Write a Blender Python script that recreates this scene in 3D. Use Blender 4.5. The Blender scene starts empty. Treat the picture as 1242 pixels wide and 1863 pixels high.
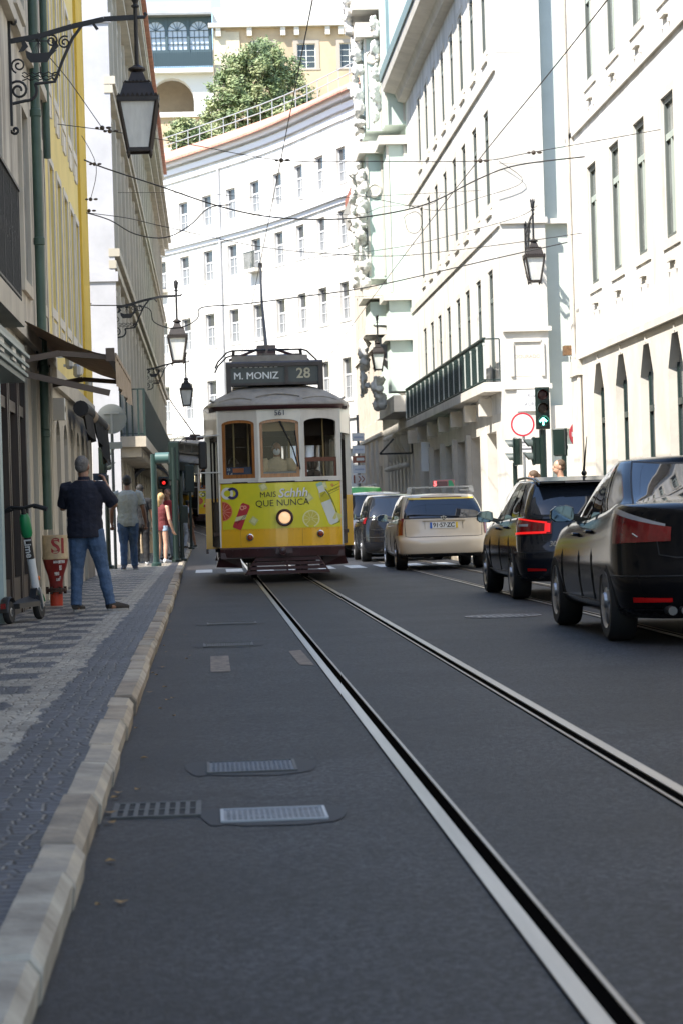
import bpy, bmesh, math, random
import numpy as np
from mathutils import Vector, Matrix, Euler, noise as mnoise
random.seed(7)
PI = math.pi
scene = bpy.context.scene
C = scene.collection
# ---------------------------------------------------------------- camera model
FPX, CAMH = 4400.0, 1.07
ROLL, YAW, PIT = math.radians(1.7), math.atan(241/FPX), math.atan(6/FPX)
def cam_basis():
    f0 = Vector((math.sin(YAW), math.cos(YAW), 0)); r0 = Vector((math.cos(YAW), -math.sin(YAW), 0)); u0 = Vector((0, 0, 1))
    f = f0*math.cos(PIT)+u0*math.sin(PIT); u = u0*math.cos(PIT)-f0*math.sin(PIT)
    s, c = math.sin(ROLL), math.cos(ROLL)
    return c*r0-s*u, s*r0+c*u, f
RV, UV, FV = cam_basis()
def at(x, y, X=None, Y=None, Z=None):
    """real-world point seen at a photograph position, on a known plane"""
    d = FV+RV*((x-621)/FPX)-UV*((y-931.5)/FPX)
    t = X/d.x if X is not None else (Y/d.y if Y is not None else (Z-CAMH)/d.z)
    return Vector((d.x*t, d.y*t, CAMH+d.z*t))
def gz(y):
    if y < 85: return 0.0
    if y < 125: return .001*(y-85)**2
    return 1.6+.08*(y-125)
# ---------------------------------------------------------------- materials
MATS = {}
def M(name, c, r=.6, metal=0.0, n=0, amt=.2, c2=None, bump=0, bs=60, coat=0, spec=.5, emit=0, sx=(1,1,1), alpha=None):
    if name in MATS: return MATS[name]
    m = bpy.data.materials.new(name); m.use_nodes = True
    nt = m.node_tree; b = nt.nodes['Principled BSDF']
    b.inputs['Base Color'].default_value = (*c, 1); b.inputs['Roughness'].default_value = r
    b.inputs['Metallic'].default_value = metal; b.inputs['Coat Weight'].default_value = coat
    b.inputs['Coat Roughness'].default_value = .02
    b.inputs['Specular IOR Level'].default_value = spec
    if emit:
        b.inputs['Emission Color'].default_value = (*c, 1); b.inputs['Emission Strength'].default_value = emit
    if n or bump:
        geo = nt.nodes.new('ShaderNodeNewGeometry'); mp = nt.nodes.new('ShaderNodeMapping')
        mp.inputs['Scale'].default_value = sx
        nt.links.new(geo.outputs['Position'], mp.inputs['Vector'])
    if n:
        t = nt.nodes.new('ShaderNodeTexNoise'); t.inputs['Scale'].default_value = n; t.inputs['Detail'].default_value = 7
        t.inputs['Roughness'].default_value = .65
        rp = nt.nodes.new('ShaderNodeValToRGB')
        d = c2 or tuple(x*(1-amt) for x in c)
        rp.color_ramp.elements[0].position = .34; rp.color_ramp.elements[1].position = .62
        rp.color_ramp.elements[0].color = (*d, 1); rp.color_ramp.elements[1].color = (*c, 1)
        nt.links.new(mp.outputs[0], t.inputs['Vector']); nt.links.new(t.outputs['Fac'], rp.inputs['Fac'])
        nt.links.new(rp.outputs['Color'], b.inputs['Base Color'])
    if bump:
        t2 = nt.nodes.new('ShaderNodeTexNoise'); t2.inputs['Scale'].default_value = bs; t2.inputs['Detail'].default_value = 4
        bp = nt.nodes.new('ShaderNodeBump'); bp.inputs['Strength'].default_value = bump; bp.inputs['Distance'].default_value = .01
        nt.links.new(mp.outputs[0], t2.inputs['Vector']); nt.links.new(t2.outputs['Fac'], bp.inputs['Height'])
        nt.links.new(bp.outputs[0], b.inputs['Normal'])
    MATS[name] = m
    return m
def glass_clear(name='clear_glass', tint=(.86, .9, .9)):
    if name in MATS: return MATS[name]
    m = bpy.data.materials.new(name); m.use_nodes = True; nt = m.node_tree; nt.nodes.clear()
    o = nt.nodes.new('ShaderNodeOutputMaterial'); mx = nt.nodes.new('ShaderNodeMixShader')
    tr = nt.nodes.new('ShaderNodeBsdfTransparent'); gl = nt.nodes.new('ShaderNodeBsdfGlossy'); fr = nt.nodes.new('ShaderNodeFresnel')
    tr.inputs[0].default_value = (*tint, 1); gl.inputs['Roughness'].default_value = .02; fr.inputs[0].default_value = 1.32
    nt.links.new(fr.outputs[0], mx.inputs[0]); nt.links.new(tr.outputs[0], mx.inputs[1]); nt.links.new(gl.outputs[0], mx.inputs[2])
    nt.links.new(mx.outputs[0], o.inputs[0]); MATS[name] = m
    return m
# ---------------------------------------------------------------- objects
def tag(o, label=None, cat=None, group=None, kind=None):
    if label: o['label'] = label
    if cat: o['category'] = cat
    if group: o['group'] = group
    if kind: o['kind'] = kind
    return o
def thing(name, label, cat, loc=(0, 0, 0), rz=0, group=None):
    o = bpy.data.objects.new(name, None); C.objects.link(o); o.location = loc; o.rotation_euler = (0, 0, rz)
    o.empty_display_size = .2
    return tag(o, label, cat, group)
def copy_tree(o, parent=None):
    c = o.copy(); C.objects.link(c)
    if parent: c.parent = parent
    for ch in list(o.children): copy_tree(ch, c)
    return c
def link_mesh(name, me, parent=None, mw=None):
    o = bpy.data.objects.new(name, me); C.objects.link(o)
    if parent: o.parent = parent
    if mw is not None: o.matrix_local = mw
    return o
def free(o, label, cat, group=None):
    """a thing fixed to a wall or roof but a thing of its own"""
    m = o.parent.matrix_basis @ o.matrix_basis; o.parent = None; o.matrix_basis = m
    return tag(o, label, cat, group)
class MB:
    def __init__(s): s.v = []; s.f = []; s.mi = []; s.m = 0
    def add(s, vs, fs):
        b = len(s.v); s.v += [tuple(v) for v in vs]
        for f in fs: s.f.append([b+i for i in f]); s.mi.append(s.m)
        return s
    def box(s, x0, x1, y0, y1, z0, z1, mat=None):
        vs = [Vector((x, y, z)) for z in (z0, z1) for y in (y0, y1) for x in (x0, x1)]
        if mat is not None: vs = [mat @ v for v in vs]
        return s.add(vs, [(0, 2, 3, 1), (4, 5, 7, 6), (0, 1, 5, 4), (2, 6, 7, 3), (0, 4, 6, 2), (1, 3, 7, 5)])
    def bar(s, a, b, w, h=None, up=(0, 0, 1)):
        """rectangular bar from a to b"""
        a, b = Vector(a), Vector(b); h = h or w; d = (b-a).normalized(); up = Vector(up)
        if abs(d.dot(up)) > .98: up = Vector((0, 1, 0))
        r = d.cross(up).normalized()*w/2; u = r.cross(d).normalized()*h/2
        vs = [p+i*r+j*u for p in (a, b) for i, j in ((-1, -1), (1, -1), (1, 1), (-1, 1))]
        return s.add(vs, [(3, 2, 1, 0), (4, 5, 6, 7), (0, 1, 5, 4), (1, 2, 6, 5), (2, 3, 7, 6), (3, 0, 4, 7)])
    def quad(s, *p): return s.add(p, [tuple(range(len(p)))])
    def prism(s, pts, d):
        n = len(pts); d = Vector(d); a = [Vector(p) for p in pts]
        return s.add(a+[p+d for p in a], [tuple(range(n))[::-1], tuple(range(n, 2*n))]+[(i, (i+1) % n, n+(i+1) % n, n+i) for i in range(n)])
    def tube(s, pts, r, n=6, cap=True, closed=False):
        P = [Vector(p) for p in pts]; L = len(P); vs = []; prev = None
        for i, p in enumerate(P):
            t = (P[min(i+1, L-1)]-P[max(i-1, 0)])
            t = t.normalized() if t.length > 1e-9 else Vector((0, 0, 1))
            u = prev if prev is not None else (Vector((0, 0, 1)) if abs(t.z) < .9 else Vector((1, 0, 0)))
            u = (u-t*u.dot(t)); u = u.normalized() if u.length > 1e-6 else t.orthogonal().normalized(); prev = u
            w = t.cross(u); rr = r[i] if isinstance(r, (list, tuple)) else r
            rx, ry = rr if isinstance(rr, tuple) else (rr, rr)
            vs += [p+u*ry*math.cos(2*PI*k/n)+w*rx*math.sin(2*PI*k/n) for k in range(n)]
        fs = [(i*n+k, i*n+(k+1) % n, (i+1)*n+(k+1) % n, (i+1)*n+k) for i in range(L-1) for k in range(n)]
        if cap: fs += [tuple(range(n))[::-1], tuple(range((L-1)*n, L*n))]
        return s.add(vs, fs)
    def lathe(s, prof, n=16, c=(0, 0, 0), axis='z', ph=0, cap=True):
        vs = []; c = Vector(c)
        for r, z in prof:
            for k in range(n):
                a = 2*PI*(k+ph)/n; x, y = r*math.cos(a), r*math.sin(a)
                vs.append(c+(Vector((x, y, z)) if axis == 'z' else Vector((z, x, y)) if axis == 'x' else Vector((x, z, y))))
        L = len(prof)
        fs = [(i*n+k, i*n+(k+1) % n, (i+1)*n+(k+1) % n, (i+1)*n+k) for i in range(L-1) for k in range(n)]
        if cap: fs += [tuple(range(n))[::-1], tuple(range((L-1)*n, L*n))]
        return s.add(vs, fs)
    def ball(s, c, r, n=8, m=6):
        r = r if isinstance(r, (tuple, list)) else (r, r, r); c = Vector(c); vs = []
        for i in range(1, m):
            a = PI*i/m
            for k in range(n):
                b = 2*PI*k/n; vs.append(c+Vector((r[0]*math.sin(a)*math.cos(b), r[1]*math.sin(a)*math.sin(b), r[2]*math.cos(a))))
        vs += [c+Vector((0, 0, r[2])), c-Vector((0, 0, r[2]))]; T = (m-1)*n
        fs = [(i*n+k, (i+1)*n+k, (i+1)*n+(k+1) % n, i*n+(k+1) % n) for i in range(m-2) for k in range(n)]
        fs += [(T, k, (k+1) % n) for k in range(n)]+[(T+1, (m-2)*n+(k+1) % n, (m-2)*n+k) for k in range(n)]
        return s.add(vs, fs)
    def mesh(s, name, mats, smooth=False, recalc=False, ang=40):
        me = bpy.data.meshes.new(name); me.from_pydata([tuple(v) for v in s.v], [], s.f)
        for m in (mats if isinstance(mats, (list, tuple)) else [mats]): me.materials.append(m)
        me.polygons.foreach_set('material_index', s.mi)
        if recalc:
            bm = bmesh.new(); bm.from_mesh(me); bmesh.ops.recalc_face_normals(bm, faces=bm.faces); bm.to_mesh(me); bm.free()
        if smooth:
            me.shade_smooth()
            if ang < 180: me.set_sharp_from_angle(angle=math.radians(ang))
        me.update()
        return me
    def build(s, name, mats, parent=None, smooth=False, mw=None, recalc=False, ang=40, bevel=0):
        o = link_mesh(name, s.mesh(name, mats, smooth, recalc, ang), parent, mw)
        if bevel:
            b = o.modifiers.new('bevel', 'BEVEL'); b.width = bevel; b.segments = 2; b.limit_method = 'ANGLE'
        return o
def text(name, s, size, m, parent, mw, ext=.003, bold=0, shear=0, align='CENTER', sp=1.0):
    cu = bpy.data.curves.new(name, 'FONT'); cu.body = s; cu.size = size; cu.extrude = ext; cu.offset = bold; cu.shear = shear
    cu.align_x = align; cu.align_y = 'CENTER'; cu.space_character = sp; cu.resolution_u = 3
    o = bpy.data.objects.new(name, cu); C.objects.link(o)
    dg = bpy.context.evaluated_depsgraph_get(); me = bpy.data.meshes.new_from_object(o.evaluated_get(dg))
    bpy.data.objects.remove(o); bpy.data.curves.remove(cu)
    me.materials.clear(); me.materials.append(m)
    return link_mesh(name, me, parent, mw)
def text_into(mb, s, size, mw, bold=0, shear=0, ext=.003, sp=1.0):
    """lettering printed on a part: added to that part's own mesh"""
    o = text('tmp', s, size, next(iter(MATS.values())), None, None, ext, bold, shear, 'CENTER', sp); me = o.data
    mb.add([mw @ v.co for v in me.vertices], [tuple(p.vertices) for p in me.polygons])
    bpy.data.objects.remove(o); bpy.data.meshes.remove(me)
def FACE(x, y, z, d='-y'):
    """matrix for lettering that faces along d"""
    r = {'-y': Matrix.Rotation(PI/2, 4, 'X'), '-x': Matrix.Rotation(-PI/2, 4, 'Z') @ Matrix.Rotation(PI/2, 4, 'X'),
         '+x': Matrix.Rotation(PI/2, 4, 'Z') @ Matrix.Rotation(PI/2, 4, 'X')}[d]
    return Matrix.Translation((x, y, z)) @ r
def apply_mods(o):
    dg = bpy.context.evaluated_depsgraph_get(); me = bpy.data.meshes.new_from_object(o.evaluated_get(dg))
    old = o.data; o.modifiers.clear(); o.data = me; bpy.data.meshes.remove(old)
    return o
def fuse(mb, name, m, parent=None, voxel=.01, smooth=3, mw=None, folds=0):
    """one continuous skin over overlapping volumes"""
    o = mb.build(name, m, None, recalc=True)
    r = o.modifiers.new('r', 'REMESH'); r.mode = 'VOXEL'; r.voxel_size = voxel
    if smooth:
        k = o.modifiers.new('s', 'SMOOTH'); k.factor = .5; k.iterations = smooth
    apply_mods(o)
    if folds:
        me = o.data; nrm = [v.normal.copy() for v in me.vertices]
        for v, nn in zip(me.vertices, nrm):
            p = v.co; q = Vector((p.x*9, p.y*9, p.z*16)); k = mnoise.noise(q)+.6*mnoise.noise(q*2.1+Vector((3, 1, 7)))
            v.co = p+nn*(folds*k)
    o.data.shade_smooth(); o.data.materials.clear(); o.data.materials.append(m)
    if parent: o.parent = parent
    if mw is not None: o.matrix_local = mw
    return o
def arc(c, r, a0, a1, n=10, plane='xz'):
    out = []
    for i in range(n+1):
        a = math.radians(a0+(a1-a0)*i/n); u, w = r*math.cos(a), r*math.sin(a)
        out.append((c[0]+u, c[1], c[2]+w) if plane == 'xz' else (c[0]+u, c[1]+w, c[2]))
    return out
def spiral(c, r0, r1, a0, turns, n=22):
    out = []
    for i in range(n+1):
        t = i/n; a = math.radians(a0)+turns*2*PI*t; r = r0+(r1-r0)*t
        out.append((c[0]+r*math.cos(a), c[1], c[2]+r*math.sin(a)))
    return out
# ---------------------------------------------------------------- palette
WHITE = M('white_plaster', (.74, .72, .69), .8, n=1.3, c2=(.50, .48, .44), bump=.25, bs=24, sx=(1, 1, .3))
WSTONE = M('pale_limestone', (.66, .62, .55), .75, n=1.3, amt=.2, bump=.25, bs=25)
GSTONE = M('weathered_plaster', (.60, .56, .48), .85, n=2.6, c2=(.25, .225, .19), bump=.6, bs=18, sx=(1, 1, .22))
BSTONE = M('beige_stone', (.56, .51, .42), .8, n=1.1, amt=.25, bump=.25, bs=20, sx=(1, 1, .5))
YELLOW = M('yellow_plaster', (.78, .63, .24), .85, n=1.0, amt=.14, bump=.2, bs=25)
OCHRE = M('ochre_plaster', (.66, .45, .06), .85, n=1.2, amt=.15)
MINT = M('mint_plaster', (.57, .67, .61), .8, n=1.0, amt=.12)
PALYEL = M('palace_plaster', (.56, .43, .28), .85, n=.35, c2=(.40, .31, .21))
ROOF = M('red_tile', (.55, .22, .13), .8, n=2.5, amt=.4, bump=.6, bs=8)
DGREEN = M('dark_green_paint', (.018, .038, .034), .45, n=4, amt=.35)
TLGREEN = M('signal_green', (.006, .017, .0135), .35, n=3, amt=.25)
IRON = M('black_iron', (.012, .012, .013), .5)
WFRAME = M('white_frame', (.7, .7, .66), .5)
GFRAME = M('pale_green_frame', (.40, .45, .40), .5)
PANE = M('window_pane', (.05, .06, .065), .06)
PANEL = M('curtained_pane', (.27, .29, .275), .12, n=1.5, amt=.5)
GREY = M('grey_metal', (.3, .31, .32), .4, .6)
STEEL = M('rail_steel', (.42, .39, .345), .34, .85, n=7, amt=.35, sx=(1, .05, 1))
DARK = M('dark_void', (.008, .008, .008), .8)
LANT = M('lantern_bronze', (.028, .02, .016), .5, n=9, amt=.4)
FROST = M('frosted_pane', (.8, .8, .75), .35, n=5, amt=.25, sx=(1, 1, .3))
RUBBER = M('rubber', (.012, .012, .013), .75)
# ================================================================ SETTING: ground, road, pavements, track
def kerbx(y):
    return float(np.interp(y, [0, 5, 10, 14, 30, 53, 80, 110], [-.40, -.41, -.43, -.45, -.48, -.58, -.62, -.75]))
def asphalt():
    m = bpy.data.materials.new('asphalt'); m.use_nodes = True; nt = m.node_tree; b = nt.nodes['Principled BSDF']
    N = nt.nodes.new; L = nt.links.new
    g = N('ShaderNodeNewGeometry'); sep = N('ShaderNodeSeparateXYZ'); L(g.outputs['Position'], sep.inputs[0])
    n1 = N('ShaderNodeTexNoise'); n1.inputs['Scale'].default_value = .8; n1.inputs['Detail'].default_value = 6
    n2 = N('ShaderNodeTexNoise'); n2.inputs['Scale'].default_value = 110; n2.inputs['Detail'].default_value = 3
    v = N('ShaderNodeTexVoronoi'); v.inputs['Scale'].default_value = 70
    for t in (n1, n2, v): L(g.outputs['Position'], t.inputs['Vector'])
    r1 = N('ShaderNodeValToRGB'); r1.color_ramp.elements[0].color = (.0068, .0066, .0068, 1); r1.color_ramp.elements[1].color = (.0165, .0165, .0178, 1)
    r1.color_ramp.elements[0].position = .3; r1.color_ramp.elements[1].position = .7; L(n1.outputs['Fac'], r1.inputs[0])
    r2 = N('ShaderNodeValToRGB'); r2.color_ramp.elements[0].color = (.1, .1, .1, 1); r2.color_ramp.elements[1].color = (5.5, 5.5, 5.6, 1)
    r2.color_ramp.elements[0].position = .35; r2.color_ramp.elements[1].position = .95
    L(v.outputs['Color'], r2.inputs[0])
    mx = N('ShaderNodeMix'); mx.data_type = 'RGBA'; mx.blend_type = 'MULTIPLY'; mx.inputs[0].default_value = .8
    L(r1.outputs[0], mx.inputs[6]); L(r2.outputs[0], mx.inputs[7])
    # tyre-polished lanes, repair joints and hairline cracks
    wv = N('ShaderNodeMath'); wv.operation = 'SINE'; ws = N('ShaderNodeMath'); ws.operation = 'MULTIPLY_ADD'; ws.inputs[1].default_value = 4.2; ws.inputs[2].default_value = .6
    L(sep.outputs[0], ws.inputs[0]); L(ws.outputs[0], wv.inputs[0])
    lm = N('ShaderNodeMapRange'); lm.inputs[1].default_value = -1; lm.inputs[2].default_value = 1; lm.inputs[3].default_value = .84; lm.inputs[4].default_value = 1.12; L(wv.outputs[0], lm.inputs[0])
    cr = N('ShaderNodeTexVoronoi'); cr.feature = 'DISTANCE_TO_EDGE'; cr.inputs['Scale'].default_value = .38; cm_ = N('ShaderNodeVectorMath'); cm_.operation = 'MULTIPLY_ADD'; cm_.inputs[1].default_value = (1.5, 1.5, 0)
    nq = N('ShaderNodeTexNoise'); nq.inputs['Scale'].default_value = 1.7; nq.inputs['Detail'].default_value = 5; L(g.outputs['Position'], nq.inputs['Vector']); L(nq.outputs['Color'], cm_.inputs[0]); L(g.outputs['Position'], cm_.inputs[2]); L(cm_.outputs[0], cr.inputs['Vector'])
    ck = N('ShaderNodeMapRange'); ck.inputs[1].default_value = .0; ck.inputs[2].default_value = .014; ck.inputs[3].default_value = .35; ck.inputs[4].default_value = 1; L(cr.outputs['Distance'], ck.inputs[0])
    pt = N('ShaderNodeTexVoronoi'); pt.inputs['Scale'].default_value = .3; pt.distance = 'CHEBYCHEV'; L(g.outputs['Position'], pt.inputs['Vector'])
    ps = N('ShaderNodeSeparateColor'); L(pt.outputs['Color'], ps.inputs[0]); pm = N('ShaderNodeMapRange'); pm.inputs[3].default_value = .78; pm.inputs[4].default_value = 1.18; L(ps.outputs[0], pm.inputs[0])
    k1 = N('ShaderNodeMath'); k1.operation = 'MULTIPLY'; L(lm.outputs[0], k1.inputs[0]); L(ck.outputs[0], k1.inputs[1])
    k2 = N('ShaderNodeMath'); k2.operation = 'MULTIPLY'; L(k1.outputs[0], k2.inputs[0]); L(pm.outputs[0], k2.inputs[1])
    mx9 = N('ShaderNodeMix'); mx9.data_type = 'RGBA'; mx9.blend_type = 'MULTIPLY'; mx9.inputs[0].default_value = 1; L(mx.outputs[2], mx9.inputs[6]); L(k2.outputs[0], mx9.inputs[7]); mx = mx9
    # brownish dust and oil along the gutter
    mr = N('ShaderNodeMapRange'); mr.inputs[1].default_value = -.5; mr.inputs[2].default_value = .25; mr.inputs[3].default_value = .75; mr.inputs[4].default_value = 0
    L(sep.outputs[0], mr.inputs[0])
    mu = N('ShaderNodeMath'); mu.operation = 'MULTIPLY'; L(mr.outputs[0], mu.inputs[0]); L(n1.outputs['Fac'], mu.inputs[1])
    mx2 = N('ShaderNodeMix'); mx2.data_type = 'RGBA'; mx2.inputs[7].default_value = (.05, .034, .022, 1)
    L(mu.outputs[0], mx2.inputs[0]); L(mx.outputs[2], mx2.inputs[6]); L(mx2.outputs[2], b.inputs['Base Color'])
    b.inputs['Roughness'].default_value = .6; b.inputs['Specular IOR Level'].default_value = .27
    bp = N('ShaderNodeBump'); bp.inputs['Strength'].default_value = .55; bp.inputs['Distance'].default_value = .008
    L(n2.outputs['Fac'], bp.inputs['Height'])
    L(bp.outputs[0], b.inputs['Normal']); MATS['asphalt'] = m
    return m
def paving():
    """small limestone and basalt cobbles: dark edge band, white line, then dark and white blocks"""
    m = bpy.data.materials.new('mosaic_paving'); m.use_nodes = True; nt = m.node_tree; b = nt.nodes['Principled BSDF']
    N = nt.nodes.new; L = nt.links.new
    g = N('ShaderNodeNewGeometry'); sep = N('ShaderNodeSeparateXYZ')
    nz = N('ShaderNodeTexNoise'); nz.inputs['Scale'].default_value = 3.2; nz.inputs['Detail'].default_value = 3; L(g.outputs['Position'], nz.inputs['Vector'])
    mp0 = N('ShaderNodeMapping'); mp0.inputs['Scale'].default_value = (1, .45, 1); L(g.outputs['Position'], mp0.inputs['Vector'])
    wob = N('ShaderNodeVectorMath'); wob.operation = 'MULTIPLY_ADD'; wob.inputs[1].default_value = (.2, .5, 0)
    L(nz.outputs['Color'], wob.inputs[0]); L(g.outputs['Position'], wob.inputs[2]); L(wob.outputs[0], sep.inputs[0])
    ck = N('ShaderNodeMapping'); ck.inputs['Scale'].default_value = (1/.31, 1/.62, 0); ck.inputs['Location'].default_value = (.2, 0, .5); ck.inputs['Rotation'].default_value = (0, 0, .0); L(wob.outputs[0], ck.inputs['Vector'])
    gt = N('ShaderNodeTexChecker'); gt.inputs['Scale'].default_value = 1; gt.inputs['Color1'].default_value = (0, 0, 0, 1); gt.inputs['Color2'].default_value = (1, 1, 1, 1); L(ck.outputs[0], gt.inputs['Vector'])
    # x bands measured from the kerb
    def step(edge):
        k = N('ShaderNodeMath'); k.operation = 'LESS_THAN'; k.inputs[1].default_value = edge; L(sep.outputs[0], k.inputs[0]); return k
    inner = step(-1.0); line = step(-.78)
    a = N('ShaderNodeMath'); a.operation = 'MULTIPLY'; L(inner.outputs[0], a.inputs[0]); L(gt.outputs[0], a.inputs[1])
    sb = N('ShaderNodeMath'); sb.operation = 'SUBTRACT'; L(line.outputs[0], sb.inputs[0]); L(inner.outputs[0], sb.inputs[1])
    w = N('ShaderNodeMath'); w.operation = 'ADD'; L(a.outputs[0], w.inputs[0]); L(sb.outputs[0], w.inputs[1])
    vo = N('ShaderNodeTexVoronoi'); vo.inputs['Scale'].default_value = 14; vo.inputs['Randomness'].default_value = .65
    L(g.outputs['Position'], vo.inputs['Vector'])
    rw = N('ShaderNodeMix'); rw.data_type = 'RGBA'; rw.inputs[6].default_value = (.24, .21, .165, 1); rw.inputs[7].default_value = (.50, .45, .37, 1); L(vo.outputs['Color'], rw.inputs[0])
    rd = N('ShaderNodeMix'); rd.data_type = 'RGBA'; rd.inputs[6].default_value = (.035, .036, .042, 1); rd.inputs[7].default_value = (.10, .10, .115, 1); L(vo.outputs['Color'], rd.inputs[0])
    mx = N('ShaderNodeMix'); mx.data_type = 'RGBA'; L(w.outputs[0], mx.inputs[0]); L(rd.outputs[2], mx.inputs[6]); L(rw.outputs[2], mx.inputs[7])
    ve = N('ShaderNodeTexVoronoi'); ve.feature = 'DISTANCE_TO_EDGE'; ve.inputs['Scale'].default_value = 14; ve.inputs['Randomness'].default_value = .65
    L(g.outputs['Position'], ve.inputs['Vector'])
    je = N('ShaderNodeMapRange'); je.inputs[1].default_value = 0; je.inputs[2].default_value = .12; je.inputs[3].default_value = .35; je.inputs[4].default_value = 1; L(ve.outputs['Distance'], je.inputs[0])
    m2 = N('ShaderNodeMix'); m2.data_type = 'RGBA'; m2.blend_type = 'MULTIPLY'; m2.inputs[0].default_value = 1; L(mx.outputs[2], m2.inputs[6]); L(je.outputs[0], m2.inputs[7])
    n5 = N('ShaderNodeTexNoise'); n5.inputs['Scale'].default_value = 1.1; n5.inputs['Detail'].default_value = 5; L(g.outputs['Position'], n5.inputs['Vector'])
    r5 = N('ShaderNodeMapRange'); r5.inputs[1].default_value = .3; r5.inputs[2].default_value = .7; r5.inputs[3].default_value = .55; r5.inputs[4].default_value = 1.1; L(n5.outputs['Fac'], r5.inputs[0])
    m3 = N('ShaderNodeMix'); m3.data_type = 'RGBA'; m3.blend_type = 'MULTIPLY'; m3.inputs[0].default_value = 1; L(m2.outputs[2], m3.inputs[6]); L(r5.outputs[0], m3.inputs[7])
    L(m3.outputs[2], b.inputs['Base Color']); b.inputs['Roughness'].default_value = .5
    bp = N('ShaderNodeBump'); bp.inputs['Strength'].default_value = .8; bp.inputs['Distance'].default_value = .012; L(je.outputs[0], bp.inputs['Height']); L(bp.outputs[0], b.inputs['Normal'])
    MATS['paving'] = m
    return m
ASPH, PAVE = asphalt(), paving()
GROUND = M('earth', (.2, .18, .15), .9, n=.2, amt=.3)
mb = MB(); mb.quad((-900, -60, -.3), (900, -60, -.3), (900, 1600, -.3), (-900, 1600, -.3)); tag(mb.build('ground', GROUND), kind='structure')
ys = [-8]+list(range(-4, 186, 3))
def strip(name, mat, fx0, fx1, dz, y0, y1, step=3.0):
    mb = MB(); n = max(1, int((y1-y0)/step)); r = []
    for i in range(n+1):
        y = y0+(y1-y0)*i/n; z = gz(y)+dz; r += [(fx0(y), y, z), (fx1(y), y, z)]
    mb.add(r, [(2*i, 2*i+1, 2*i+3, 2*i+2) for i in range(n)])
    return tag(mb.build(name, mat), kind='structure')
bend = lambda y: -.0035*max(0, y-88)**2
strip('road', ASPH, lambda y: kerbx(y)-.14+bend(y), lambda y: 5.42, 0, -8, 185, 1.5)
strip('side_street', ASPH, lambda y: -40, lambda y: -14, .002, 44.6, 55)
LPAV = strip('pavement', PAVE, lambda y: -2.6+bend(y), lambda y: kerbx(y)-.105+bend(y), .1, -8, 130, 2)
mb = MB(); mb.quad((-14, 44.2, .096), (-2.3, 44.2, .096), (-2.3, 55.6, .096), (-14, 55.6, .096)); tag(mb.build('pavement', PAVE), kind='structure')
RPAVE = M('right_paving', (.42, .38, .32), .7, n=3, amt=.35, bump=.6, bs=14)
strip('pavement', RPAVE, lambda y: 5.55, lambda y: 7.3, .1, -8, 150, 3)
mb = MB(); mb.quad((7.2, 45.5, .096), (40, 45.5, .096), (40, 56.6, .096), (7.2, 56.6, .096)); tag(mb.build('pavement', RPAVE), kind='structure')
# kerbs: a row of worn limestone blocks with open joints
KERB = M('kerb_limestone', (.43, .345, .24), .65, n=3.5, c2=(.24, .20, .155), bump=.7, bs=22)
KERB2 = M('kerb_brownish', (.35, .27, .18), .65, n=4, c2=(.15, .115, .08), bump=.7, bs=22); KERB3 = M('kerb_greyer', (.40, .34, .255), .65, n=4, c2=(.20, .16, .115), bump=.7, bs=22)
def kerb(fx, w, y0, y1, side, jit):
    mb = MB(); y = y0; rnd = random.Random(3)
    while y < y1:
        ln = rnd.choice((.75, 1.05, 1.3, .9, .6)) if y < 40 else 1.6
        e = .003+rnd.random()*.004; dz = rnd.uniform(-.012, .014)*jit; dx = rnd.uniform(-.014, .014)*jit; a, b_ = y+e, y+ln-e
        ch = .014
        sec = lambda yy: [(fx(yy)+dx+bend(yy)*(side > 0), -.05), (fx(yy)+dx+side*.012+bend(yy)*(side > 0), .075+dz), (fx(yy)+dx-side*(ch)+bend(yy)*(side > 0), .108+dz), (fx(yy)+dx-side*w+bend(yy)*(side > 0), .112+dz*.5), (fx(yy)-side*w+bend(yy)*(side > 0), -.05)]
        ring = []; mb.m = rnd.choice((0, 0, 1, 2))
        for yy, k in ((a, .012), (a+.012, 0), (b_-.012, 0), (b_, .012)):
            s_ = sec(yy); ring += [(x, yy, z+gz(yy)-(k if z > 0 else 0)) for x, z in s_]
        mb.add(ring, [(4, 3, 2, 1, 0), (15, 16, 17, 18, 19)]+[(i*5+j, i*5+(j+1) % 5, (i+1)*5+(j+1) % 5, (i+1)*5+j) for i in range(3) for j in range(5)])
        y += ln
    return tag(mb.build('kerb', [KERB, KERB2, KERB3], smooth=False, recalc=True), kind='structure')
kerb(kerbx, .11, -2, 108, 1, .6)
kerb(lambda y: 5.42, .15, 0, 120, -1, .3)
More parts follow.
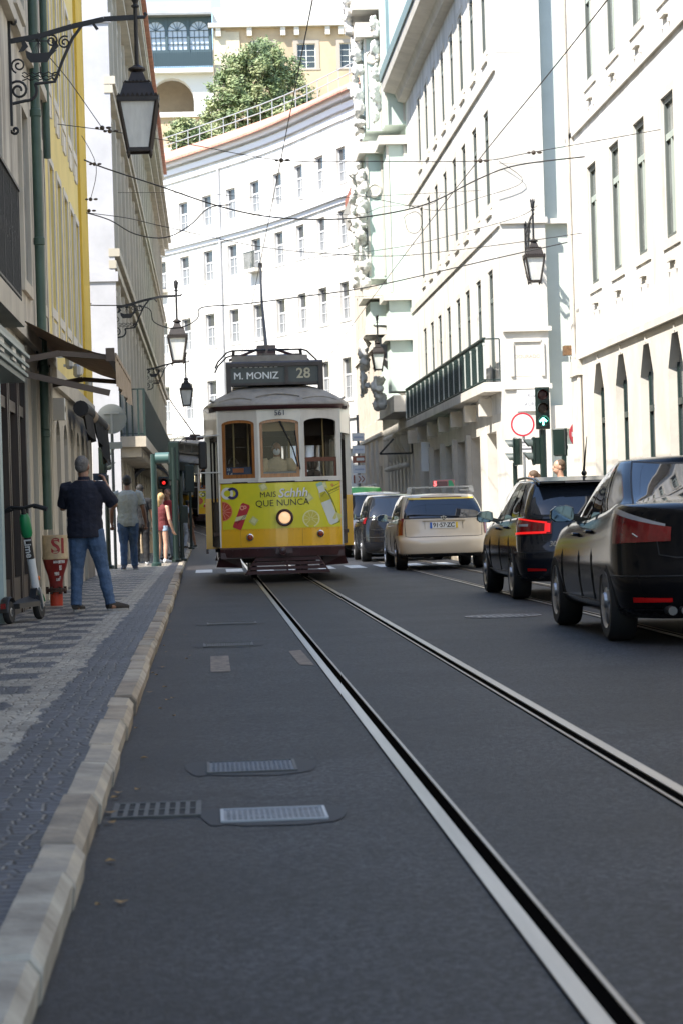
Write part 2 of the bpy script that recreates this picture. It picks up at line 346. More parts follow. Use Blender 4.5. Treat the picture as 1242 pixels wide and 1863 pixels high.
# tram tracks: wide polished head, flat strip blackened for the groove's shade, thin guard lip
GROOVE = M('rail_groove', (.004, .0035, .003), 1, spec=0)
LIP = M('rail_lip', (.42, .36, .29), .4, .8, n=9, amt=.4, sx=(1, .08, 1))
def track(label, xc, y1):
    t = thing('tram_track', label, 'tram track', (xc, 10, 0), 0, 'tram tracks set in the road')
    for sgn in (-1, 1):
        mb = MB(); yy = [-3, 6, 14, 25, 40, 60, 80]+[84+3*i for i in range(14)]
        yy = [y for y in yy if y <= y1]
        def rib(a, b_, z, mi):
            mb.m = mi; r = []
            for y in yy:
                cx = xc*0+bend(y)*1.0; lo, hi = sorted((sgn*a, sgn*b_))
                r += [(cx+lo, y-10, gz(y)-.02), (cx+lo, y-10, gz(y)+z), (cx+hi, y-10, gz(y)+z), (cx+hi, y-10, gz(y)-.02)]
            mb.add(r, [(i*4+k, i*4+k+1, (i+1)*4+k+1, (i+1)*4+k) for i in range(len(yy)-1) for k in range(3)])
        rib(.450, .500, .009, 0); rib(.404, .452, .0035, 1); rib(.390, .404, .008, 2); rib(.496, .502, .0035, 1); rib(.385, .390, .0035, 1)
        mb.build('rail', [STEEL, GROOVE, LIP], t)
    return t
track('pair of worn steel tram rails running under the yellow tram', 1.25, 126)
track('pair of steel tram rails passing under the parked row of cars', 4.25, 126)
# covers, drain and paint
def slab_thing(name, label, cat, x0, x1, y0, y1, mat, rib=None, group=None, frame=GREY, patch=None):
    t = thing(name, label, cat, ((x0+x1)/2, (y0+y1)/2, 0), 0, group); w, d = (x1-x0)/2, (y1-y0)/2
    if patch:
        mb = MB(); n = 22; px = [(math.copysign(abs(math.cos(a))**.5, math.cos(a))*(w+patch)*(1+.06*math.sin(3*a)), math.copysign(abs(math.sin(a))**.5, math.sin(a))*(d+.1)*(1+.08*math.cos(5*a)+.1*math.sin(7*a+x0*9)), .003) for a in [2*PI*i/n for i in range(n)]]
        mb.quad(*px); mb.build('asphalt_patch', M('old_patch', (.016, .017, .02), .7), t)
    mb = MB(); e = .012
    for a in ((-w, w, -d, -d+e), (-w, w, d-e, d), (-w, -w+e, -d+e, d-e), (w-e, w, -d+e, d-e)): mb.box(a[0], a[1], a[2], a[3], -.02, .009)
    mb.build('frame', frame, t)
    mb = MB()
    if rib == 'bars':
        mb.m = 1; mb.box(-w+e, w-e, -d+e, d-e, -.02, .004); mb.m = 0; nx = 9
        for i in range(nx): x = -w+e+(2*w-2*e)*i/(nx-1); mb.box(x-.008, x+.008, -d+e, d-e, .004, .008)
        for y in (-d*.02, -d+.02, d-.02): mb.box(-w+e, w-e, y-.012, y+.012, .0042, .0078)
    else:
        mb.box(-w+e, w-e, -d+e, d-e, -.02, .005)
        nx, ny = max(6, int(w*2/.022)), max(4, int(d*2/.03))
        for i in range(nx):
            for j in range(ny):
                x = -w+.02+(2*w-.04)*(i+.5)/nx; y = -d+.02+(2*d-.04)*(j+.5)/ny; s_ = .006
                mb.box(x-s_, x+s_, y-s_*1.3, y+s_*1.3, .005, .008)
    mb.build('grating' if rib else 'plate', [mat, DARK], t)
    return t
PLATE = M('worn_cover_steel', (.19, .19, .20), .45, .6, n=12, amt=.4)
GRATE = M('drain_iron', (.085, .08, .07), .55, .5, n=15, amt=.4)
slab_thing('drain_grate', 'slotted iron gully grate against the left kerb stones', 'drain', -.385, -.06, 8.72, 9.16, GRATE, 'bars', frame=GRATE)
slab_thing('utility_cover', 'pale rectangular steel chequer cover beside the gully grate', 'cover', .01, .39, 8.5, 8.86, PLATE, patch=.07)
slab_thing('utility_cover', 'dull grey steel cover just beyond the gully grate', 'cover', -.04, .34, 10.15, 10.6, M('dull_cover', (.09, .1, .12), .5, .5, n=10, amt=.4), patch=.09, frame=GRATE)
slab_thing('utility_cover', 'thin dark cover strip in the road between the photographer and the tram', 'cover', -.05, .45, 24.4, 24.9, GRATE, patch=.12, frame=GRATE)
slab_thing('utility_cover', 'dark cover in the asphalt beyond the beige paint patch', 'cover', -.08, .34, 20.2, 20.75, GRATE, patch=.1, frame=GRATE)
t = thing('manhole_cover', 'round iron manhole cover in the road beside the black sedan', 'manhole cover', (2.93, 24.3, 0))
mb = MB(); mb.lathe([(.33, -.02), (.33, .006), (.36, .006), (.36, .009), (.39, .009), (.39, -.02)], 28); mb.build('ring', PLATE, t)
mb = MB(); mb.lathe([(.329, -.02), (.329, .006)], 28)
for i in range(9):
    for j in range(9):
        x, y = -.28+.07*i, -.28+.07*j
        if x*x+y*y < .085: mb.box(x-.02, x+.02, y-.02, y+.02, .006, .01)
mb.build('lid', PLATE, t)
PAINT = M('road_paint', (.62, .62, .6), .6, n=6, amt=.45)
PAINT2 = M('worn_beige_paint', (.24, .19, .15), .7, n=14, c2=(.06, .055, .05))
mb = MB()
for p in ((-.02, .12, 16.9, 18.85),): mb.quad((p[0], p[2], .004), (p[1], p[2], .004), (p[1], p[3], .004), (p[0], p[3], .004))
tag(mb.build('road_marking', PAINT2), kind='structure')
mb = MB(); mb.quad((.62, 17.4, .004), (.72, 17.3, .004), (.70, 19.3, .004), (.6, 19.2, .004)); tag(mb.build('road_marking', PAINT2), kind='structure')
mb = MB()
for i in range(9):
    x = -.3+i*.62; mb.quad((x, 48.4, .0045), (x+.34, 48.4, .0045), (x+.34, 51.2, .0045), (x, 51.2, .0045))
tag(mb.build('road_marking', PAINT), kind='structure')
# a few leaves and scraps in the gutter
LEAF = M('dry_leaf', (.3, .17, .05), .8)
mb = MB()
for i in range(26):
    y = random.uniform(6, 26); x = kerbx(y)+.03+random.random()**2*.25; a = random.random()*6; s_ = random.uniform(.008, .02)
    mb.quad(*[(x+s_*math.cos(a+k*PI/2)*(1.6 if k % 2 else 1), y+s_*1.4*math.sin(a+k*PI/2), .008+.006*(k % 2)) for k in range(4)])
tag(mb.build('leaf_litter', LEAF), kind='stuff')
# ================================================================ BUILDINGS
def wall(mb, L, z0, z1, ops, depth=.22, mw=Matrix(), u0=0, sur=0, sw=.16, front=0, back=True):
    """wall in the local plane y=front (outside is -y) with real openings and reveals; ops: (u0,u1,z0,z1,kind,rise)"""
    T = lambda u, y, z: mw @ Vector((u, y, z))
    us = sorted({u0, u0+L} | {o[0] for o in ops} | {o[1] for o in ops}); zs = sorted({z0, z1} | {o[2] for o in ops} | {o[3] for o in ops})
    m0 = mb.m
    for i in range(len(us)-1):
        run = None
        for j in range(len(zs)-1):
            uc, zc = (us[i]+us[i+1])/2, (zs[j]+zs[j+1])/2
            hole = any(o[0] < uc < o[1] and o[2] < zc < o[3] for o in ops)
            if not hole:
                run = [zs[j], zs[j+1]] if run is None else [run[0], zs[j+1]]
            if (hole or j == len(zs)-2) and run:
                a, b = us[i], us[i+1]
                mb.quad(T(a, front, run[0]), T(b, front, run[0]), T(b, front, run[1]), T(a, front, run[1])); run = None
    y0, y1 = front, front+depth
    for o in ops:
        a, b, c, d = o[:4]; kind = o[4] if len(o) > 4 else 'flat'; rise = o[5] if len(o) > 5 else .3
        if kind == 'flat': head = [(a, d), (b, d)]
        elif kind == 'cham': head = [(a, d-rise), (a+(b-a)*.3, d), (b-(b-a)*.3, d), (b, d-rise)]
        else:
            n = 10; head = [((a+b)/2-(b-a)/2*math.cos(PI*k/n), d-rise+rise*math.sin(PI*k/n)) for k in range(n+1)]
        if kind != 'flat':
            for k in range(len(head)-1):
                p, q = head[k], head[k+1]
                if d-min(p[1], q[1]) > 1e-6:
                    pts = [T(p[0], y0, p[1]), T(q[0], y0, q[1]), T(q[0], y0, d), T(p[0], y0, d)]
                    pts = [x for n_, x in enumerate(pts) if not any((x-y).length < 1e-6 for y in pts[:n_])]
                    if len(pts) > 2: mb.quad(*pts)
        loop = [(a, c)]+head+[(b, c)]
        for k in range(len(loop)):
            p, q = loop[k], loop[(k+1) % len(loop)]
            if abs(p[0]-q[0])+abs(p[1]-q[1]) > 1e-6:
                mb.quad(T(p[0], y0, p[1]), T(q[0], y0, q[1]), T(q[0], y1, q[1]), T(p[0], y1, p[1]))
        if back:
            mb.quad(T(a, y1, c), T(b, y1, c), T(b, y1, d), T(a, y1, d))
        if sur:
            mb.m = 1; e = sw; f = front
            def bx(a_, b_, c_, d_):
                vs = [T(x, y, z) for z in (c_, d_) for y in (f-sur, f-.001) for x in (a_, b_)]
                mb.add(vs, [(4, 5, 7, 6), (0, 1, 5, 4), (0, 4, 6, 2), (1, 3, 7, 5), (0, 2, 3, 1)])
            bx(a-e, a, c, d+e); bx(b, b+e, c, d+e); bx(a, b, d, d+e)
            if c > 2: bx(a-e-.05, b+e+.05, c-.14, c)
            mb.m = m0
WIN = {}
def window_meshes(w, h, style):
    k = (round(w, 3), round(h, 3), style)
    if k in WIN: return WIN[k]
    fm, pm, cols, rows, tr = {'sash': (WFRAME, PANE, 2, 3, 0), 'pale': (GFRAME, PANEL, 2, 1, .72), 'white': (WFRAME, PANEL, 2, 2, .7),
        'green': (DGREEN, PANE, 2, 2, .72), 'shut': (M('grey_white_frame', (.5, .5, .5), .5), M('shutter_pane', (.2, .21, .22), .2), 2, 2, .6), 'slit': (M('dull_green_frame', (.14, .17, .155), .5), PANE, 2, 1, .74), 'dark': (M('brown_frame', (.03, .016, .01), .5), PANE, 1, 1, .75), 'palace': (WFRAME, PANE, 2, 4, 0)}[style]
    mb = MB(); e = .06; d = .05
    mb.box(0, e, 0, d, 0, h); mb.box(w-e, w, 0, d, 0, h); mb.box(e, w-e, 0, d, 0, e); mb.box(e, w-e, 0, d, h-e, h)
    top = h-e
    if tr: mb.box(e, w-e, -.008, d-.002, h*tr-.05, h*tr+.05); top = h*tr-.05
    for i in range(1, cols): x = e+(w-2*e)*i/cols; mb.box(x-.035, x+.035, -.004, d-.004, e, top)
    for j in range(1, rows): z = e+(top-e)*j/rows; mb.box(e, w-e, .004, d-.006, z-.018, z+.018)
    if style in ('pale', 'slit'):                        # dark outer frame round the sashes
        for b_ in ((-.005, .085, 0, h), (w-.07, w+.005, 0, h), (.085, w-.07, h-.09, h), (.085, w-.07, 0, .07)): mb.m = 1; mb.box(b_[0], b_[1], -.012, d+.002, b_[2], b_[3])
    f = mb.mesh('window', [fm, M('dark_window_frame', (.10, .115, .105), .5)])
    mb = MB(); mb.quad((e, .03, e), (w-e, .03, e), (w-e, .03, h-e), (e, .03, h-e)); p = mb.mesh('pane', pm)
    if style == 'shut':                                   # dim fanlight above, closed inner shutters below
        mb = MB(); mb.quad((e, .03, e), (w-e, .03, e), (w-e, .03, top), (e, .03, top)); mb.m = 1; mb.quad((e, .03, top), (w-e, .03, top), (w-e, .03, h-e), (e, .03, h-e)); p = mb.mesh('pane', [MATS['shutter_pane'], M('dim_pane', (.05, .055, .06), .1)])
    WIN[k] = (f, p); return WIN[k]
def put_window(par, u, z, w, h, style, depth=.15, mw=Matrix(), name='window'):
    f, p = window_meshes(w, h, style)
    a = link_mesh(name, f, par, mw @ Matrix.Translation((u, depth, z))); link_mesh('pane', p, a)
    return a
def railing(mb, a, b, z0, z1, step=.12, r=.009, solid=False):
    a, b = Vector(a), Vector(b); n = max(1, int((b-a).length/step))
    mb.bar((a.x, a.y, z1), (b.x, b.y, z1), .05, .03); mb.bar((a.x, a.y, z0+.06), (b.x, b.y, z0+.06), .025, .02)
    for i in range(n+1):
        p = a.lerp(b, i/n); mb.bar((p.x, p.y, z0), (p.x, p.y, z1), r*2.6 if i % 8 == 0 else r*2)
def building(name, label, loc, rz): return thing(name, label, 'building', loc, rz)
def shell(mb, L, z0, z1, D, u0=0, y=0):
    """the other three sides and the top of a block behind its street wall"""
    mb.quad((u0, y, z0), (u0, y, z1), (u0, y+D, z1), (u0, y+D, z0)); mb.quad((u0+L, y, z0), (u0+L, y+D, z0), (u0+L, y+D, z1), (u0+L, y, z1))
    mb.quad((u0, y+D, z0), (u0, y+D, z1), (u0+L, y+D, z1), (u0+L, y+D, z0)); mb.quad((u0, y, z1), (u0+L, y, z1), (u0+L, y+D, z1), (u0, y+D, z1))
# ---- left: weathered grey house, Y 2..33.3 (the part nearer than the frame still shades the road)
A0 = 2.0
bA = building('weathered_house', 'grey weathered plaster house with green shutters at the left edge', (-2.1, A0, 0), PI/2)
opsA = []; wA = []
g = lambda y: y-A0
for y in (5, 9, 13, 17, 21): opsA += [(g(y), g(y+1.2), .1, 2.9), (g(y), g(y+1.1), 3.5, 5.8), (g(y), g(y+1.1), 7.3, 9.4)]
opsA += [(g(24.3), g(28.15), .1, 2.95), (g(28.75), g(29.6), .1, 2.9), (g(31.05), g(32.1), .1, 2.75), (g(24.35), g(25.6), 3.45, 5.85, 'arch', .25)]
for y in (28.55, 31.15): opsA += [(g(y), g(y+.95), 3.95, 6.0), (g(y), g(y+.95), 7.3, 9.4)]
opsA += [(g(25.0), g(26.1), 7.3, 9.4)]
mb = MB(); wall(mb, g(33.3), -.2, 15.6, opsA, .25, sur=.045, sw=.17); shell(mb, g(33.3), -.2, 15.6, 12)
mb.m = 1
for u in (g(28.2), g(29.75), g(32.3)): mb.box(u, u+.42, -.05, -.0005, .1, 3.15)
mb.box(g(2), g(33.3), -.09, -.0005, 3.2, 3.36); mb.box(g(2), g(33.3), -.09, -.0005, 6.75, 6.9)
mb.build('wall', [GSTONE, BSTONE], bA)
for o in opsA:
    if o[2] > 3: put_window(bA, o[0], o[2], o[1]-o[0], o[3]-o[2]-(.06 if len(o) > 4 else 0), 'green', .1)
for y in (28.75, 31.05):
    mb = MB(); w = .85 if y < 30 else 1.05; mb.box(0, w, 0, .05, 0, 2.65)
    mb.m = 1
    for i in (0, 1):
        for k in (0, 1): mb.box(.07+i*w/2, w/2-.05+i*w/2, -.015, 0, .15+k*1.3, 1.2+k*1.3)
    mb.build('door', [DGREEN, M('green_panel', (.014, .035, .03), .4)], bA, mw=Matrix.Translation((g(y), .16, .1)))
# shopfront of dark wood with glass
WOOD = M('dark_wood', (.035, .018, .011), .45, n=5, amt=.5, sx=(4, 4, .6))
mb = MB()
for y in (24.3, 25.55, 25.75, 26.9, 27.1, 28.03): mb.box(g(y), g(y+.12), -.02, .14, .1, 2.95)
mb.box(g(24.42), g(28.03), 0, .12, 2.3, 2.42); mb.box(g(24.42), g(28.03), .0, .12, .1, .5)
sf = mb.build('shopfront', WOOD, bA)
mb = MB(); mb.quad((g(24.4), .09, .5), (g(28.05), .09, .5), (g(28.05), .09, 2.9), (g(24.4), .09, 2.9)); mb.build('glazing', M('shop_glass', (.05, .065, .07), .04), sf)
mb = MB(); mb.box(g(24.0), g(24.3), -.06, .02, .1, 2.95); mb.build('pale_panel', M('pale_blue_panel', (.33, .42, .42), .5), sf)
# balcony at the frame edge with iron railing, and the lit-box shop sign below it
mb = MB(); mb.box(g(19.2), g(23.5), -.38, -.001, 2.98, 3.2); bal = mb.build('balcony', BSTONE, bA)
mb = MB(); railing(mb, (g(19.25), -.35), (g(23.45), -.35), 3.2, 4.3, .1); railing(mb, (g(23.45), -.35), (g(23.45), -.01), 3.2, 4.3, .1)
for i in range(10): mb.tube(spiral((g(20.4+.32*i), -.35, 3.75), .1, .02, 90, 1.5, 14), .007, 4)
mb.build('railing', IRON, bal)
mb = MB(); mb.box(g(19.0), g(23.6), -.36, -.02, 2.45, 2.8)
mb.m = 1
for k in range(3): mb.box(g(19.0), g(23.63), -.39-.01*k, -.36, 2.5+.09*k, 2.53+.09*k)
mb.m = 2
for y in (20.6, 21.9, 23.0): mb.box(g(y), g(y+.4), -.38, -.365, 2.56, 2.68)
mb.build('shop_sign', [M('teal_sign', (.06, .10, .105), .4), M('teal_trim', (.12, .18, .18), .35), WFRAME], bA)
free(bA.children[-1] if False else [o for o in bA.children if o.name.startswith('shop_sign')][0], 'dark teal boxed shop sign under the iron balcony at the left edge', 'shop sign')
# downpipe
mb = MB(); mb.tube([(g(30.3), -.09, 1.0), (g(30.3), -.09, 15.5)], .06, 12)
for z in (2.2, 3.0, 4.6, 6.2, 8, 10): mb.lathe([(.06, -.05), (.072, -.04), (.072, .04), (.06, .05)], 12, (g(30.3), -.09, z))
mb.build('downpipe', M('green_pipe', (.05, .10, .075), .45, n=2.2, amt=.35), bA, smooth=True)
mb = MB(); mb.tube([(g(32.75), -.07, 6), (g(32.75), -.07, 15.5)], .05, 10); mb.build('downpipe', MATS['green_pipe'], bA, smooth=True)
mb = MB()
rnd = random.Random(5)
for y, z in ((30.6, 2.9), (30.75, 2.6), (29.95, 3.1)): mb.tube(spiral((g(y), -.05, z), .16, .10, 20, 2.4, 26), .006, 4)
for y in (30.55, 31.0, 32.5): mb.tube([(g(y)+.05*math.sin(z*2.1+y), -.03, z) for z in np.arange(2.2, 9, .35)], .008, 4)
mb.build('loose_cable', IRON, bA)
# ---- yellow house, Y 33.3..44.4
bY = building('yellow_house', 'yellow plaster house with an ochre corner strip beyond the green pipe', (-2.1, 33.3, 0), PI/2)
opsY = []; cols = (33.95, 35.75, 37.5, 39.2, 40.75)
for y in cols: opsY += [(y-33.3, y-32.35, 4.1, 6.15), (y-33.3, y-32.35, 7.35, 9.4)]
opsG = [(y-33.3+.05, y-32.35+.05, .1, 2.55, 'arch', .3) for y in cols]
mb = MB(); wall(mb, 11.1, 3.2, 12.3, opsY, .12, sur=.02, sw=.1); shell(mb, 11.1, -.2, 12.3, 10)
mb.m = 1
for y in cols:
    for a, b in ((3.6, 3.9), (6.85, 7.15)): mb.box(y-33.3+.2, y-32.57, -.022, -.0005, a, b)
    for s_ in (-.09, .95):
        for a, b in ((6.9, 7.2), (3.65, 3.96)): mb.box(y-33.3+s_, y-33.3+s_+.09, -.021, -.0005, a, b)
mb.m = 2; mb.box(8.75, 11.1, -.05, -.0005, 3.2, 12.3); mb.box(10.98, 11.12, -.052, .4, 3.2, 12.3)
mb.m = 3; wall(mb, 11.1, -.2, 3.2, opsG, .3)
mb.box(-.0, 11.15, -.08, -.0005, 2.95, 3.2)
mb.build('wall', [YELLOW, WSTONE, OCHRE, BSTONE], bY)
for o in opsY: put_window(bY, o[0], o[2], o[1]-o[0], o[3]-o[2], 'sash', .05)
for o in opsG: put_window(bY, o[0], o[2], o[1]-o[0], o[3]-o[2]-.05, 'dark', .2, name='door')
mb = MB()
mb.prism([(-.35, -.45, 12.3), (-.35, .2, 12.42), (-.35, 5, 15), (-.35, 10, 12.3)], (11.6, 0, 0)); mb.build('roof', ROOF, bY)
for u in (1.0, 3.0, 6.5):
    mb = MB(); mb.lathe([(.035, 0), (.06, .04), (.06, .16), (.03, .2)], 8); mb.box(-.02, .02, -.02, .2, .16, .2); free(mb.build('wall_lamp', GREY, bY, mw=Matrix.Translation((u, -.2, 3.25))), 'small grey wall lamp on the ledge of the yellow house', 'wall lamp', 'wall lamps on the yellow house ledge')
mb = MB(); mb.box(-.14, .14, -.16, 0, 0, .3); mb.m = 1; mb.lathe([(.05, -.165), (.02, -.17)], 10, (0, 0, .15), 'y'); free(mb.build('alarm_box', [WFRAME, DARK], bY, mw=Matrix.Translation((.25, 0, 2.5))), 'pale box with a dark round grille on the wall beside the green pipe', 'alarm box')
# ---- long beige block beyond the side street, Y 55.3..121.5
bL = building('long_beige_block', 'long shaded beige block with close pilasters and a green balcony rail', (-2.1, 55.3, 0), PI/2)
opsL = []; LP = 3.0; ncol = 22
for i in range(ncol):
    u = .75+i*LP; opsL += [(u, u+1.35, .1, 2.6), (u, u+1.2, 3.35, 6.2), (u, u+1.2, 7.75, 10.3), (u, u+1.2, 11.3, 13.6)]
mb = MB(); wall(mb, 66.5, -.5, 18.5, opsL, .3)
mb.m = 1
for i in range(ncol+1):
    u = -.02+i*LP
    for k in (0, .68): 
        mb.box(u+k*.5, u+k*.5+.18, -.13, -.0005, 3.2, 6.75); mb.box(u+k*.5, u+k*.5+.18, -.13, -.0005, 7.3, 10.75); mb.box(u+k*.5, u+k*.5+.18, -.13, -.0005, 11.2, 14.3)
    if i < ncol:
        for z in (6.35, 10.42, 13.72): mb.box(u+.65, u+2.05, -.1, -.0005, z, z+.14)
        mb.box(u, u+.6, -.06, -.0005, .1, 2.75)
for z, p in ((6.85, .17), (7.12, .25), (10.85, .2), (11.05, .26), (14.4, .3), (14.7, .5), (15.0, .62), (18.2, .35)): mb.box(-.1, 66.6, -p, -.0005, z, z+.18)
mb.build('wall', [BSTONE, M('beige_trim', (.56, .51, .41), .8, n=1.2, amt=.25, sx=(1, 1, .4))], bL)
for o in opsL: put_window(bL, o[0], o[2], o[1]-o[0], o[3]-o[2], 'dark' if o[2] < 1 else 'white', .2)
mb = MB(); mb.quad((0, 0, -.5), (0, 0, 18.5), (0, 14, 18.5), (0, 14, -.5)); mb.quad((66.5, 0, -.5), (66.5, 14, -.5), (66.5, 14, 18.5), (66.5, 0, 18.5))
mb.m = 1
for z in (6.55, 12.45): mb.box(-.12, -.001, -.2, 14, z, z+.22)
mb.box(-.08, -.002, -.14, .5, -.5, 18.4)
mb.build('end_wall', [WHITE, M('grey_quoin', (.46, .46, .48), .8, n=1, amt=.15)], bL)
mb = MB(); mb.prism([(-.2, -.5, 18.5), (-.2, -.5, 18.62), (-.2, 7, 22), (-.2, 14, 18.5)], (67, 0, 0)); mb.build('roof', ROOF, bL)
mb = MB(); mb.box(.2, 62, -.72, -.001, 2.78, 3.02)
for i in range(42): mb.box(.35+i*1.48, .35+i*1.48+.3, -.6, -.002, 2.55, 2.779)
bal = mb.build('balcony', M('balcony_stone', (.52, .46, .37), .8, n=2, amt=.25), bL)
mb = MB(); railing(mb, (.25, -.69), (61.9, -.69), 3.02, 4.1, .14, .016); railing(mb, (.25, -.69), (.25, -.02), 3.02, 4.1, .12, .02)
mb.m = 1; mb.box(.27, 61.9, -.672, -.668, 3.1, 4.05)
mb.build('railing', [DGREEN, M('green_mesh_panel', (.05, .11, .09), .6, n=6, amt=.4)], bal)
# ---- right: near white building, Y 6..45.6
R0 = 45.6; gr = lambda y: R0-y
bR = building('white_building', 'sunlit white building with angular ground floor arches at the right edge', (7.0, R0, 0), -PI/2)
opsR = []; opsRg = []
for k in range(14):
    c = 42.78-2.37*k; opsR += [(gr(c)-.47, gr(c)+.47, 5.07, 7.2), (gr(c)-.47, gr(c)+.47, 8.72, 10.75), (gr(c)-.47, gr(c)+.47, 12.0, 13.8)]
    opsRg.append((gr(c)-.6, gr(c)+.55, .1, 3.65, 'cham', .5))
mb = MB(); wall(mb, 38, 3.9, 15, opsR, .11, sur=.025, sw=.13); mb.m = 1; wall(mb, 38, -.2, 3.9, opsRg, .19); mb.m = 0; shell(mb, 38, -.2, 15, 14)
mb.m = 1; mb.box(-.02, 38, -.07, -.0005, 3.84, 3.96); mb.box(-.03, .9, -.06, .5, -.2, 3.8); mb.box(-.03, .75, -.05, .5, 3.97, 15)
mb.box(-.1, 1.0, -.11, .5, 3.55, 3.83)
for o in opsR:
    c = (o[0]+o[1])/2
    mb.box(c-.2, c+.2, -.06, -.0005, o[2]-.36, o[2]-.3); mb.box(c-.27, c-.22, -.04, -.0005, o[2]-.5, o[2]-.44); mb.box(c+.3, c+.35, -.04, -.0005, o[2]-.5, o[2]-.44)
for o in opsRg: c = (o[0]+o[1])/2; mb.box(c+1.0, c+1.06, -.03, -.0005, 3.97, 4.5); mb.box(c-.02, c+.02, -.02, -.0005, 3.68, 3.8)
for z in (8.0, 11.4): mb.box(-.02, 38, -.05, -.0005, z, z+.1)
mb.build('wall', [WHITE, WSTONE], bR)
for o in opsR: put_window(bR, o[0], o[2], o[1]-o[0], o[3]-o[2], 'pale', .035)
for o in opsRg: put_window(bR, o[0], o[2], o[1]-o[0], o[3]-o[2]-.02, 'green', .13, name='door')
mb = MB(); mb.box(-.15, 38, -.45, 14, 15, 15.3); mb.build('cornice', WSTONE, bR)
for a_ in ((.95, -.06, .1, 3.5), (.62, -.1, 3.9, 14.8)): mb = MB(); mb.tube([(a_[0], a_[1], a_[2]), (a_[0], a_[1], a_[3])], .035, 8); mb.build('downpipe', WSTONE, bR)
mb = MB(); mb.box(-.1, .14, -.2, -.06, 3.98, 4.16); free(mb.build('junction_box', M('rust_box', (.2, .11, .05), .7, n=20, amt=.6), bR), 'small rusty junction box on the edge of the white building', 'junction box')
# ---- corner block with balcony, Y 56.4..81
S0 = 81.0; gs = lambda y: S0-y
bS = building('corner_building', 'white corner building with a dark green balcony behind the traffic light', (7.0, S0, 0), -PI/2)
opsS = []; ys_ = [at(x, y, X=7.0).y for x, y in ((893, 520), (871, 520), (851, 540), (834, 560), (817, 580), (801, 600), (787, 615), (774, 630))]
for y in ys_:
    u = gs(y); opsS += [(u-.5, u+.5, 4.16, 6.9), (u-.48, u+.48, 8.5, 10.75), (u-.48, u+.48, 12.2, 14.2, 'arch', .45)]
opsSg = [(gs(y)-1.0, gs(y)+1.0, .1, 3.0) for y in (59.3, 62.9, 66.5, 70.1, 73.7, 77.3)]
mb = MB(); wall(mb, 24.6, 3.4, 15, opsS, .11, sur=.02, sw=.14); mb.m = 1; wall(mb, 24.6, -.2, 3.4, opsSg, 1.0)
mb.box(0, 24.62, -.05, -.0005, 7.75, 7.95); mb.box(0, 24.62, -.06, -.0005, 11.4, 11.55)
for y in ys_: u = gs(y); mb.box(u-.55, u+.55, -.05, -.0005, 8.2, 8.32); mb.box(u-.55, u+.55, -.05, -.0005, 11.9, 12.02)
for o in opsSg: mb.box(o[0]-.5, o[0]-.1, -.12, -.0005, .1, 3.1)
for k in range(7): u = .3+3.55*k; mb.box(u, u+.35, -.3, -.001, 3.4, 3.83)
mb.build('wall', [WHITE, WSTONE], bS)
for o in opsS: put_window(bS, o[0], o[2], o[1]-o[0], o[3]-o[2]-(.08 if len(o) > 4 else 0), 'slit', .03)
for o in opsSg: put_window(bS, o[0], o[2], o[1]-o[0], o[3]-o[2], 'dark', .9, name='shop_window')
mb = MB(); mb.prism([(-.2, .0, 14.9), (-.2, -.25, 14.95), (-.2, -.35, 15.2), (-.2, -.75, 15.3), (-.2, -.8, 15.55), (-.2, .2, 15.6)], (25.0, 0, 0)); mb.build('cornice', WSTONE, bS)
mb = MB(); mb.box(-.2, 24.8, -.85, -.7, 15.6, 15.95); mb.prism([(-.2, -.7, 15.6), (-.2, 5, 18), (-.2, 12, 15.6)], (25, 0, 0)); mb.build('roof', M('grey_green_roof', (.16, .22, .21), .5), bS)
mb = MB(); mb.box(1.2, 24.0, -.42, -.001, 3.9, 4.12)
bal = mb.build('balcony', WSTONE, bS)
mb = MB(); railing(mb, (1.25, -.38), (23.95, -.38), 4.12, 5.15, .13, .009); railing(mb, (23.95, -.38), (23.95, -.02), 4.12, 5.15, .18, .012)
mb.bar((1.25, -.38, 5.17), (23.97, -.38, 5.17), .07, .04)
mb.m = 2
for i in range(17): u = 1.25+i*22.7/16; mb.box(u-.028, u+.028, -.41, -.355, 4.2, 5.0)
mb.m = 1; mb.box(1.3, 23.9, -.37, -.362, 4.4, 5.05)
mb.m = 2
for i in range(17): u = 1.25+i*22.7/16; mb.box(u-.034, u+.034, -.42, -.35, 5.0, 5.06)
mb.build('railing', [DGREEN, M('dark_balcony_panel', (.10, .135, .135), .5), M('pale_post', (.5, .52, .48), .6)], bal)
# end wall towards the side street: projecting stone quoin, recessed pale wall, plaque
mb = MB(); E = Matrix.Translation((24.6, 0, 0)) @ Matrix.Rotation(PI/2, 4, 'Z')   # local frame: x into the side street, -y towards the camera
W = lambda x0, x1, y0, y1, z0, z1: mb.box(x0, x1, y0, y1, z0, z1, E)
W(-.008, 1.05, -.12, .3, -.2, 16); mb.m = 1; wall(mb, 14, -.2, 16, [(1.9, 4.2, .1, 2.9), (3.6, 4.8, 4.3, 6.6), (3.6, 4.8, 8.4, 10.4)], .3, E, 1.05, front=.16)
mb.m = 0; W(-.03, 1.1, -.18, -.121, 7.78, 7.92); W(1.06, 15, -.0, .159, 7.78, 7.9); W(-.04, 1.12, -.2, -.121, 5.25, 5.36); W(-.03, 1.1, -.17, -.121, 3.9, 4.02); W(1.06, 15, -.02, .159, 2.95, 3.5)
for z in (1.3, 2.3, 9.2, 10.5, 11.8, 13.1, 14.4): W(.0, 1.052, -.124, -.1199, z, z+.012)
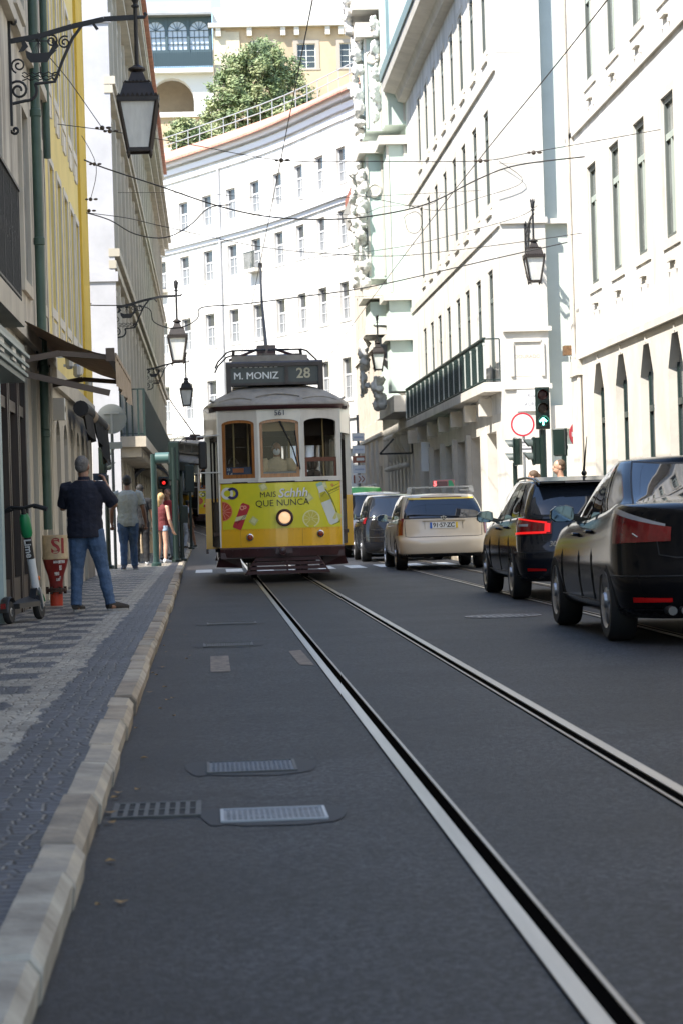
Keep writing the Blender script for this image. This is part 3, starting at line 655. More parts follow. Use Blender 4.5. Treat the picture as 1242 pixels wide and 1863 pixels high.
# raised moulding round the inscription
for a in ((.14, .22, 4.2, 4.98), (.86, .94, 4.2, 4.98), (.22, .86, 5.0, 5.08)): W(a[0], a[1], -.16, -.121, a[2], a[3])
mb.build('end_wall', [WSTONE, M('pale_green_wall', (.56, .6, .54), .8, n=1, amt=.1)], bS)
ENG = M('carved_letters', (.42, .37, .3), .8)
pl = MB(); pl.box(.22, .86, -.1235, -.121, 4.2, 4.99, E); pl.m = 1
for s_, z, q in (('DOURADO', 4.66, .12),):
    text_into(pl, s_, q, E @ FACE(.54, -.124, z), 0)
pl.build('plaque', [WSTONE, ENG], bS)
mb = MB(); mb.box(.26, .94, -.17, -.13, 3.38, 3.88, E); mb.m = 1
for s_, z, q in (('RUA', 3.74, .12), ('ÁUREA', 3.54, .12)): text_into(mb, s_, q, E @ FACE(.62, -.171, z), .001)
free(mb.build('street_name_sign', [M('marble_sign', (.72, .72, .72), .3), M('grey_lettering', (.28, .28, .3), .6)], bS), 'white marble street name plate behind the green arrow light', 'street sign')
mb = MB(); mb.tube([E @ Vector(p) for p in ((1.62, -.1, 4.1), (1.62, -.1, 5.7))], .045, 8); mb.tube([E @ Vector(p) for p in ((1.62, -.1, 5.6), (1.85, -.1, 5.72), (2.4, -.1, 5.72))], .04, 8); mb.build('side_railing', DGREEN, bS)
# ---- ornate mint building, Y 81..96
bG = building('ornate_mint_building', 'ornate mint green building with white sculpted garlands and consoles', (7.0, 96, 0), -PI/2)
gg = lambda y: 96-y
opsM = [(gg(y)-.55, gg(y)+.55, z, z+h, 'arch', .4) for y in (87, 90.2, 93.4) for z, h in ((8.9, 3), (14.2, 2.6))]+[(gg(y)-.4, gg(y)+.4, .2, 3.4, 'arch', .4) for y in (82.3, 83.9, 85.5, 87.1, 88.7, 90.3, 91.9, 93.5)]
mb = MB(); wall(mb, 15, 4.8, 24, [o for o in opsM if o[2] > 5], .3); mb.m = 1; wall(mb, 15, -.2, 4.8, [o for o in opsM if o[2] < 5], .3); mb.m = 0; shell(mb, 15, -.2, 24, 10)
# projecting bays: x inwards is local y, so -y sticks out over the street
def bay(y0, y1, out, z0, z1): mb.box(gg(y1), gg(y0), -out, -.001, z0, z1)
bay(81.2, 82.6, .75, 5.2, 8.3); bay(81.2, 82.6, .7, 8.3, 13.6); bay(81.3, 82.6, .7, 14.2, 19.5)
bay(83.2, 85.6, 1.25, 7.6, 8.4); bay(83.2, 85.4, 1.25, 9.2, 13.6); bay(83.2, 85.4, 1.2, 14.3, 17.6)
mb.m = 1
for y0, y1, out, z, h in ((81, 82.8, .95, 8.25, .22), (81, 82.8, .95, 13.5, .3), (82.9, 85.9, 1.5, 8.5, .3), (82.9, 85.9, 1.45, 7.25, .32), (82.9, 85.7, 1.5, 13.5, .4), (82.9, 85.7, 1.5, 17.5, .5), (81.15, 81.25, .12, 8.5, 5), (81.15, 82.7, .72, 8.45, .0), (81, 88, .7, 4.5, .55), (81, 96, .25, 4.8, .2), (81, 96, .8, 20, .4), (82.7, 86, 1.6, 18.4, .35), (81, 82.8, .92, 6.9, .2)): bay(y0, y1, out, z, z+h)
for k in range(6): u = gg(84+1.6*k); mb.ball((u, -.12, 3.9), (.14, .2, .12)); mb.prism([(u-.12, -.001, 2.9), (u-.12, -.3, 3.6), (u-.12, -.3, 3.8), (u-.12, -.001, 3.8)], (.24, 0, 0)); mb.ball((u, -.14, 2.75), (.1, .16, .1))
mb.build('wall', [MINT, WSTONE], bG)
for o in opsM: put_window(bG, o[0], o[2], o[1]-o[0], o[3]-o[2]-.06, 'dark' if o[2] < 5 else 'pale', .22)
ORN = M('sculpted_stone', (.68, .66, .62), .75, n=3, amt=.25)
rnd = random.Random(11)
def garland(y, out, z0, z1, w, n, nm='garland'):
    mb = MB()
    for i in range(n):
        t = i/(n-1); s_ = 1-.45*abs(2*t-1); u = gg(y)+rnd.uniform(-w, w)*s_; z = z0+(z1-z0)*t+rnd.uniform(-.12, .12); r = rnd.uniform(.07, .22)
        mb.ball((u, -out-rnd.uniform(0, .28)*s_, z), (r, r*rnd.uniform(.7, 1.2), r*rnd.uniform(.6, 1.3)), 7, 5)
        if i % 4 == 0: mb.tube(spiral((u, -out-.22, z), .26, .06, rnd.uniform(0, 360), 1.3, 14), .06, 5)
    fuse(mb, nm, ORN, bG, .05, 1, folds=.05)
garland(83.3, 1.3, 9.0, 12.9, .3, 40); garland(84.6, 1.35, 12.6, 13.4, .5, 12); garland(85.3, 1.4, 9.2, 12.9, .3, 30); garland(83.6, 1.3, 14.4, 17.4, .35, 30)
garland(82.6, .75, 14.6, 18.0, .25, 18); garland(84.6, 1.3, 5.3, 7.1, .35, 22); garland(83.4, .9, 4.9, 5.8, .5, 18); garland(84.2, 1.5, 17.9, 19.8, .6, 26); garland(82, .8, 19.5, 21, .5, 14)
mb = MB()
for z0, z1, o_ in ((8.55, 13.45, .7), (14.3, 19.4, .7)):
    for k in (0, .62): mb.box(gg(81.2)-.0, gg(81.2)+.03, -o_+k, -o_+k+.08, z0, z1)
for z0, z1, o_ in ((9.3, 13.4, 1.25), (14.4, 17.5, 1.2)):
    for k in (0, .5): mb.box(gg(83.2)-.0, gg(83.2)+.03, -o_+k, -o_+k+.08, z0, z1)
    mb.lathe([(.2, .0), (.26, .02), (.26, .05), (.2, .07), (.17, .05), (.0, .06)], 18, (gg(83.2), -o_+.27, (z0+z1)/2+.9), 'x')
mb.build('panel_moulding', WSTONE, bG)
mb = MB()
mb.prism([(gg(85.2), -.0, 7.2), (gg(85.2), -1.0, 7.2), (gg(85.2), -.95, 6.6), (gg(85.2), -.5, 6.1), (gg(85.2), -.35, 5.4), (gg(85.2), -.0, 5.2)], (1.9, 0, 0)); mb.build('console', M('grey_console', (.42, .42, .42), .8), bG)
mb = MB(); mb.bar((gg(81.4), -.72, 3.6), (gg(81.4), -1.2, 3.1), .06); mb.bar((gg(81.4), -.1, 3.1), (gg(81.4), -1.2, 3.1), .06); mb.bar((gg(81.4), -.1, 3.1), (gg(81.4), -.1, 3.8), .06); mb.build('sign_bracket', IRON, bG)
# ---- far beige house with red eaves, Y 96..119
bF = building('beige_house', 'narrow beige house with red eaves between the mint and curved buildings', (7.0, 112, 0), -PI/2)
opsF = [(u, u+.9, z, z+h) for u in (2, 5, 8, 11, 14) for z, h in ((.3, 2.7), (4.9, 2.3), (8.6, 2.3), (12.2, 2))]
mb = MB(); wall(mb, 16, -.2, 15.5, opsF, .3); shell(mb, 16, -.2, 15.5, 10)
mb.m = 1
for z in (4.2, 7.9, 11.6): mb.box(0, 16, -.08, -.0005, z, z+.16)
for u in (3.7, 6.7, 9.7, 12.7): mb.box(u, u+.3, -.1, -.0005, 0, 4.1); mb.ball((u+.15, -.18, 2.2), (.14, .16, .14))
mb.build('wall', [M('warm_beige', (.66, .59, .49), .8, n=1, amt=.2), WSTONE], bF)
for o in opsF: put_window(bF, o[0], o[2], o[1]-o[0], o[3]-o[2], 'pale', .2)
mb = MB(); mb.prism([(0, 0, 14.2), (0, -.2, 14.3), (0, -.42, 15.0), (0, 0, 15.0)], (16, 0, 0)); mb.build('cornice', WSTONE, bF)
mb = MB(); mb.prism([(0, -.3, 15.0), (0, -.28, 15.7), (0, 5, 18), (0, 10, 15)], (16, 0, 0)); mb.build('roof', M('red_brown_tile', (.36, .12, .07), .8, n=5, amt=.4), bF)
# ---- curved white block closing the street
CP = [Vector(p) for p in ((-9.5, 155), (-5.5, 149.3), (-2.48, 143.73), (-.02, 138.67), (2.14, 134.52), (4.7, 128.67), (6.22, 123.36), (7.55, 119.52), (8.6, 116.5))]
def resample(P, step):
    d = [0]
    for a, b in zip(P, P[1:]): d.append(d[-1]+(b-a).length)
    n = int(d[-1]/step); s = np.linspace(0, d[-1], n+1)
    return [Vector((float(np.interp(t, d, [p.x for p in P])), float(np.interp(t, d, [p.y for p in P])))) for t in s]
Q = resample(CP, 2.9)
for _ in range(2): Q = [Q[0]]+[(Q[i-1]+2*Q[i]+Q[i+1])/4 for i in range(1, len(Q)-1)]+[Q[-1]]
o0 = Q[len(Q)//2]
bC = building('curved_white_block', 'curved white block of tall windows closing the street behind the tram', (o0.x, o0.y, 0), 0)
mb = MB(); rows = ((6.9, 8.95), (10.9, 12.75), (14.65, 16.35), (17.8, 19.5)); segs = []
for a, b in zip(Q, Q[1:]):
    d = b-a; L = d.length; mw = Matrix.Translation((a.x-o0.x, a.y-o0.y, 0)) @ Matrix.Rotation(math.atan2(d.y, d.x), 4, 'Z'); segs.append((mw, L))
    ops = [(L/2-.58, L/2+.58, z0, z1) for z0, z1 in rows]+[(L/2-.8, L/2+.8, gz(a.y)+.3, gz(a.y)+3.0)]
    mb.m = 0; wall(mb, L, -.5, 22, ops, .25, mw, sur=.03, sw=.14); mb.m = 0
    for z, p, h in ((16.95, .25, .3), (16.7, .1, .25), (20.8, .1, .3), (21.25, .2, .3), (21.7, .42, .32), (5.9, .1, .2)):
        mb.m = 2 if z > 16 else 0; mb.box(-.03, L+.03, -p, -.0005, z, z+h, mw)
mb.build('wall', [WHITE, WSTONE, M('lilac_white_trim', (.68, .68, .7), .8)], bC)
for k, (mw, L) in enumerate(segs):
    for z0, z1 in rows: put_window(bC, L/2-.58, z0, 1.16, z1-z0, 'shut', .12, mw)
mb = MB()
for mw, L in segs: 
    pts = [(-.06, -.7, 22.02), (L+.06, -.7, 22.02), (L+.06, 1.3, 23.15), (-.06, 1.3, 23.15)]
    mb.quad(*[mw @ Vector(p) for p in ((-.1, 1.3, 23.15), (L+.1, 1.3, 23.15), (L+.1, 7, 22.6), (-.1, 7, 22.6))])
    mb.quad(*[mw @ Vector(p) for p in pts]); mb.box(-.05, L+.05, -.74, -.62, 21.9, 22.0, mw)
mb.build('roof', M('pale_red_tile', (.62, .3, .22), .8, n=3, amt=.3, bump=.6, bs=6), bC)
mb = MB()
for k, (mw, L) in enumerate(segs):
    for u in (0, L/2): mb.bar(mw @ Vector((u, 1.2, 23.0)), mw @ Vector((u, 1.2, 24.0)), .05)
    for z in (23.55, 24.0): mb.bar(mw @ Vector((0, 1.2, z)), mw @ Vector((L, 1.2, z)), .05)
mb.build('roof_railing', M('galvanised_rail', (.36, .39, .39), .5, .3), bC)
for k in (2, 7): mw = segs[k][0]; mb = MB(); mb.tube([mw @ Vector((.2, -.12, 2)), mw @ Vector((.2, -.12, 21))], .07, 8); mb.build('downpipe', M('grey_pipe', (.45, .45, .46), .6), bC)
for k in (4, 8):
    mw, L = segs[k]; mb = MB(); mb.box(L/2-.7, L/2+.7, -.5, -.001, 14.5, 14.7, mw); b_ = mb.build('balcony', WSTONE, bC)
    mb = MB()
    for i in range(14): u = L/2-.68+i*.105; mb.bar(mw @ Vector((u, -.47, 14.7)), mw @ Vector((u, -.47, 15.6)), .03)
    mb.bar(mw @ Vector((L/2-.7, -.47, 15.6)), mw @ Vector((L/2+.7, -.47, 15.6)), .05); mb.build('railing', DGREEN, b_)
# ---- hill with retaining terraces, and the palace on it
HILL = M('hill_earth', (.32, .27, .17), .9, n=.3, c2=(.12, .15, .06), bump=.5, bs=3)
mb = MB(); prof = [(128, 0), (146, 12), (152, 20), (160, 24), (172, 27.5), (186, 30), (193, 31.5), (240, 34), (420, 30), (700, -1)]
xs = [-260, -120, -50, -20, -10, -5, 0, 5, 10, 15, 22, 40, 90, 220]; r = []
for y, z in prof:
    for x in xs:
        k = max(0, abs(x-6)-18)/60; r.append((x, y+6+max(0, -x)*.25, z*max(0, 1-k*k*.12)-.3+.5*math.sin(x*.7+y*.3)))
n = len(xs)
mb.add(r, [(i*n+j, i*n+j+1, (i+1)*n+j+1, (i+1)*n+j) for i in range(len(prof)-1) for j in range(n-1)])
tag(mb.build('hill', HILL, smooth=True), kind='structure')
PY = 195.0
bP = building('hilltop_palace', 'ochre palace with white windows on the hill above the curved block', (1.5, PY, 0), 0)
opsP = [(x-.75, x+.75, 37.25, 39.25) for x in (4.0, 7.45, 10.9, 14.3)]+[(x-.7, x+.7, 32.6, 34.6) for x in (4.0, 7.45, 10.9, 14.3)]
mb = MB(); wall(mb, 22, 27, 40.6, opsP, .3, sur=.05, sw=.3)
shell(mb, 22, 27, 40.6, 14)
mb.m = 2; mb.box(.02, 1.0, -.12, -.0005, 27, 40.4); mb.box(1.0, 2.1, -.1, -.0005, 36.6, 40.3)
mb.build('wall', [PALYEL, M('taupe_surround', (.42, .36, .3), .8), M('cream_render', (.68, .6, .45), .8, n=.5, amt=.3)], bP)
for o in opsP: put_window(bP, o[0], o[2], o[1]-o[0], o[3]-o[2], 'palace', .12)
mb = MB(); mb.box(-.4, 22, -.6, -.01, 40.6, 40.95)
for u in (.2, 2.7, 5.4, 6.5, 9.0, 10.1, 13.0): mb.box(u, u+.4, -.45, -.002, 39.9, 40.6)
mb.build('cornice', WSTONE, bP)
mb = MB(); mb.box(.8, 22, .2, 8, 40.95, 45.5); mb.m = 1; mb.box(2.4, 5, .1, .199, 41.1, 42.1); mb.box(8, 9, .1, .199, 41, 41.9); mb.m = 2; mb.box(0, 22, -.35, -.25, 41.0, 42.2)
mb.build('terrace', [WHITE, PALYEL, M('pale_parapet', (.62, .6, .56), .8)], bP)
for x in (10.2, 12.6): mb = MB(); mb.box(x, x+1.1, -.45, .1, 41.15, 42.0); mb.lathe([(.3, -.47), (.05, -.49)], 12, (x+.55, 0, 41.6), 'y'); free(mb.build('air_conditioner', WFRAME, bP), 'white air conditioner box on the terrace of the hilltop palace', 'air conditioner', 'air conditioners on the palace terrace')
# glazed gallery and arcade to its left
GB = M('blue_green_iron', (.055, .09, .105), .5)
bW = building('glazed_gallery', 'glazed iron gallery over white arches beside the hilltop palace', (-14.5, PY, 0), 0)
mb = MB(); n = 9
ops = [(.12+i*1.75, 1.62+i*1.75, 38.95, 41.25, 'arch', .75) for i in range(n)]
wall(mb, 15.9, 37.75, 41.6, ops, .12, back=False)
for i in range(n+1): mb.box(-.1+i*1.75, .08+i*1.75, -.1, .0, 37.75, 41.5)
mb.build('gallery_frame', GB, bW)
mb = MB()
for o in ops:
    for k in (1, 2, 3): u = o[0]+1.5*k/4; mb.box(u-.025, u+.025, .02, .07, 38.95, 40.5)
    for z in (39.4, 39.95, 40.5): mb.box(o[0], o[1], .02, .07, z-.025, z+.025)
    for a in (35, 65, 90, 115, 145): c = ((o[0]+o[1])/2, .045, 40.5); mb.bar(c, (c[0]+.78*math.cos(math.radians(a)), .045, 40.5+.73*math.sin(math.radians(a))), .04)
mb.build('glazing_bar', GB, bW)
mb = MB(); mb.quad((.2, .1, 38.9), (15.8, .1, 38.9), (15.8, .1, 41.4), (.2, .1, 41.4)); mb.build('gallery_glass', M('sky_glass', (.5, .56, .62), .08), bW)
mb = MB(); railing(mb, (0, -.7), (15.9, -.7), 37.35, 38.75, .14, .03); mb.box(0, 15.9, -.68, -.66, 37.5, 38.6); mb.build('railing', GB, bW)
mb = MB(); mb.prism([(-.2, -.9, 41.6), (-.2, -.9, 41.75), (-.2, 2.6, 43.4), (-.2, 5, 43.4), (-.2, 5, 41.6)], (16.1, 0, 0)); mb.build('roof', M('grey_zinc_roof', (.3, .31, .31), .6, n=1, amt=.25), bW)
mb = MB(); ops2 = [(i*4.0-1.2, i*4.0+2.3, 33.9, 36.7, 'arch', 1.75) for i in range(4)]
wall(mb, 15.9, 33.9, 37.3, [(max(.1, o[0]), *o[1:]) for o in ops2], 1.2, back=False); mb.box(0, 15.9, -.75, -.001, 37.0, 37.34)
mb.box(0, 15.9, -.3, -.001, 30.5, 31.0); mb.box(11.3, 15.9, -.25, -.001, 33.5, 33.9)
mb.build('arcade', M('white_arcade', (.7, .68, .64), .8), bW)
mb = MB(); mb.box(0, 15.9, 3.5, 3.7, 24, 37.3); mb.box(11.6, 15.9, .0, 3.4, 31.0, 33.5); mb.box(0, 15.9, 0, 3.4, 24, 30.5); mb.build('back_wall', PALYEL, bW)
mb = MB(); mb.box(0, 11.5, .5, 3.4, 33.4, 33.8); mb.bar((1, .6, 31.2), (4, .6, 33.4), .2); mb.bar((7, .6, 31.2), (9, .6, 33.4), .2); mb.bar((0, .5, 32.2), (11.5, .5, 32.2), .15)
for i in range(5): mb.box(i*2.8, i*2.8+.2, .5, .7, 31.0, 33.4)
mb.build('loggia_beams', M('dim_brown_wood', (.12, .09, .07), .8), bW)
# ---- trees on the terrace
BARK = M('bark', (.09, .065, .045), .9, n=8, amt=.5)
LEAFM = [M('leaf_mid', (.21, .26, .11), .6, n=.8, c2=(.14, .19, .075)), M('leaf_pale', (.30, .33, .16), .6), M('leaf_deep', (.13, .18, .08), .6)]
def tree(label, loc, blobs, nl, trunk_h, seed, size=.32):
    t = thing('broadleaf_tree', label, 'tree', loc); rn = random.Random(seed); mb = MB()
    mb.tube([(0, 0, -2), (.1, 0, trunk_h*.5), (0, .1, trunk_h)], [.32, .26, .2], 8)
    for c, r in blobs: mb.tube([(0, .05, trunk_h*.7), Vector((c[0]*.5, c[1]*.5, (trunk_h*.7+c[2])*.5+.2)), c], [.16, .1, .03], 6)
    mb.build('trunk', BARK, t)
    mb = MB(); tot = sum(r**2 for c, r in blobs)
    for c, r in blobs:
        sub = [(Vector(c)+Vector((rn.gauss(0, 1), rn.gauss(0, 1), rn.gauss(0, 1))).normalized()*r*rn.uniform(.55, 1.02), rn.uniform(.28, .6), rn.random()) for _ in range(int(26*r))]
        for q, qr, sh in sub:
            for _ in range(int(nl*r*r/tot/len(sub))):
                d = Vector((rn.gauss(0, 1), rn.gauss(0, 1), rn.gauss(0, .8))); p = q+d*qr*.55
                e1 = Vector((rn.gauss(0, 1), rn.gauss(0, 1), rn.gauss(0, .7))).normalized(); e2 = e1.orthogonal().normalized(); s_ = size*rn.uniform(.5, 1)
                mb.m = 1 if sh < .35 else (2 if sh > .72 else 0)
                mb.quad(p-e1*s_, p-e2*s_*.4, p+e1*s_, p+e2*s_*.4)
    mb.build('crown', LEAFM, t)
    return t
tree('large round green tree in front of the hilltop palace', (4.7, 184, 28.9), [((0, 0, 5.2), 2.9), ((-2.4, .3, 4.2), 1.9), ((2.5, 0, 4.0), 2.0), ((-1.2, -1, 3.0), 2.0), ((1.4, -1, 2.6), 1.9), ((-3.2, 0, 2.2), 1.3), ((3.8, .4, 3.0), 1.4), ((.3, .5, 6.8), 2.0), ((-1.6, .4, 6.0), 1.6), ((1.8, .4, 5.8), 1.7), ((-2.6, -.5, .6), 1.2)], 30000, 3.2, 3, .21)
tree('low bushy tree between the gallery and the large round tree', (-.7, 178, 28.0), [((0, 0, 1.6), 1.0), ((1.3, .2, 1.2), .9), ((-.8, 0, .9), .8)], 8000, .9, 9, .19)
# ================================================================ TRAM
TW = M('tram_white', (.64, .62, .57), .35, n=2.5, amt=.2, coat=.4, sx=(1, 1, .4)); TY = M('tram_yellow', (.88, .48, .012), .3, n=2, amt=.12, coat=.5)
TM = M('tram_maroon', (.05, .014, .016), .35, n=5, amt=.4, coat=.3); TR = M('tram_roof_grey', (.33, .315, .29), .6, n=3.5, amt=.35, bump=.15, bs=20)
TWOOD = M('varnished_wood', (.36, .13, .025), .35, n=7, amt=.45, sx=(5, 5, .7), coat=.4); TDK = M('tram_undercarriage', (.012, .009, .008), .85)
TIN = M('tram_interior', (.05, .03, .02), .6); CG = glass_clear()
def make_tram(label):
    t = thing('tram', label, 'tram', (1.2, 40, 0))
    HW, LEN = 1.24, 8.4
    R180 = Matrix.Translation((0, LEN, 0)) @ Matrix.Rotation(PI, 4, 'Z')
    fac = [((-1.0, .20), (-.36, .03)), ((-.36, .03), (.36, .03)), ((.36, .03), (1.0, .20))]
    def fm(k, end):
        (ax, ay), (bx, by) = fac[k]; m = Matrix.Translation((ax, ay, 0)) @ Matrix.Rotation(math.atan2(by-ay, bx-ax), 4, 'Z')
        return (R180 @ m if end else m), math.hypot(bx-ax, by-ay)
    body = MB()
    for end in (0, 1):
        for k in range(3):
            mw, L = fm(k, end); e = .055 if k != 1 else .035
            wall(body, L, 1.66, 2.92, [(e, L-e, 1.73, 2.70, 'arch', .07)], .07, mw, back=False)
            body.box(-.005, L+.005, -.03, .0, 1.655, 1.72, mw)
        X = R180 if end else Matrix()
        for s in (-1, 1):
            a, b = (1.005*s, .2), (1.24*s, 1.25)
            # corner post, header and folding door pocket behind the front
            body.m = 0; body.box(min(a[0]-.035*s, a[0]+.02*s), max(a[0]-.035*s, a[0]+.02*s), .2, .3, .55, 2.92, X)
            body.prism([X @ Vector(p) for p in ((a[0], .22, 2.46), (b[0], 1.25, 2.46), (b[0], 1.25, 2.92), (a[0], .22, 2.92))], X.to_3x3() @ Vector((-.03*s, 0, 0)))
            x0, x1 = sorted((.99*s, 1.24*s)); body.box(x0, x1, 1.2, 1.3, 1.42, 2.75, X)
            body.m = 1; body.box(x0-.002, x1+.002, 1.19, 1.31, .56, 1.42, X); body.m = 0
    nwin = 6; wl = 5.9/nwin
    for s in (-1, 1):
        mw = Matrix.Translation((-HW, 7.15, 0)) @ Matrix.Rotation(-PI/2, 4, 'Z') if s < 0 else Matrix.Translation((HW, 1.25, 0)) @ Matrix.Rotation(PI/2, 4, 'Z')
        body.m = 0; wall(body, 5.9, 1.42, 2.92, [(i*wl+.08, (i+1)*wl-.08, 1.6, 2.55, 'arch', .06) for i in range(nwin)], .06, mw, back=False)
        body.m = 1; body.box(0, 5.9, -.012, .05, .56, 1.42, mw)
        body.m = 2; body.box(0, 5.9, -.02, -.0125, 1.40, 1.44, mw); body.box(0, 5.9, -.02, .02, .48, .56, mw)
    # curved dash of both ends
    n = 20
    dash = lambda x, off=0: (x, .2*x*x+.0-off)
    for end in (0, 1):
        X = R180 if end else Matrix()
        for z0, z1, mi, off in ((.56, .885, 1, .0), (.885, 1.66, 1, -.002)):
            body.m = mi; r = []
            for i in range(n+1):
                x = -1.0+2.0*i/n; p = dash(x, off); r += [X @ Vector((x, p[1], z0)), X @ Vector((x, p[1], z1))]
            body.add(r, [(2*i, 2*i+2, 2*i+3, 2*i+1) for i in range(n)])
    body.build('body', [TW, TY, TM], t)
    mb = MB()
    for x in (-.68, .34): mb.box(x-.003, x+.003, dash(x, .003)[1], dash(x, .0)[1]+.01, .6, .875)
    for i in range(21): x = -.95+1.9*i/20; mb.ball((x, dash(x, .001)[1], .862), (.006, .004, .006), 6, 4); mb.ball((x, dash(x, .001)[1], .605), (.006, .004, .006), 6, 4)
    mb.build('panel_rivets', M('rivet_yellow', (.45, .24, .01), .5), t)
    mb = MB()
    for end in (0, 1):
        mb = MB(); X = R180 if end else Matrix(); r = []
        for z, off in ((.42, .0), (.42, .07), (.56, .085), (.585, .06), (.585, .0)):
            r += [X @ Vector((-1.03+2.06*i/n, dash(-1.03+2.06*i/n, off)[1], z)) for i in range(n+1)]
        mb.add(r, [(k*(n+1)+i, k*(n+1)+i+1, (k+1)*(n+1)+i+1, (k+1)*(n+1)+i) for k in range(4) for i in range(n)])
        mb.box(-.12, .16, -.14, -.05, .47, .55, X); mb.lathe([(.0, -.17), (.06, -.16), (.07, -.1)], 10, (0, 0, .51), 'y') if not end else None
        mb.box(-1.02, 1.02, .1, .3, .40, .5, X)
        for i in range(15):
            x = -.96+1.92*i/14; mb.ball(X @ Vector((x, dash(x, .086)[1], .535)), (.009, .006, .009), 6, 4); mb.ball(X @ Vector((x, dash(x, .07)[1], .445)), (.009, .006, .009), 6, 4)
        mb.build('bumper', TM, t, smooth=True)
    # dark line above the advert, floor, ceiling, inner walls
    mb = MB()
    r = []
    for i in range(n+1): x = -1.0+2*i/n; p = dash(x, .012); r += [(x, p[1], 1.645), (x, p[1], 1.668)]
    mb.add(r, [(2*i, 2*i+2, 2*i+3, 2*i+1) for i in range(n)]); mb.build('dark_trim', TDK, t)
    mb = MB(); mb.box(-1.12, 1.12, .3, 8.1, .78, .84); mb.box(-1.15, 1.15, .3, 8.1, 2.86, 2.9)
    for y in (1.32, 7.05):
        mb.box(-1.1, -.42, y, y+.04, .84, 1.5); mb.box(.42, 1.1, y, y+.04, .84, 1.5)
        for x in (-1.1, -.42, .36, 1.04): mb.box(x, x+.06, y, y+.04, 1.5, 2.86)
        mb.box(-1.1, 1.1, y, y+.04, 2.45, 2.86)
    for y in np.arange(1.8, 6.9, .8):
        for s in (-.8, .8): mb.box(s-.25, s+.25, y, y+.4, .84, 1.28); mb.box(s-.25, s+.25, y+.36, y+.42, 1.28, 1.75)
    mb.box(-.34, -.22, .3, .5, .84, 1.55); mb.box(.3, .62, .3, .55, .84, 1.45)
    mb.box(-1.1, .25, 7.1, 7.14, 1.5, 2.45); mb.box(-1.08, -.45, 1.38, 1.42, 1.5, 2.0)  # added dark panels that block daylight showing through the tram windows
    for x, y in ((-.75, 2.4), (-.7, 4.1), (.7, 3.2), (.72, 5.0)): mb.ball((x, y, 1.62), (.2, .13, .3)); mb.ball((x, y, 2.02), (.09, .1, .12))  # dark passenger shapes added to darken the view through the tram
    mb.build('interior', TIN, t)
    for x, y in ((-.5, 1.2), (.45, 1.2), (-.75, .6), (.75, .7), (-.3, 3), (.3, 4.2)): mb = MB(); mb.tube([(x, y, .84), (x, y, 2.86)], .016, 6); mb.build('handrail', M('dull_brass', (.2, .14, .06), .4, .7), t)
    mb = MB(); mb.box(-.8, -.35, .16, .165, 1.74, 1.92); mb.build('timetable_card', M('navy_card', (.02, .035, .11), .4), t, mw=Matrix.Translation((-.12, .06, 0)))
    mb = MB(); text_into(mb, '14', .1, FACE(-.83, .215, 1.79)); text_into(mb, '28', .06, FACE(-.85, .215, 1.88)); mb.build('card_number', WFRAME, t)
    mb = MB(); mb.box(-.78, -.6, .2, .205, 1.83, 1.9); mb.build('orange_card', M('orange_card', (.6, .16, .03), .5), t)
    mb = MB(); mb.box(-.28, .33, .12, .13, 1.73, 1.83); mb.build('dash_ledge', M('ledge', (.12, .13, .15), .3), t)
    mb = MB(); mb.box(-.3, .32, .16, .17, 2.5, 2.69); mb.build('sun_blind', M('blind', (.33, .2, .08), .7), t)
    # window frames of varnished wood and panes
    for k in range(3):
        mw, L = fm(k, 0); e = .055 if k != 1 else .035; w = L-2*e; fmb = MB(); b = .05
        if k < 2:
            fmb.box(e, e+b, .01, .05, 1.73, 2.64, mw); fmb.box(L-e-b, L-e, .01, .05, 1.73, 2.64, mw); fmb.box(e+b, L-e-b, .01, .05, 1.73, 1.73+b*1.3, mw)
            m = 10
            for i in range(m):
                p = [mw @ Vector((L/2-w/2*math.cos(PI*j/m), .01, 2.63+.068*math.sin(PI*j/m))) for j in (i, i+1)]
                q = [mw @ Vector((L/2-w/2*math.cos(PI*j/m), .01, 2.63-.045+.068*math.sin(PI*j/m))) for j in (i, i+1)]
                fmb.prism([p[0], p[1], q[1], q[0]], mw.to_3x3() @ Vector((0, .04, 0)))
        else:
            fmb.box(e, L-e, .015, .055, 1.98, 2.05, mw); fmb.box(e, e+.04, .015, .055, 1.73, 1.98, mw); fmb.box(L-e-.04, L-e, .015, .055, 1.73, 1.98, mw)
        f = fmb.build('window_frame', TWOOD if k < 2 else M('red_wood', (.12, .035, .018), .4, n=6, amt=.4), t)
        mb = MB(); zt = 2.68 if k < 2 else 1.99
        mb.quad(*[mw @ Vector(p) for p in ((e+.01, .032, 1.74), (L-e-.01, .032, 1.74), (L-e-.01, .032, zt), (e+.01, .032, zt))]); mb.build('pane', CG, f)
    mb = MB(); mb.tube([(.02, -.01, 2.66), (.22, .0, 2.2), (.3, .02, 1.9)], .012, 5); mb.tube([(.26, -.02, 2.5), (.33, .0, 1.85)], .01, 5); mb.tube([(.0, -.01, 2.66), (.18, -.01, 2.3)], .012, 5); mb.build('wiper', IRON, t)
    for i in range(nwin):
        for s in (-1, 1):
            mb = MB(); y0 = 1.25+i*wl+.08; mb.quad((s*(HW-.03), y0, 1.6), (s*(HW-.03), y0+wl-.16, 1.6), (s*(HW-.03), y0+wl-.16, 2.52), (s*(HW-.03), y0, 2.52)); mb.build('side_pane', CG, t)
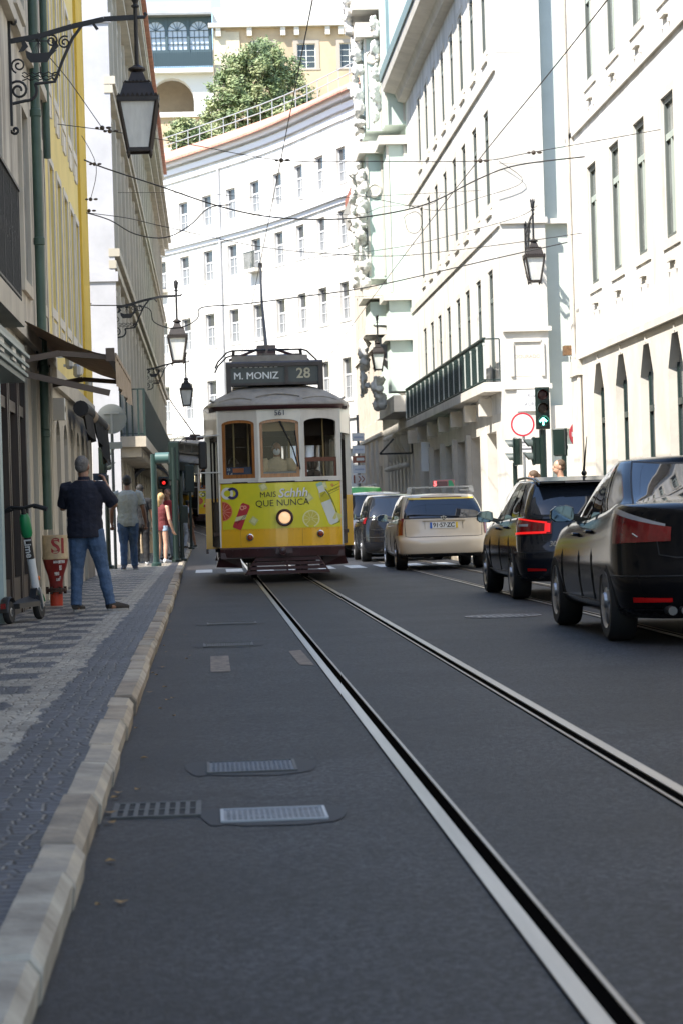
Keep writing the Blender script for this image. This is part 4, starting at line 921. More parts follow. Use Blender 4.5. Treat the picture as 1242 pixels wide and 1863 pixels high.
    # folding doors in the tapered entrances
    for s in (-1, 1):
        for y0, y1 in ((.34, .75), (.8, 1.2)):
            mb = MB(); xa, xb = s*(1.03+.13*(y0-.3)), s*(1.03+.13*(y1-.3))
            for z0, z1 in ((.6, 1.35), (2.36, 2.44)): mb.prism([(xa, y0, z0), (xb, y1, z0), (xb, y1, z1), (xa, y0, z1)], (-.03*s, 0, 0))
            for q, x in ((y0, xa), (y1, xb)): mb.box(min(x, x-.03*s), max(x, x-.03*s), q-.03, q+.03, 1.35, 2.4)
            mb.build('door', TDK, t)
    # roof
    out = []
    m = 16
    for i in range(m+1): x = -1.02+2.04*i/m; out.append((x, .2*x*x-.02))
    out += [(1.1, .45), (1.17, .8), (1.2, 1.3), (1.2, 2.6), (1.2, 4.2), (1.2, 5.8), (1.2, 7.1), (1.17, 7.6), (1.1, 7.95)]
    out += [(-x, LEN-y) for x, y in out]
    out = out[:m+1+9+m+1]+[(-1.1, 7.95), (-1.17, 7.6), (-1.2, 7.1), (-1.2, 5.8), (-1.2, 4.2), (-1.2, 2.6), (-1.2, 1.3), (-1.17, .8), (-1.1, .45)]
    lev = [(2.86, 0), (2.93, -.045), (2.97, -.03), (3.03, .06), (3.10, .17), (3.17, .32), (3.23, .5), (3.275, .72), (3.30, .95)]
    mb = MB(); K = len(out)
    for z, ins in lev:
        for x, y in out:
            cy = min(max(y, 1.2), LEN-1.2); d = math.hypot(x, y-cy) or 1; f = (d-ins)/d; mb.v.append((x*f, cy+(y-cy)*f, z))
    for i in range(len(lev)-1):
        for k in range(K):
            mb.f.append([i*K+k, i*K+(k+1) % K, (i+1)*K+(k+1) % K, (i+1)*K+k]); mb.mi.append(1 if i == 0 else 0)
    mb.f.append(list(range((len(lev)-1)*K, len(lev)*K))); mb.mi.append(0)
    rf = mb.build('roof', [TR, TM], t, smooth=True, recalc=True, ang=60)
    mb = MB()
    for x0, x1, zc in ((-.98, -.43, 3.07), (-.37, .36, 3.115), (.42, .98, 3.07)):
        pts = []
        for i in range(9):
            x = x0+(x1-x0)*i/8; zz = zc-.05*(2*i/8-1)**2-.03*x*x; ins = (zz-2.97)/(3.1-2.97)*.17; pts.append((x*(1-.1*ins), .2*x*x+ins-.03, zz+.01))
        mb.tube(pts, .016, 5)
    mb.tube([(-1.12, .5, 3.05), (-.98, .3, 2.98)], .02, 5); mb.tube([(1.0, .3, 2.98), (1.12, .5, 3.05)], .02, 5)
    mb.build('drip_rail', TR, rf)
    # destination box
    mb = MB(); mb.box(-.84, .78, .45, .85, 3.60, 3.66); mb.box(-.84, .78, .47, .85, 3.29, 3.33); mb.box(-.84, -.76, .45, .85, 3.05, 3.6); mb.box(.70, .78, .45, .85, 3.05, 3.6); mb.box(.14, .2, .45, .8, 3.3, 3.6); mb.box(-.76, .7, .82, .85, 3.3, 3.6)
    mb.prism([(-.84, .45, 3.66), (-.84, .85, 3.66), (-.84, .8, 3.69), (-.84, .5, 3.69)], (1.62, 0, 0))
    sb = mb.build('destination_box', M('sign_housing', (.06, .052, .05), .5, n=6, amt=.3), t)
    mb = MB(); mb.box(-.76, .14, .5, .52, 3.33, 3.6); mb.box(.2, .70, .5, .52, 3.33, 3.6); mb.build('roller_blind', M('blind_grey', (.045, .055, .055), .35), sb)
    mb = MB(); text_into(mb, 'M. MONIZ', .165, FACE(-.345, .498, 3.445)); text_into(mb, 'M. MONIZ', .165, FACE(-.339, .4975, 3.447))
    for x in (-.7, -.6, -.5, -.42, -.33, -.25, -.17, -.08, 0): mb.box(x-.03, x+.02, .495, .4995, 3.585, 3.597)
    mb.build('destination_lettering', M('pale_lettering', (.72, .76, .78), .5), sb)
    mb = MB(); text_into(mb, '28', .24, FACE(.45, .498, 3.47), .004); mb.build('route_number', M('cream_lettering', (.5, .48, .36), .5), sb)
    mb = MB(); text_into(mb, '561', .125, FACE(.02, -.006, 2.795), .0005); mb.build('fleet_number', M('navy_lettering', (.02, .03, .07), .5), t)
    mb = MB(); text_into(mb, 'ENTRADA', .06, Matrix.Translation((-1.102, .72, 2.6)) @ Matrix.Rotation(-1.396, 4, 'Z') @ Matrix.Rotation(PI/2, 4, 'X')); mb.build('entrance_lettering', MATS['navy_lettering'], t)
    # trolley gear
    mb = MB(); mb.box(-.72, .52, 1.2, 7.0, 3.30, 3.40)
    for y in (1.3, 2.6, 4.0, 5.4, 6.8): mb.box(-.66, .46, y, y+.12, 3.4, 3.74)
    mb.box(-.72, .56, 1.3, 6.9, 3.74, 3.84)
    mb.build('roof_board', TR, t)
    mb = MB(); mb.box(-.24, .10, 3.9, 4.6, 3.74, 4.03); mb.box(-.12, -.02, 3.86, 3.9, 3.72, 4.03); mb.tube([(-.55, 4.2, 3.82), (.34, 4.2, 3.82)], .06, 8)
    mb.tube([(-.22, 4.2, 3.98), (-.6, 4.1, 3.83), (-.75, 4.1, 3.78)], .025, 6); mb.tube([(.08, 4.2, 3.98), (.4, 4.1, 3.86), (.5, 4.1, 3.8)], .025, 6)
    tg = mb.build('trolley_base', TM, t, mw=Matrix.Translation((0, 0, .17)))
    for s in (-1, 1):
        mb = MB()
        for y in (3.6, 4.9): mb.tube([(-.07+s*.35, y, 3.93), (-.07+s*.62, y, 3.93), (-.07+s*.72, y, 3.9), (-.07+s*.88, y, 3.74), (-.07+s*.94, y, 3.62)], .016, 5)
        mb.tube([(-.07+s*.6, 3.6, 3.93), (-.07+s*.62, 3.6, 3.75), (-.07+s*.58, 3.6, 3.72)], .03, 5)
        mb.tube([(-.07+s*.02, 3.6, 3.93), (-.07+s*.4, 3.6, 3.93)], .02, 5); mb.build('contact_guard', IRON, t, mw=Matrix.Translation((0, 0, .16)))
    mb = MB(); mb.tube([(-.06, 4.3, 4.15), (-.03, 7.8, 5.3), (.04, 11.2, 6.42)], [.035, .026, .02], 8); mb.box(.0, .08, 11.1, 11.35, 6.38, 6.46); mb.build('trolley_pole', IRON, t)
    # lifeguard apron, steps, truck and wheels
    mb = MB()
    for k, z in enumerate((.40, .33, .26, .19)):
        w = .5+.05*k; mb.prism([(-w+.06, -.05-.05*k, z), (w+.1, -.05-.05*k, z), (w+.1+.012, -.06-.05*k, z-.052), (-w+.05, -.06-.05*k, z-.052)], (0, .02, 0))
    for x0, x1 in ((-.42, -.62), (.58, .76), (0.07, .07)): mb.bar((x0, .0, .42), (x1, -.19, .14), .03, .015)
    mb.build('lifeguard', M('lifeguard_maroon', (.035, .012, .013), .75), t)
    mb = MB()
    for s in (-1, 1):
        for e in (0, 1):
            X = R180 if e else Matrix()
            mb.prism([X @ Vector(p) for p in ((s*.7, .35, .42), (s*1.05, .4, .42), (s*1.1, .45, .26), (s*.66, .35, .24))], X.to_3x3() @ Vector((0, .8, 0)))
        mb.box(s*1.0-.06, s*1.0+.06, 1.3, 7.1, .32, .52)
    mb.build('step', TM, t)
    mb = MB(); mb.box(-.62, .62, 1.6, 6.8, .3, .55); mb.box(-1.1, 1.1, 1.2, 7.2, .5, .78); mb.build('undercarriage', TDK, t)
    for y in (2.9, 5.5):
        for s in (-1, 1): mb = MB(); mb.lathe([(.05, -.05), (.30, -.05), (.33, -.03), (.33, .05), (.36, .07), (.2, .07), (.05, .08)], 20, (s*.45, y, .335), 'x'); mb.build('wheel', M('wheel_steel', (.06, .05, .045), .5, .5), t, smooth=True)
    # lamps and mirror
    def disc(x, z, r, d, off): return [(r, -off), (r*.94, -off-d), (0, -off-d)]
    y0 = lambda x: .2*x*x
    mb = MB(); mb.lathe([(.14, .0), (.145, -.05), (.125, -.075), (.1, -.07), (.1, -.02)], 24, (.05, y0(.05), 1.06), 'y'); hl = mb.build('headlight', TM, t, smooth=True)
    mb = MB(); mb.lathe([(.1, -.03), (.085, -.06), (.03, -.068), (.0, -.07)], 24, (.05, y0(.05), 1.06), 'y'); mb.build('lens', M('lit_headlamp', (1, .62, .34), .15, emit=.3), hl, smooth=True)
    for x, z in ((-.53, .75), (.64, .78)):
        mb = MB(); mb.lathe([(.062, .01), (.06, -.03), (.048, -.035)], 16, (x, y0(x), z), 'y'); ml = mb.build('marker_light', M('chrome', (.6, .6, .6), .15, 1), t, smooth=True)
        mb = MB(); mb.lathe([(.048, -.03), (.035, -.05), (0, -.055)], 16, (x, y0(x), z), 'y'); mb.build('lens', M('amber_red_lens', (.25, .035, .008), .15), ml, smooth=True)
    mb = MB(); mb.box(-1.34, -1.2, .12, .2, 1.9, 2.36); mi = mb.build('wing_mirror', IRON, t, bevel=.03)
    mb = MB(); mb.tube([(-.98, .18, 2.46), (-1.36, .12, 2.44), (-1.36, .12, 2.38)], .012, 6); mb.tube([(-.98, .18, 1.84), (-1.33, .14, 1.84), (-1.3, .14, 1.92)], .012, 6); mb.build('bracket', M('pale_tube', (.5, .5, .48), .4), mi)
    # advertising panel: film on the curved dash
    def film(name, shapes, mat, off, parent):
        mb = MB()
        for sh in shapes:
            pts = []
            for i in range(len(sh)):
                a, b = sh[i], sh[(i+1) % len(sh)]
                pts.append((a[0], y0(a[0])-off, a[1]))
            mb.quad(*pts)
        return mb.build(name, mat, parent)
    mb = MB(); r = []
    for i in range(n+1): x = -.97+1.95*i/n; r += [(x, y0(x)-.006, .885), (x, y0(x)-.006, 1.64)]
    mb.add(r, [(2*i, 2*i+2, 2*i+3, 2*i+1) for i in range(n)])
    ADM = M('advert_film', (.74, .66, .02), .3, n=1.6, c2=(.60, .60, .025), coat=.3)
    ad = mb.build('advert_panel', ADM, t)
    def ring(cx, cz, r1, r2, a0=0, a1=360, k=20):
        out = []
        for i in range(k):
            a, b = math.radians(a0+(a1-a0)*i/k), math.radians(a0+(a1-a0)*(i+1)/k)
            out.append([(cx+r2*math.cos(a), cz+r2*math.sin(a)), (cx+r1*math.cos(a), cz+r1*math.sin(a)), (cx+r1*math.cos(b), cz+r1*math.sin(b)), (cx+r2*math.cos(b), cz+r2*math.sin(b))])
        return out
    col = lambda nm, c: M(nm, c, .35)
    rot = lambda pts, cx, cz, a, s=1: [(cx+s*(x*math.cos(a)-z*math.sin(a)), cz+s*(x*math.sin(a)+z*math.cos(a))) for x, z in pts]
    film('emblem_white_ring', ring(-.885, 1.485, .1, .055), col('film_white', (.75, .75, .72)), .010, ad)
    film('emblem_navy_ring', ring(-.80, 1.485, .1, .055, -140, 140), col('film_navy', (.03, .025, .12)), .012, ad)
    film('grapefruit', [[(-.97, 1.04)]+[(-.97+.15*math.cos(math.radians(a)), 1.19+.15*math.sin(math.radians(a))) for a in range(-90, 91, 15)]], col('film_coral', (.55, .07, .04)), .009, ad)
    film('grapefruit_rind', ring(-.97, 1.19, .165, .15, -90, 90), col('film_orange', (.75, .28, .1)), .0095, ad)
    film('grapefruit_flesh_line', [rot([(.02, -.004), (.14, -.004), (.14, .004), (.02, .004)], -.97, 1.19, math.radians(a)) for a in (-70, -40, -10, 20, 50, 75)], col('film_pink', (.8, .35, .25)), .0105, ad)
    can = [(-.065, -.22), (.065, -.22), (.075, -.2), (.075, .19), (.055, .22), (-.055, .22), (-.075, .19), (-.075, -.2)]; ca = math.radians(-22)
    film('drink_can', [rot(can, -.66, 1.10, ca)], col('film_red', (.5, .035, .05)), .010, ad)
    film('can_label', [rot([(-.075, -.12), (.075, -.02), (.075, .06), (-.075, -.04)], -.66, 1.10, ca)], col('film_cream', (.7, .66, .4)), .0115, ad)
    film('can_flower', ring(-.645, 1.24, .04, .02)+ring(-.6, 1.25, .03, .012), col('film_pink', (.8, .35, .25)), .0115, ad)
    bot = [(-.05, .38), (.05, .38), (.05, .26), (.075, .16), (.085, .05), (.085, -.3), (.06, -.34), (-.06, -.34), (-.085, -.3), (-.085, .05), (-.075, .16), (-.05, .26)]; ba = math.radians(20)
    film('bottle_shadow', [rot(bot, .80, 1.25, ba, .98)], col('film_shadow_green', (.2, .22, .02)), .008, ad)
    film('bottle', [rot(bot, .765, 1.26, ba)], col('film_bottle', (.62, .66, .64)), .010, ad)
    film('bottle_neck', [rot([(-.052, .22), (.052, .22), (.078, .13), (.083, .06), (-.083, .06), (-.078, .13)], .765, 1.26, ba)], col('film_lime', (.50, .46, .02)), .0115, ad)
    film('bottle_cap', [rot([(-.052, .385), (.052, .385), (.052, .33), (-.052, .33)], .765, 1.26, ba)], col('film_cap', (.3, .5, .4)), .0115, ad)
    film('lemon_rind', ring(.49, 1.03, .145, .122, -70, 250), col('film_pale_yellow', (.74, .72, .33)), .010, ad)
    film('lemon_flesh', [[(.49+.122*math.cos(math.radians(a)), 1.03+.122*math.sin(math.radians(a))) for a in range(-60, 241, 20)]], col('film_lemon', (.6, .54, .08)), .009, ad)
    film('lemon_segment_line', [rot([(.015, -.004), (.12, -.004), (.12, .004), (.015, .004)], .49, 1.03, math.radians(a)) for a in range(-40, 230, 38)], col('film_pale_yellow', (.74, .72, .33)), .0105, ad)
    sq = [(-.06, -.06), (.06, -.06), (.06, .06), (-.06, .06)]
    film('ice_cube', [rot(sq, x, z, a) for x, z, a in ((-.29, 1.575, .4), (-.46, 1.02, .9), (.71, 1.57, .3), (.46, 1.38, .6), (.93, 1.05, 1.1))], col('film_ice', (.56, .56, .2)), .009, ad)
    film('ice_face', [rot([(-.035, -.04), (.04, -.03), (.03, .045), (-.04, .035)], x, z, a) for x, z, a in ((-.285, 1.58, .4), (-.455, 1.025, .9), (.715, 1.575, .3), (.465, 1.385, .6))], col('film_ice_light', (.66, .66, .36)), .0095, ad)
    def print_text(name, s, size, cx, cz, mat, ang=0, off=.0125, bold=0, shear=0):
        o = text('tmp', s, size, mat, None, None, 0, bold, shear); me = o.data; bpy.data.objects.remove(o); c, sn = math.cos(ang), math.sin(ang)
        for v in me.vertices:
            x = cx+v.co.x*c-v.co.y*sn; z = cz+v.co.x*sn+v.co.y*c; v.co = (x, y0(x)-off, z)
        me.name = name; return link_mesh(name, me, ad)
    BL = col('film_black', (.012, .012, .01))
    print_text('advert_lettering', 'MAIS', .128, -.215, 1.445, BL, .02); print_text('advert_lettering', 'QUE NUNCA', .150, .02, 1.305, BL, .02)
    print_text('advert_shadow', 'Schhh', .205, .202, 1.458, col('film_shadow_green', (.2, .22, .02)), .02, .012, .004, .22)
    print_text('advert_lettering', 'Schhh', .205, .195, 1.465, col('film_silver', (.76, .75, .76)), .02, .0135, .003, .22)
    print_text('advert_logo', 'Schweppes', .05, .885, 1.515, BL, .42, .0125, 0, .3)
    print_text('can_lettering', 'Schwepp', .06, -.665, 1.055, BL, .75, .0128, 0, .2)
    print_text('bottle_lettering', 'Schwe', .04, .705, 1.43, BL, .9, .0128, 0, .2)
    film('logo_line', [rot([(-.1, -.003), (.1, -.003), (.1, .003), (-.1, .003)], .89, 1.47, .42), rot([(-.02, -.003), (.1, -.003), (.1, .003), (-.02, .003)], .875, 1.56, .42)], BL, .0125, ad)
    film('logo_emblem', ring(.86, 1.58, .022, .012), col('film_red', (.5, .035, .05)), .0125, ad)
    return t
tram = make_tram('yellow and white tram with a lime drinks advert on its curved front')
tram2 = copy_tree(tram); tram2['label'] = 'far yellow tram climbing the bend, half hidden behind the near tram'
tram2.location = (.55, 113, gz(113)-.05); tram2.rotation_euler = (math.atan(.062), 0, math.radians(15))
# ================================================================ CARS
def crom(P, n):
    """smooth resample of rows of points"""
    P = np.array(P, float); k = len(P); out = []
    for i in range(k-1):
        p0, p1, p2, p3 = P[max(i-1, 0)], P[i], P[i+1], P[min(i+2, k-1)]
        for j in range(n):
            t = j/n; out.append(.5*((2*p1)+(-p0+p2)*t+(2*p0-5*p1+4*p2-p3)*t*t+(-p0+3*p1-3*p2+p3)*t**3))
    out.append(P[-1]); return np.array(out)
NR, NS, NF = 12, 26, 10
NC = NR+NS+NF+1
def plan(W, yr, yf, cr, cf, n=3.0, bar=.03, nf=2.4):
    pts = []
    for i in range(NR):
        a = PI/2*i/NR; pts.append((W*math.sin(a)**(2/n), yr+cr*(1-math.cos(a)**(2/n))))
    ya, yb = yr+cr, yf-cf
    for i in range(NS): pts.append((W, ya+(yb-ya)*i/NS))
    for i in range(NF+1):
        a = PI/2*i/NF; pts.append((W*math.cos(a)**(2/nf) if i < NF else 0, yf-cf*(1-math.sin(a)**(2/nf))))
    ym = (yr+yf)/2; h = (yf-yr)/2
    return [(x*(1-bar*((y-ym)/h)**2), y) for x, y in pts]
class Surf:
    """rows of half contours, sampled by column c (negative = left side) and level v"""
    def __init__(s, rows): s.R = np.array(rows, float)            # levels x NC x 3
    def at(s, c, v, off=0):
        def raw(c, v):
            a = min(abs(c), NC-1); i = min(int(a), NC-2); j = min(max(int(v), 0), len(s.R)-2); f, g = a-i, v-j
            p = (s.R[j, i]*(1-f)+s.R[j, i+1]*f)*(1-g)+(s.R[j+1, i]*(1-f)+s.R[j+1, i+1]*f)*g
            return Vector((p[0]*(1 if c >= 0 else -1), p[1], p[2]))
        p = raw(c, v)
        if off:
            e = .25; n = (raw(c+e, v)-raw(c-e, v)).cross(raw(c, min(v+e, len(s.R)-1))-raw(c, max(v-e, 0)))
            if n.length > 1e-9: p = p+n.normalized()*off
        return p
    def patch(s, mb, c0, c1, v0, v1, off, nc=10, nv=4, vf0=None, vf1=None, thick=True):
        """raised panel on the surface; vf0/vf1 bend its lower and upper edge along c"""
        r = []
        for i in range(nc+1):
            c = c0+(c1-c0)*i/nc; a = vf0(i/nc) if vf0 else v0; b = vf1(i/nc) if vf1 else v1
            for j in range(nv+1): r.append(s.at(c, a+(b-a)*j/nv, off))
        b0 = len(mb.v); mb.add(r, [(i*(nv+1)+j, (i+1)*(nv+1)+j, (i+1)*(nv+1)+j+1, i*(nv+1)+j+1) for i in range(nc) for j in range(nv)])
    def col_at_y(s, y, v=2):
        return float(np.interp(y, s.R[int(v), NR:NR+NS, 1], np.arange(NR, NR+NS)))
TYRE = RUBBER; RIM = M('alloy_rim', (.42, .42, .43), .35, .8)
CARGLASS = M('car_glass', (.012, .016, .024), .02, spec=.8); TAILRED = M('tail_red', (.20, .005, .008), .12, coat=.6, n=18, amt=.35); TAILCLR = M('tail_clear', (.34, .33, .34), .15, coat=.5)
TAILLIT = M('tail_lit', (.9, .01, .01), .3, emit=.3); REFL = M('red_reflector', (.5, .008, .008), .2); CHROME = M('chrome', (.6, .6, .6), .15, 1); SEAM = M('seam', (.004, .004, .004), .6); PLASTIC = M('black_plastic', (.015, .015, .016), .5)
def wheel(par, x, y, R, W, side, spokes):
    mb = MB(); mb.lathe([(R*.68, -W/2+.01), (R*.72, -W/2), (R*.93, -W/2), (R, -W/2+.03), (R, W/2-.03), (R*.93, W/2), (R*.72, W/2), (R*.68, W/2-.01)], 28, axis='x', cap=False); w = mb.build('wheel', TYRE, par, smooth=True, mw=Matrix.Translation((x, y, R)))
    mb = MB(); o = side*W/2
    mb.lathe([(R*.69, -W/2), (R*.69, W/2)], 28, axis='x', cap=False)
    for k in range(spokes):
        a = 2*PI*k/spokes+.3; c, s_ = math.cos(a), math.sin(a); d = .055 if spokes < 8 else .03
        p = lambda r, q: Vector((o*.72+(-side*.015 if r > R*.4 else 0), r*c-q*s_, r*s_+q*c))
        mb.prism([p(.03, -d), p(R*.66, -d*.75), p(R*.66, d*.75), p(.03, d)], (side*.025, 0, 0))
    mb.lathe([(.0, o*.72+side*.05), (.06, o*.72+side*.045), (.07, o*.72)], 14, axis='x')
    mb.lathe([(R*.62, o*.8), (R*.69, o*.98)], 28, axis='x', cap=False)
    mb.build('rim', RIM, w, recalc=True)
    mb = MB(); mb.lathe([(R*.6, 0), (R*.6, side*.02)], 20, axis='x'); mb.build('brake', PLASTIC, w)
def car(name, label, loc, rz, P):
    t = thing(name, label, 'car', loc, rz, None)
    L, W = P['L'], P['W']/2; paint = P['paint']; R = P['R']
    belt = lambda y: float(np.interp(y, *zip(*P['belt']))); roof = lambda y: float(np.interp(y, *zip(*P['roof'])))
    lv = P['levels']     # (z or fraction-to-belt, width scale, rear inset, front inset)
    rows = []
    for z, ws, ri, fi in lv:
        pl = plan(W*ws, ri, L-fi, P.get('cr', .42), P.get('cf', .7), P.get('n', 3.2))
        rows.append([(x, y, z if z < .62 else (.6+(belt(y)-.6)*(z-1))) for x, y in pl])
    rows = [np.array(r) for r in rows]
    dense = crom(np.stack(rows), 3); T = Surf(dense); nl = len(dense)
    vmap = lambda k: k*3
    mb = MB(); ringn = 2*NC-2
    for j in range(nl):
        for i in range(NC): mb.v.append(tuple(dense[j, i]))
        for i in range(NC-2, 0, -1): p = dense[j, i]; mb.v.append((-p[0], p[1], p[2]))
    for j in range(nl-1):
        for i in range(ringn): mb.f.append([j*ringn+i, j*ringn+(i+1) % ringn, (j+1)*ringn+(i+1) % ringn, (j+1)*ringn+i]); mb.mi.append(0)
    mb.f.append(list(range(ringn))[::-1]); mb.mi.append(1)
    top = (nl-1)*ringn; mid = len(mb.v)
    for i in range(NC): p = dense[-1, i]; mb.v.append((0, p[1], p[2]+(.035*min(1, p[0]/.5)) if 0 < i < NC-1 else p[2]))
    cen = lambda i: top+i if i in (0, NC-1) else mid+i
    for i in range(NC-1):
        a, b = top+i, top+i+1; c, d = top+(ringn-i) % ringn, top+(ringn-i-1) % ringn
        for q in ([a, b, cen(i+1), cen(i)], [cen(i), cen(i+1), d, c]):
            q = [x for k, x in enumerate(q) if x not in q[:k]]
            if len(q) > 2: mb.f.append(q); mb.mi.append(0)
    body = mb.build('body', [paint, PLASTIC], t, smooth=True, recalc=True, ang=50)
    cut = MB(); wy = (P['ra'], P['fa'])
    for y in wy:
        for s in (-1, 1): cut.lathe([(R+.045, s*(W-.30)), (R+.045, s*(W+.2))], 36, (0, y, R+.005), 'x')
    co = cut.build('cut', PLASTIC, None, recalc=True)
    bm_ = body.modifiers.new('b', 'BOOLEAN'); bm_.operation = 'DIFFERENCE'; bm_.object = co; bm_.solver = 'EXACT'
    bpy.context.view_layer.update(); apply_mods(body); bpy.data.objects.remove(co)
    me = body.data
    for p in me.polygons:
        c = p.center
        for y in wy:
            d = math.hypot(c.y-y, c.z-R-.005)
            if (abs(p.normal.x) < .35 and R+.03 < d < R+.048 and abs(c.x) > W-.31) or (abs(p.normal.x) > .9 and d < R+.05 and abs(abs(c.x)-(W-.30)) < .004): p.material_index = 1
    me.set_sharp_from_angle(angle=math.radians(40))
    # greenhouse
    g = P['gh']; lev = []
    for k, (fr, ws, yr, yf) in enumerate(g):
        pl = plan(W*ws, yr, yf, P.get('gcr', .3), .5, P.get('gn', 3.4), .05)
        lev.append([(x, y, (belt(y)-.03)*(1-fr)+(roof(y)-.03*1)*fr) for x, y in pl])
    gd = crom(np.array(lev), 4); G = Surf(gd); gl = len(gd)
    mb = MB(); vs = []
    for j in range(gl):
        for i in range(NC): vs.append(tuple(gd[j, i]))
        for i in range(NC-2, 0, -1): p = gd[j, i]; vs.append((-p[0], p[1], p[2]))
    fs = [(j*ringn+i, j*ringn+(i+1) % ringn, (j+1)*ringn+(i+1) % ringn, (j+1)*ringn+i) for j in range(gl-1) for i in range(ringn)]
    mb.add(vs, fs); top = (gl-1)*ringn; base = len(mb.v); KX = 4; idx = {}
    for i in range(NC):
        p = gd[-1, i]
        for k in range(KX+1):
            f = 1-2*k/KX
            if i in (0, NC-1): idx[i, k] = top+i
            elif k == 0: idx[i, k] = top+i
            elif k == KX: idx[i, k] = top+ringn-i
            else: mb.v.append((p[0]*f, p[1], p[2]+.035*(1-f*f)*min(1, p[0]/.3))); idx[i, k] = len(mb.v)-1
    for i in range(NC-1):
        for k in range(KX):
            q = [idx[i, k], idx[i+1, k], idx[i+1, k+1], idx[i, k+1]]; q = [x for n_, x in enumerate(q) if x not in q[:n_]]
            if len(q) > 2: mb.f.append(q); mb.mi.append(0)
    cab = mb.build('cabin', P.get('roofpaint', paint), t, smooth=True, recalc=True, ang=55)
    gv = gl-1
    cy = lambda y, v=2: G.col_at_y(y, v)
    # glass: rear window, side windows between pillars, windscreen
    mb = MB(); r0, r1 = P['rw']; vl, vh = P.get('rwv', (.12, .9)); w_ = P.get('rwc', 8.6)
    G.patch(mb, -w_, w_, vl*gv, vh*gv, .006, 20, 5); mb.build('rear_window', CARGLASS, t, smooth=True)
    mb = MB(); G.patch(mb, -w_-.4, w_+.4, (vl-.05)*gv, (vh+.05)*gv, .003, 20, 5); mb.build('rear_window_seal', SEAM, t, smooth=True)
    for s in (-1, 1):
        for y0, y1, va, vb, e0, e1 in P['side']:
            mb = MB(); c0, c1 = s*cy(y0), s*cy(y1)
            lo = lambda q, va=va: va*gv
            hi = lambda q, vb=vb, e0=e0, e1=e1: gv*(vb-e0*max(0, 1-q*2.2)**2-e1*max(0, (q-.35)/.65)**1.4)
            if s > 0: G.patch(mb, c0, c1, 0, 0, .006, 10, 4, lo, hi)
            else: G.patch(mb, c0, c1, 0, 0, .006, 10, 4, lo, hi)
            mb.build('side_window', CARGLASS, t, smooth=True)
    mb = MB(); G.patch(mb, NC-1-8.5, NC-1, .1*gv, .93*gv, .006, 10, 4); G.patch(mb, -(NC-1), -(NC-1-8.5), .1*gv, .93*gv, .006, 10, 4); mb.build('windscreen', CARGLASS, t, smooth=True)
    # chrome or dark strip under the windows, door seams, handles
    mb = MB()
    for s in (-1, 1): mb.tube([G.at(s*cy(y), .07*gv, .006) for y in np.linspace(P['side'][0][0]-.1, P['side'][-1][1]+.15, 18)], .009, 5)
    mb.build('window_trim', P.get('trim', PLASTIC), t)
    vb = vmap(len(lv)-1)
    mb = MB()
    for s in (-1, 1):
        for y in P['doors']: mb.tube([T.at(s*T.col_at_y(y+dy), v, .005) for v, dy in ((4, .0), (8, .0), (12, 0), (vb-2, .03), (vb, .06))], .005, 4)
        mb.tube([T.at(s*T.col_at_y(y), 4.2, .005) for y in np.linspace(P['ra']+R+.06, P['fa']-R-.06, 12)], .005, 4)
    mb.build('door_seam', SEAM, t)
    for s in (-1, 1):
        for y in P['handles']:
            p = T.at(s*T.col_at_y(y), P.get('hv', vb-4.5), 0); mb = MB(); mb.tube([p+Vector((s*.0, -.1, 0)), p+Vector((s*.035, -.07, .005)), p+Vector((s*.035, .07, .005)), p+Vector((0, .1, 0))], .014, 6); mb.build('door_handle', paint, t, smooth=True)
    # mirrors
    for s in (-1, 1):
        p = G.at(s*cy(P['my']), .12*gv, 0); mb = MB()
        mw_, mh = .21, .15
        pts = [(0, -.2), (.02, -.75), (.25, -1), (.8, -.95), (1, -.55), (.98, .4), (.75, .9), (.3, 1), (.03, .7)]
        rr = []
        for k, (dy, sc) in enumerate(((-.06, .93), (-.05, 1), (.02, 1), (.09, .75), (.12, .3))):
            rr += [(p.x+s*(.07+mw_*(.5+(a-.5)*sc)), p.y+dy, p.z+.06+mh/2*b*sc) for a, b in pts]
        K = len(pts); mb.add(rr, [(i*K+k, i*K+(k+1) % K, (i+1)*K+(k+1) % K, (i+1)*K+k) for i in range(4) for k in range(K)]+[tuple(range(4*K, 5*K))]); mb.bar(p, (p.x+s*.12, p.y, p.z+.03), .07, .05)
        m_ = mb.build('wing_mirror', P.get('mirrorpaint', paint), t, smooth=True, recalc=True)
        mb = MB(); mb.quad(*[(p.x+s*(.07+mw_*(.5+(a-.5)*.93)), p.y-.0605, p.z+.06+mh/2*b*.93) for a, b in pts]); mb.build('mirror_glass', M('mirror', (.10, .13, .15), .05, .9), m_)
    # lights
    for nm, mat, c0, c1, va, vb_, fa, fb, off in P['lights']:
        for s in (-1, 1):
            mb = MB()
            T.patch(mb, s*c0, s*c1, 0, 0, off, 12, 4, lambda q: va+fa*q, lambda q: vb_+fb*q); mb.build(nm, mat, t, smooth=True)
    # bumper line, lower skirt, tailpipe
    mb = MB()
    for v in P.get('lines', ()): mb.tube([T.at(c, v, .002) for c in np.linspace(-NR-1, NR+1, 34)], .006, 4)
    if P.get('lid'):
        c_, va, vb_ = P['lid']; mb.tube([T.at(-c_+.3, vb_, .001), T.at(-c_, (va+vb_)/2, .001)]+[T.at(-c_+.6, va, .001)]+[T.at(c, va-.4, .001) for c in np.linspace(-c_+2, c_-2, 14)]+[T.at(c_-.6, va, .001), T.at(c_, (va+vb_)/2, .001), T.at(c_-.3, vb_, .001)], .006, 4)
    mb.build('panel_gap', SEAM, t)
    mb = MB(); T.patch(mb, -NR-2, NR+2, .3, P.get('skirt', 3.0), .004, 26, 2); mb.build('lower_bumper', P.get('skirtmat', PLASTIC), t, smooth=True)
    mb = MB()
    for x in P.get('pipes', ()): mb.tube([(x, -.0, .27), (x, .25, .27)], .035, 10); 
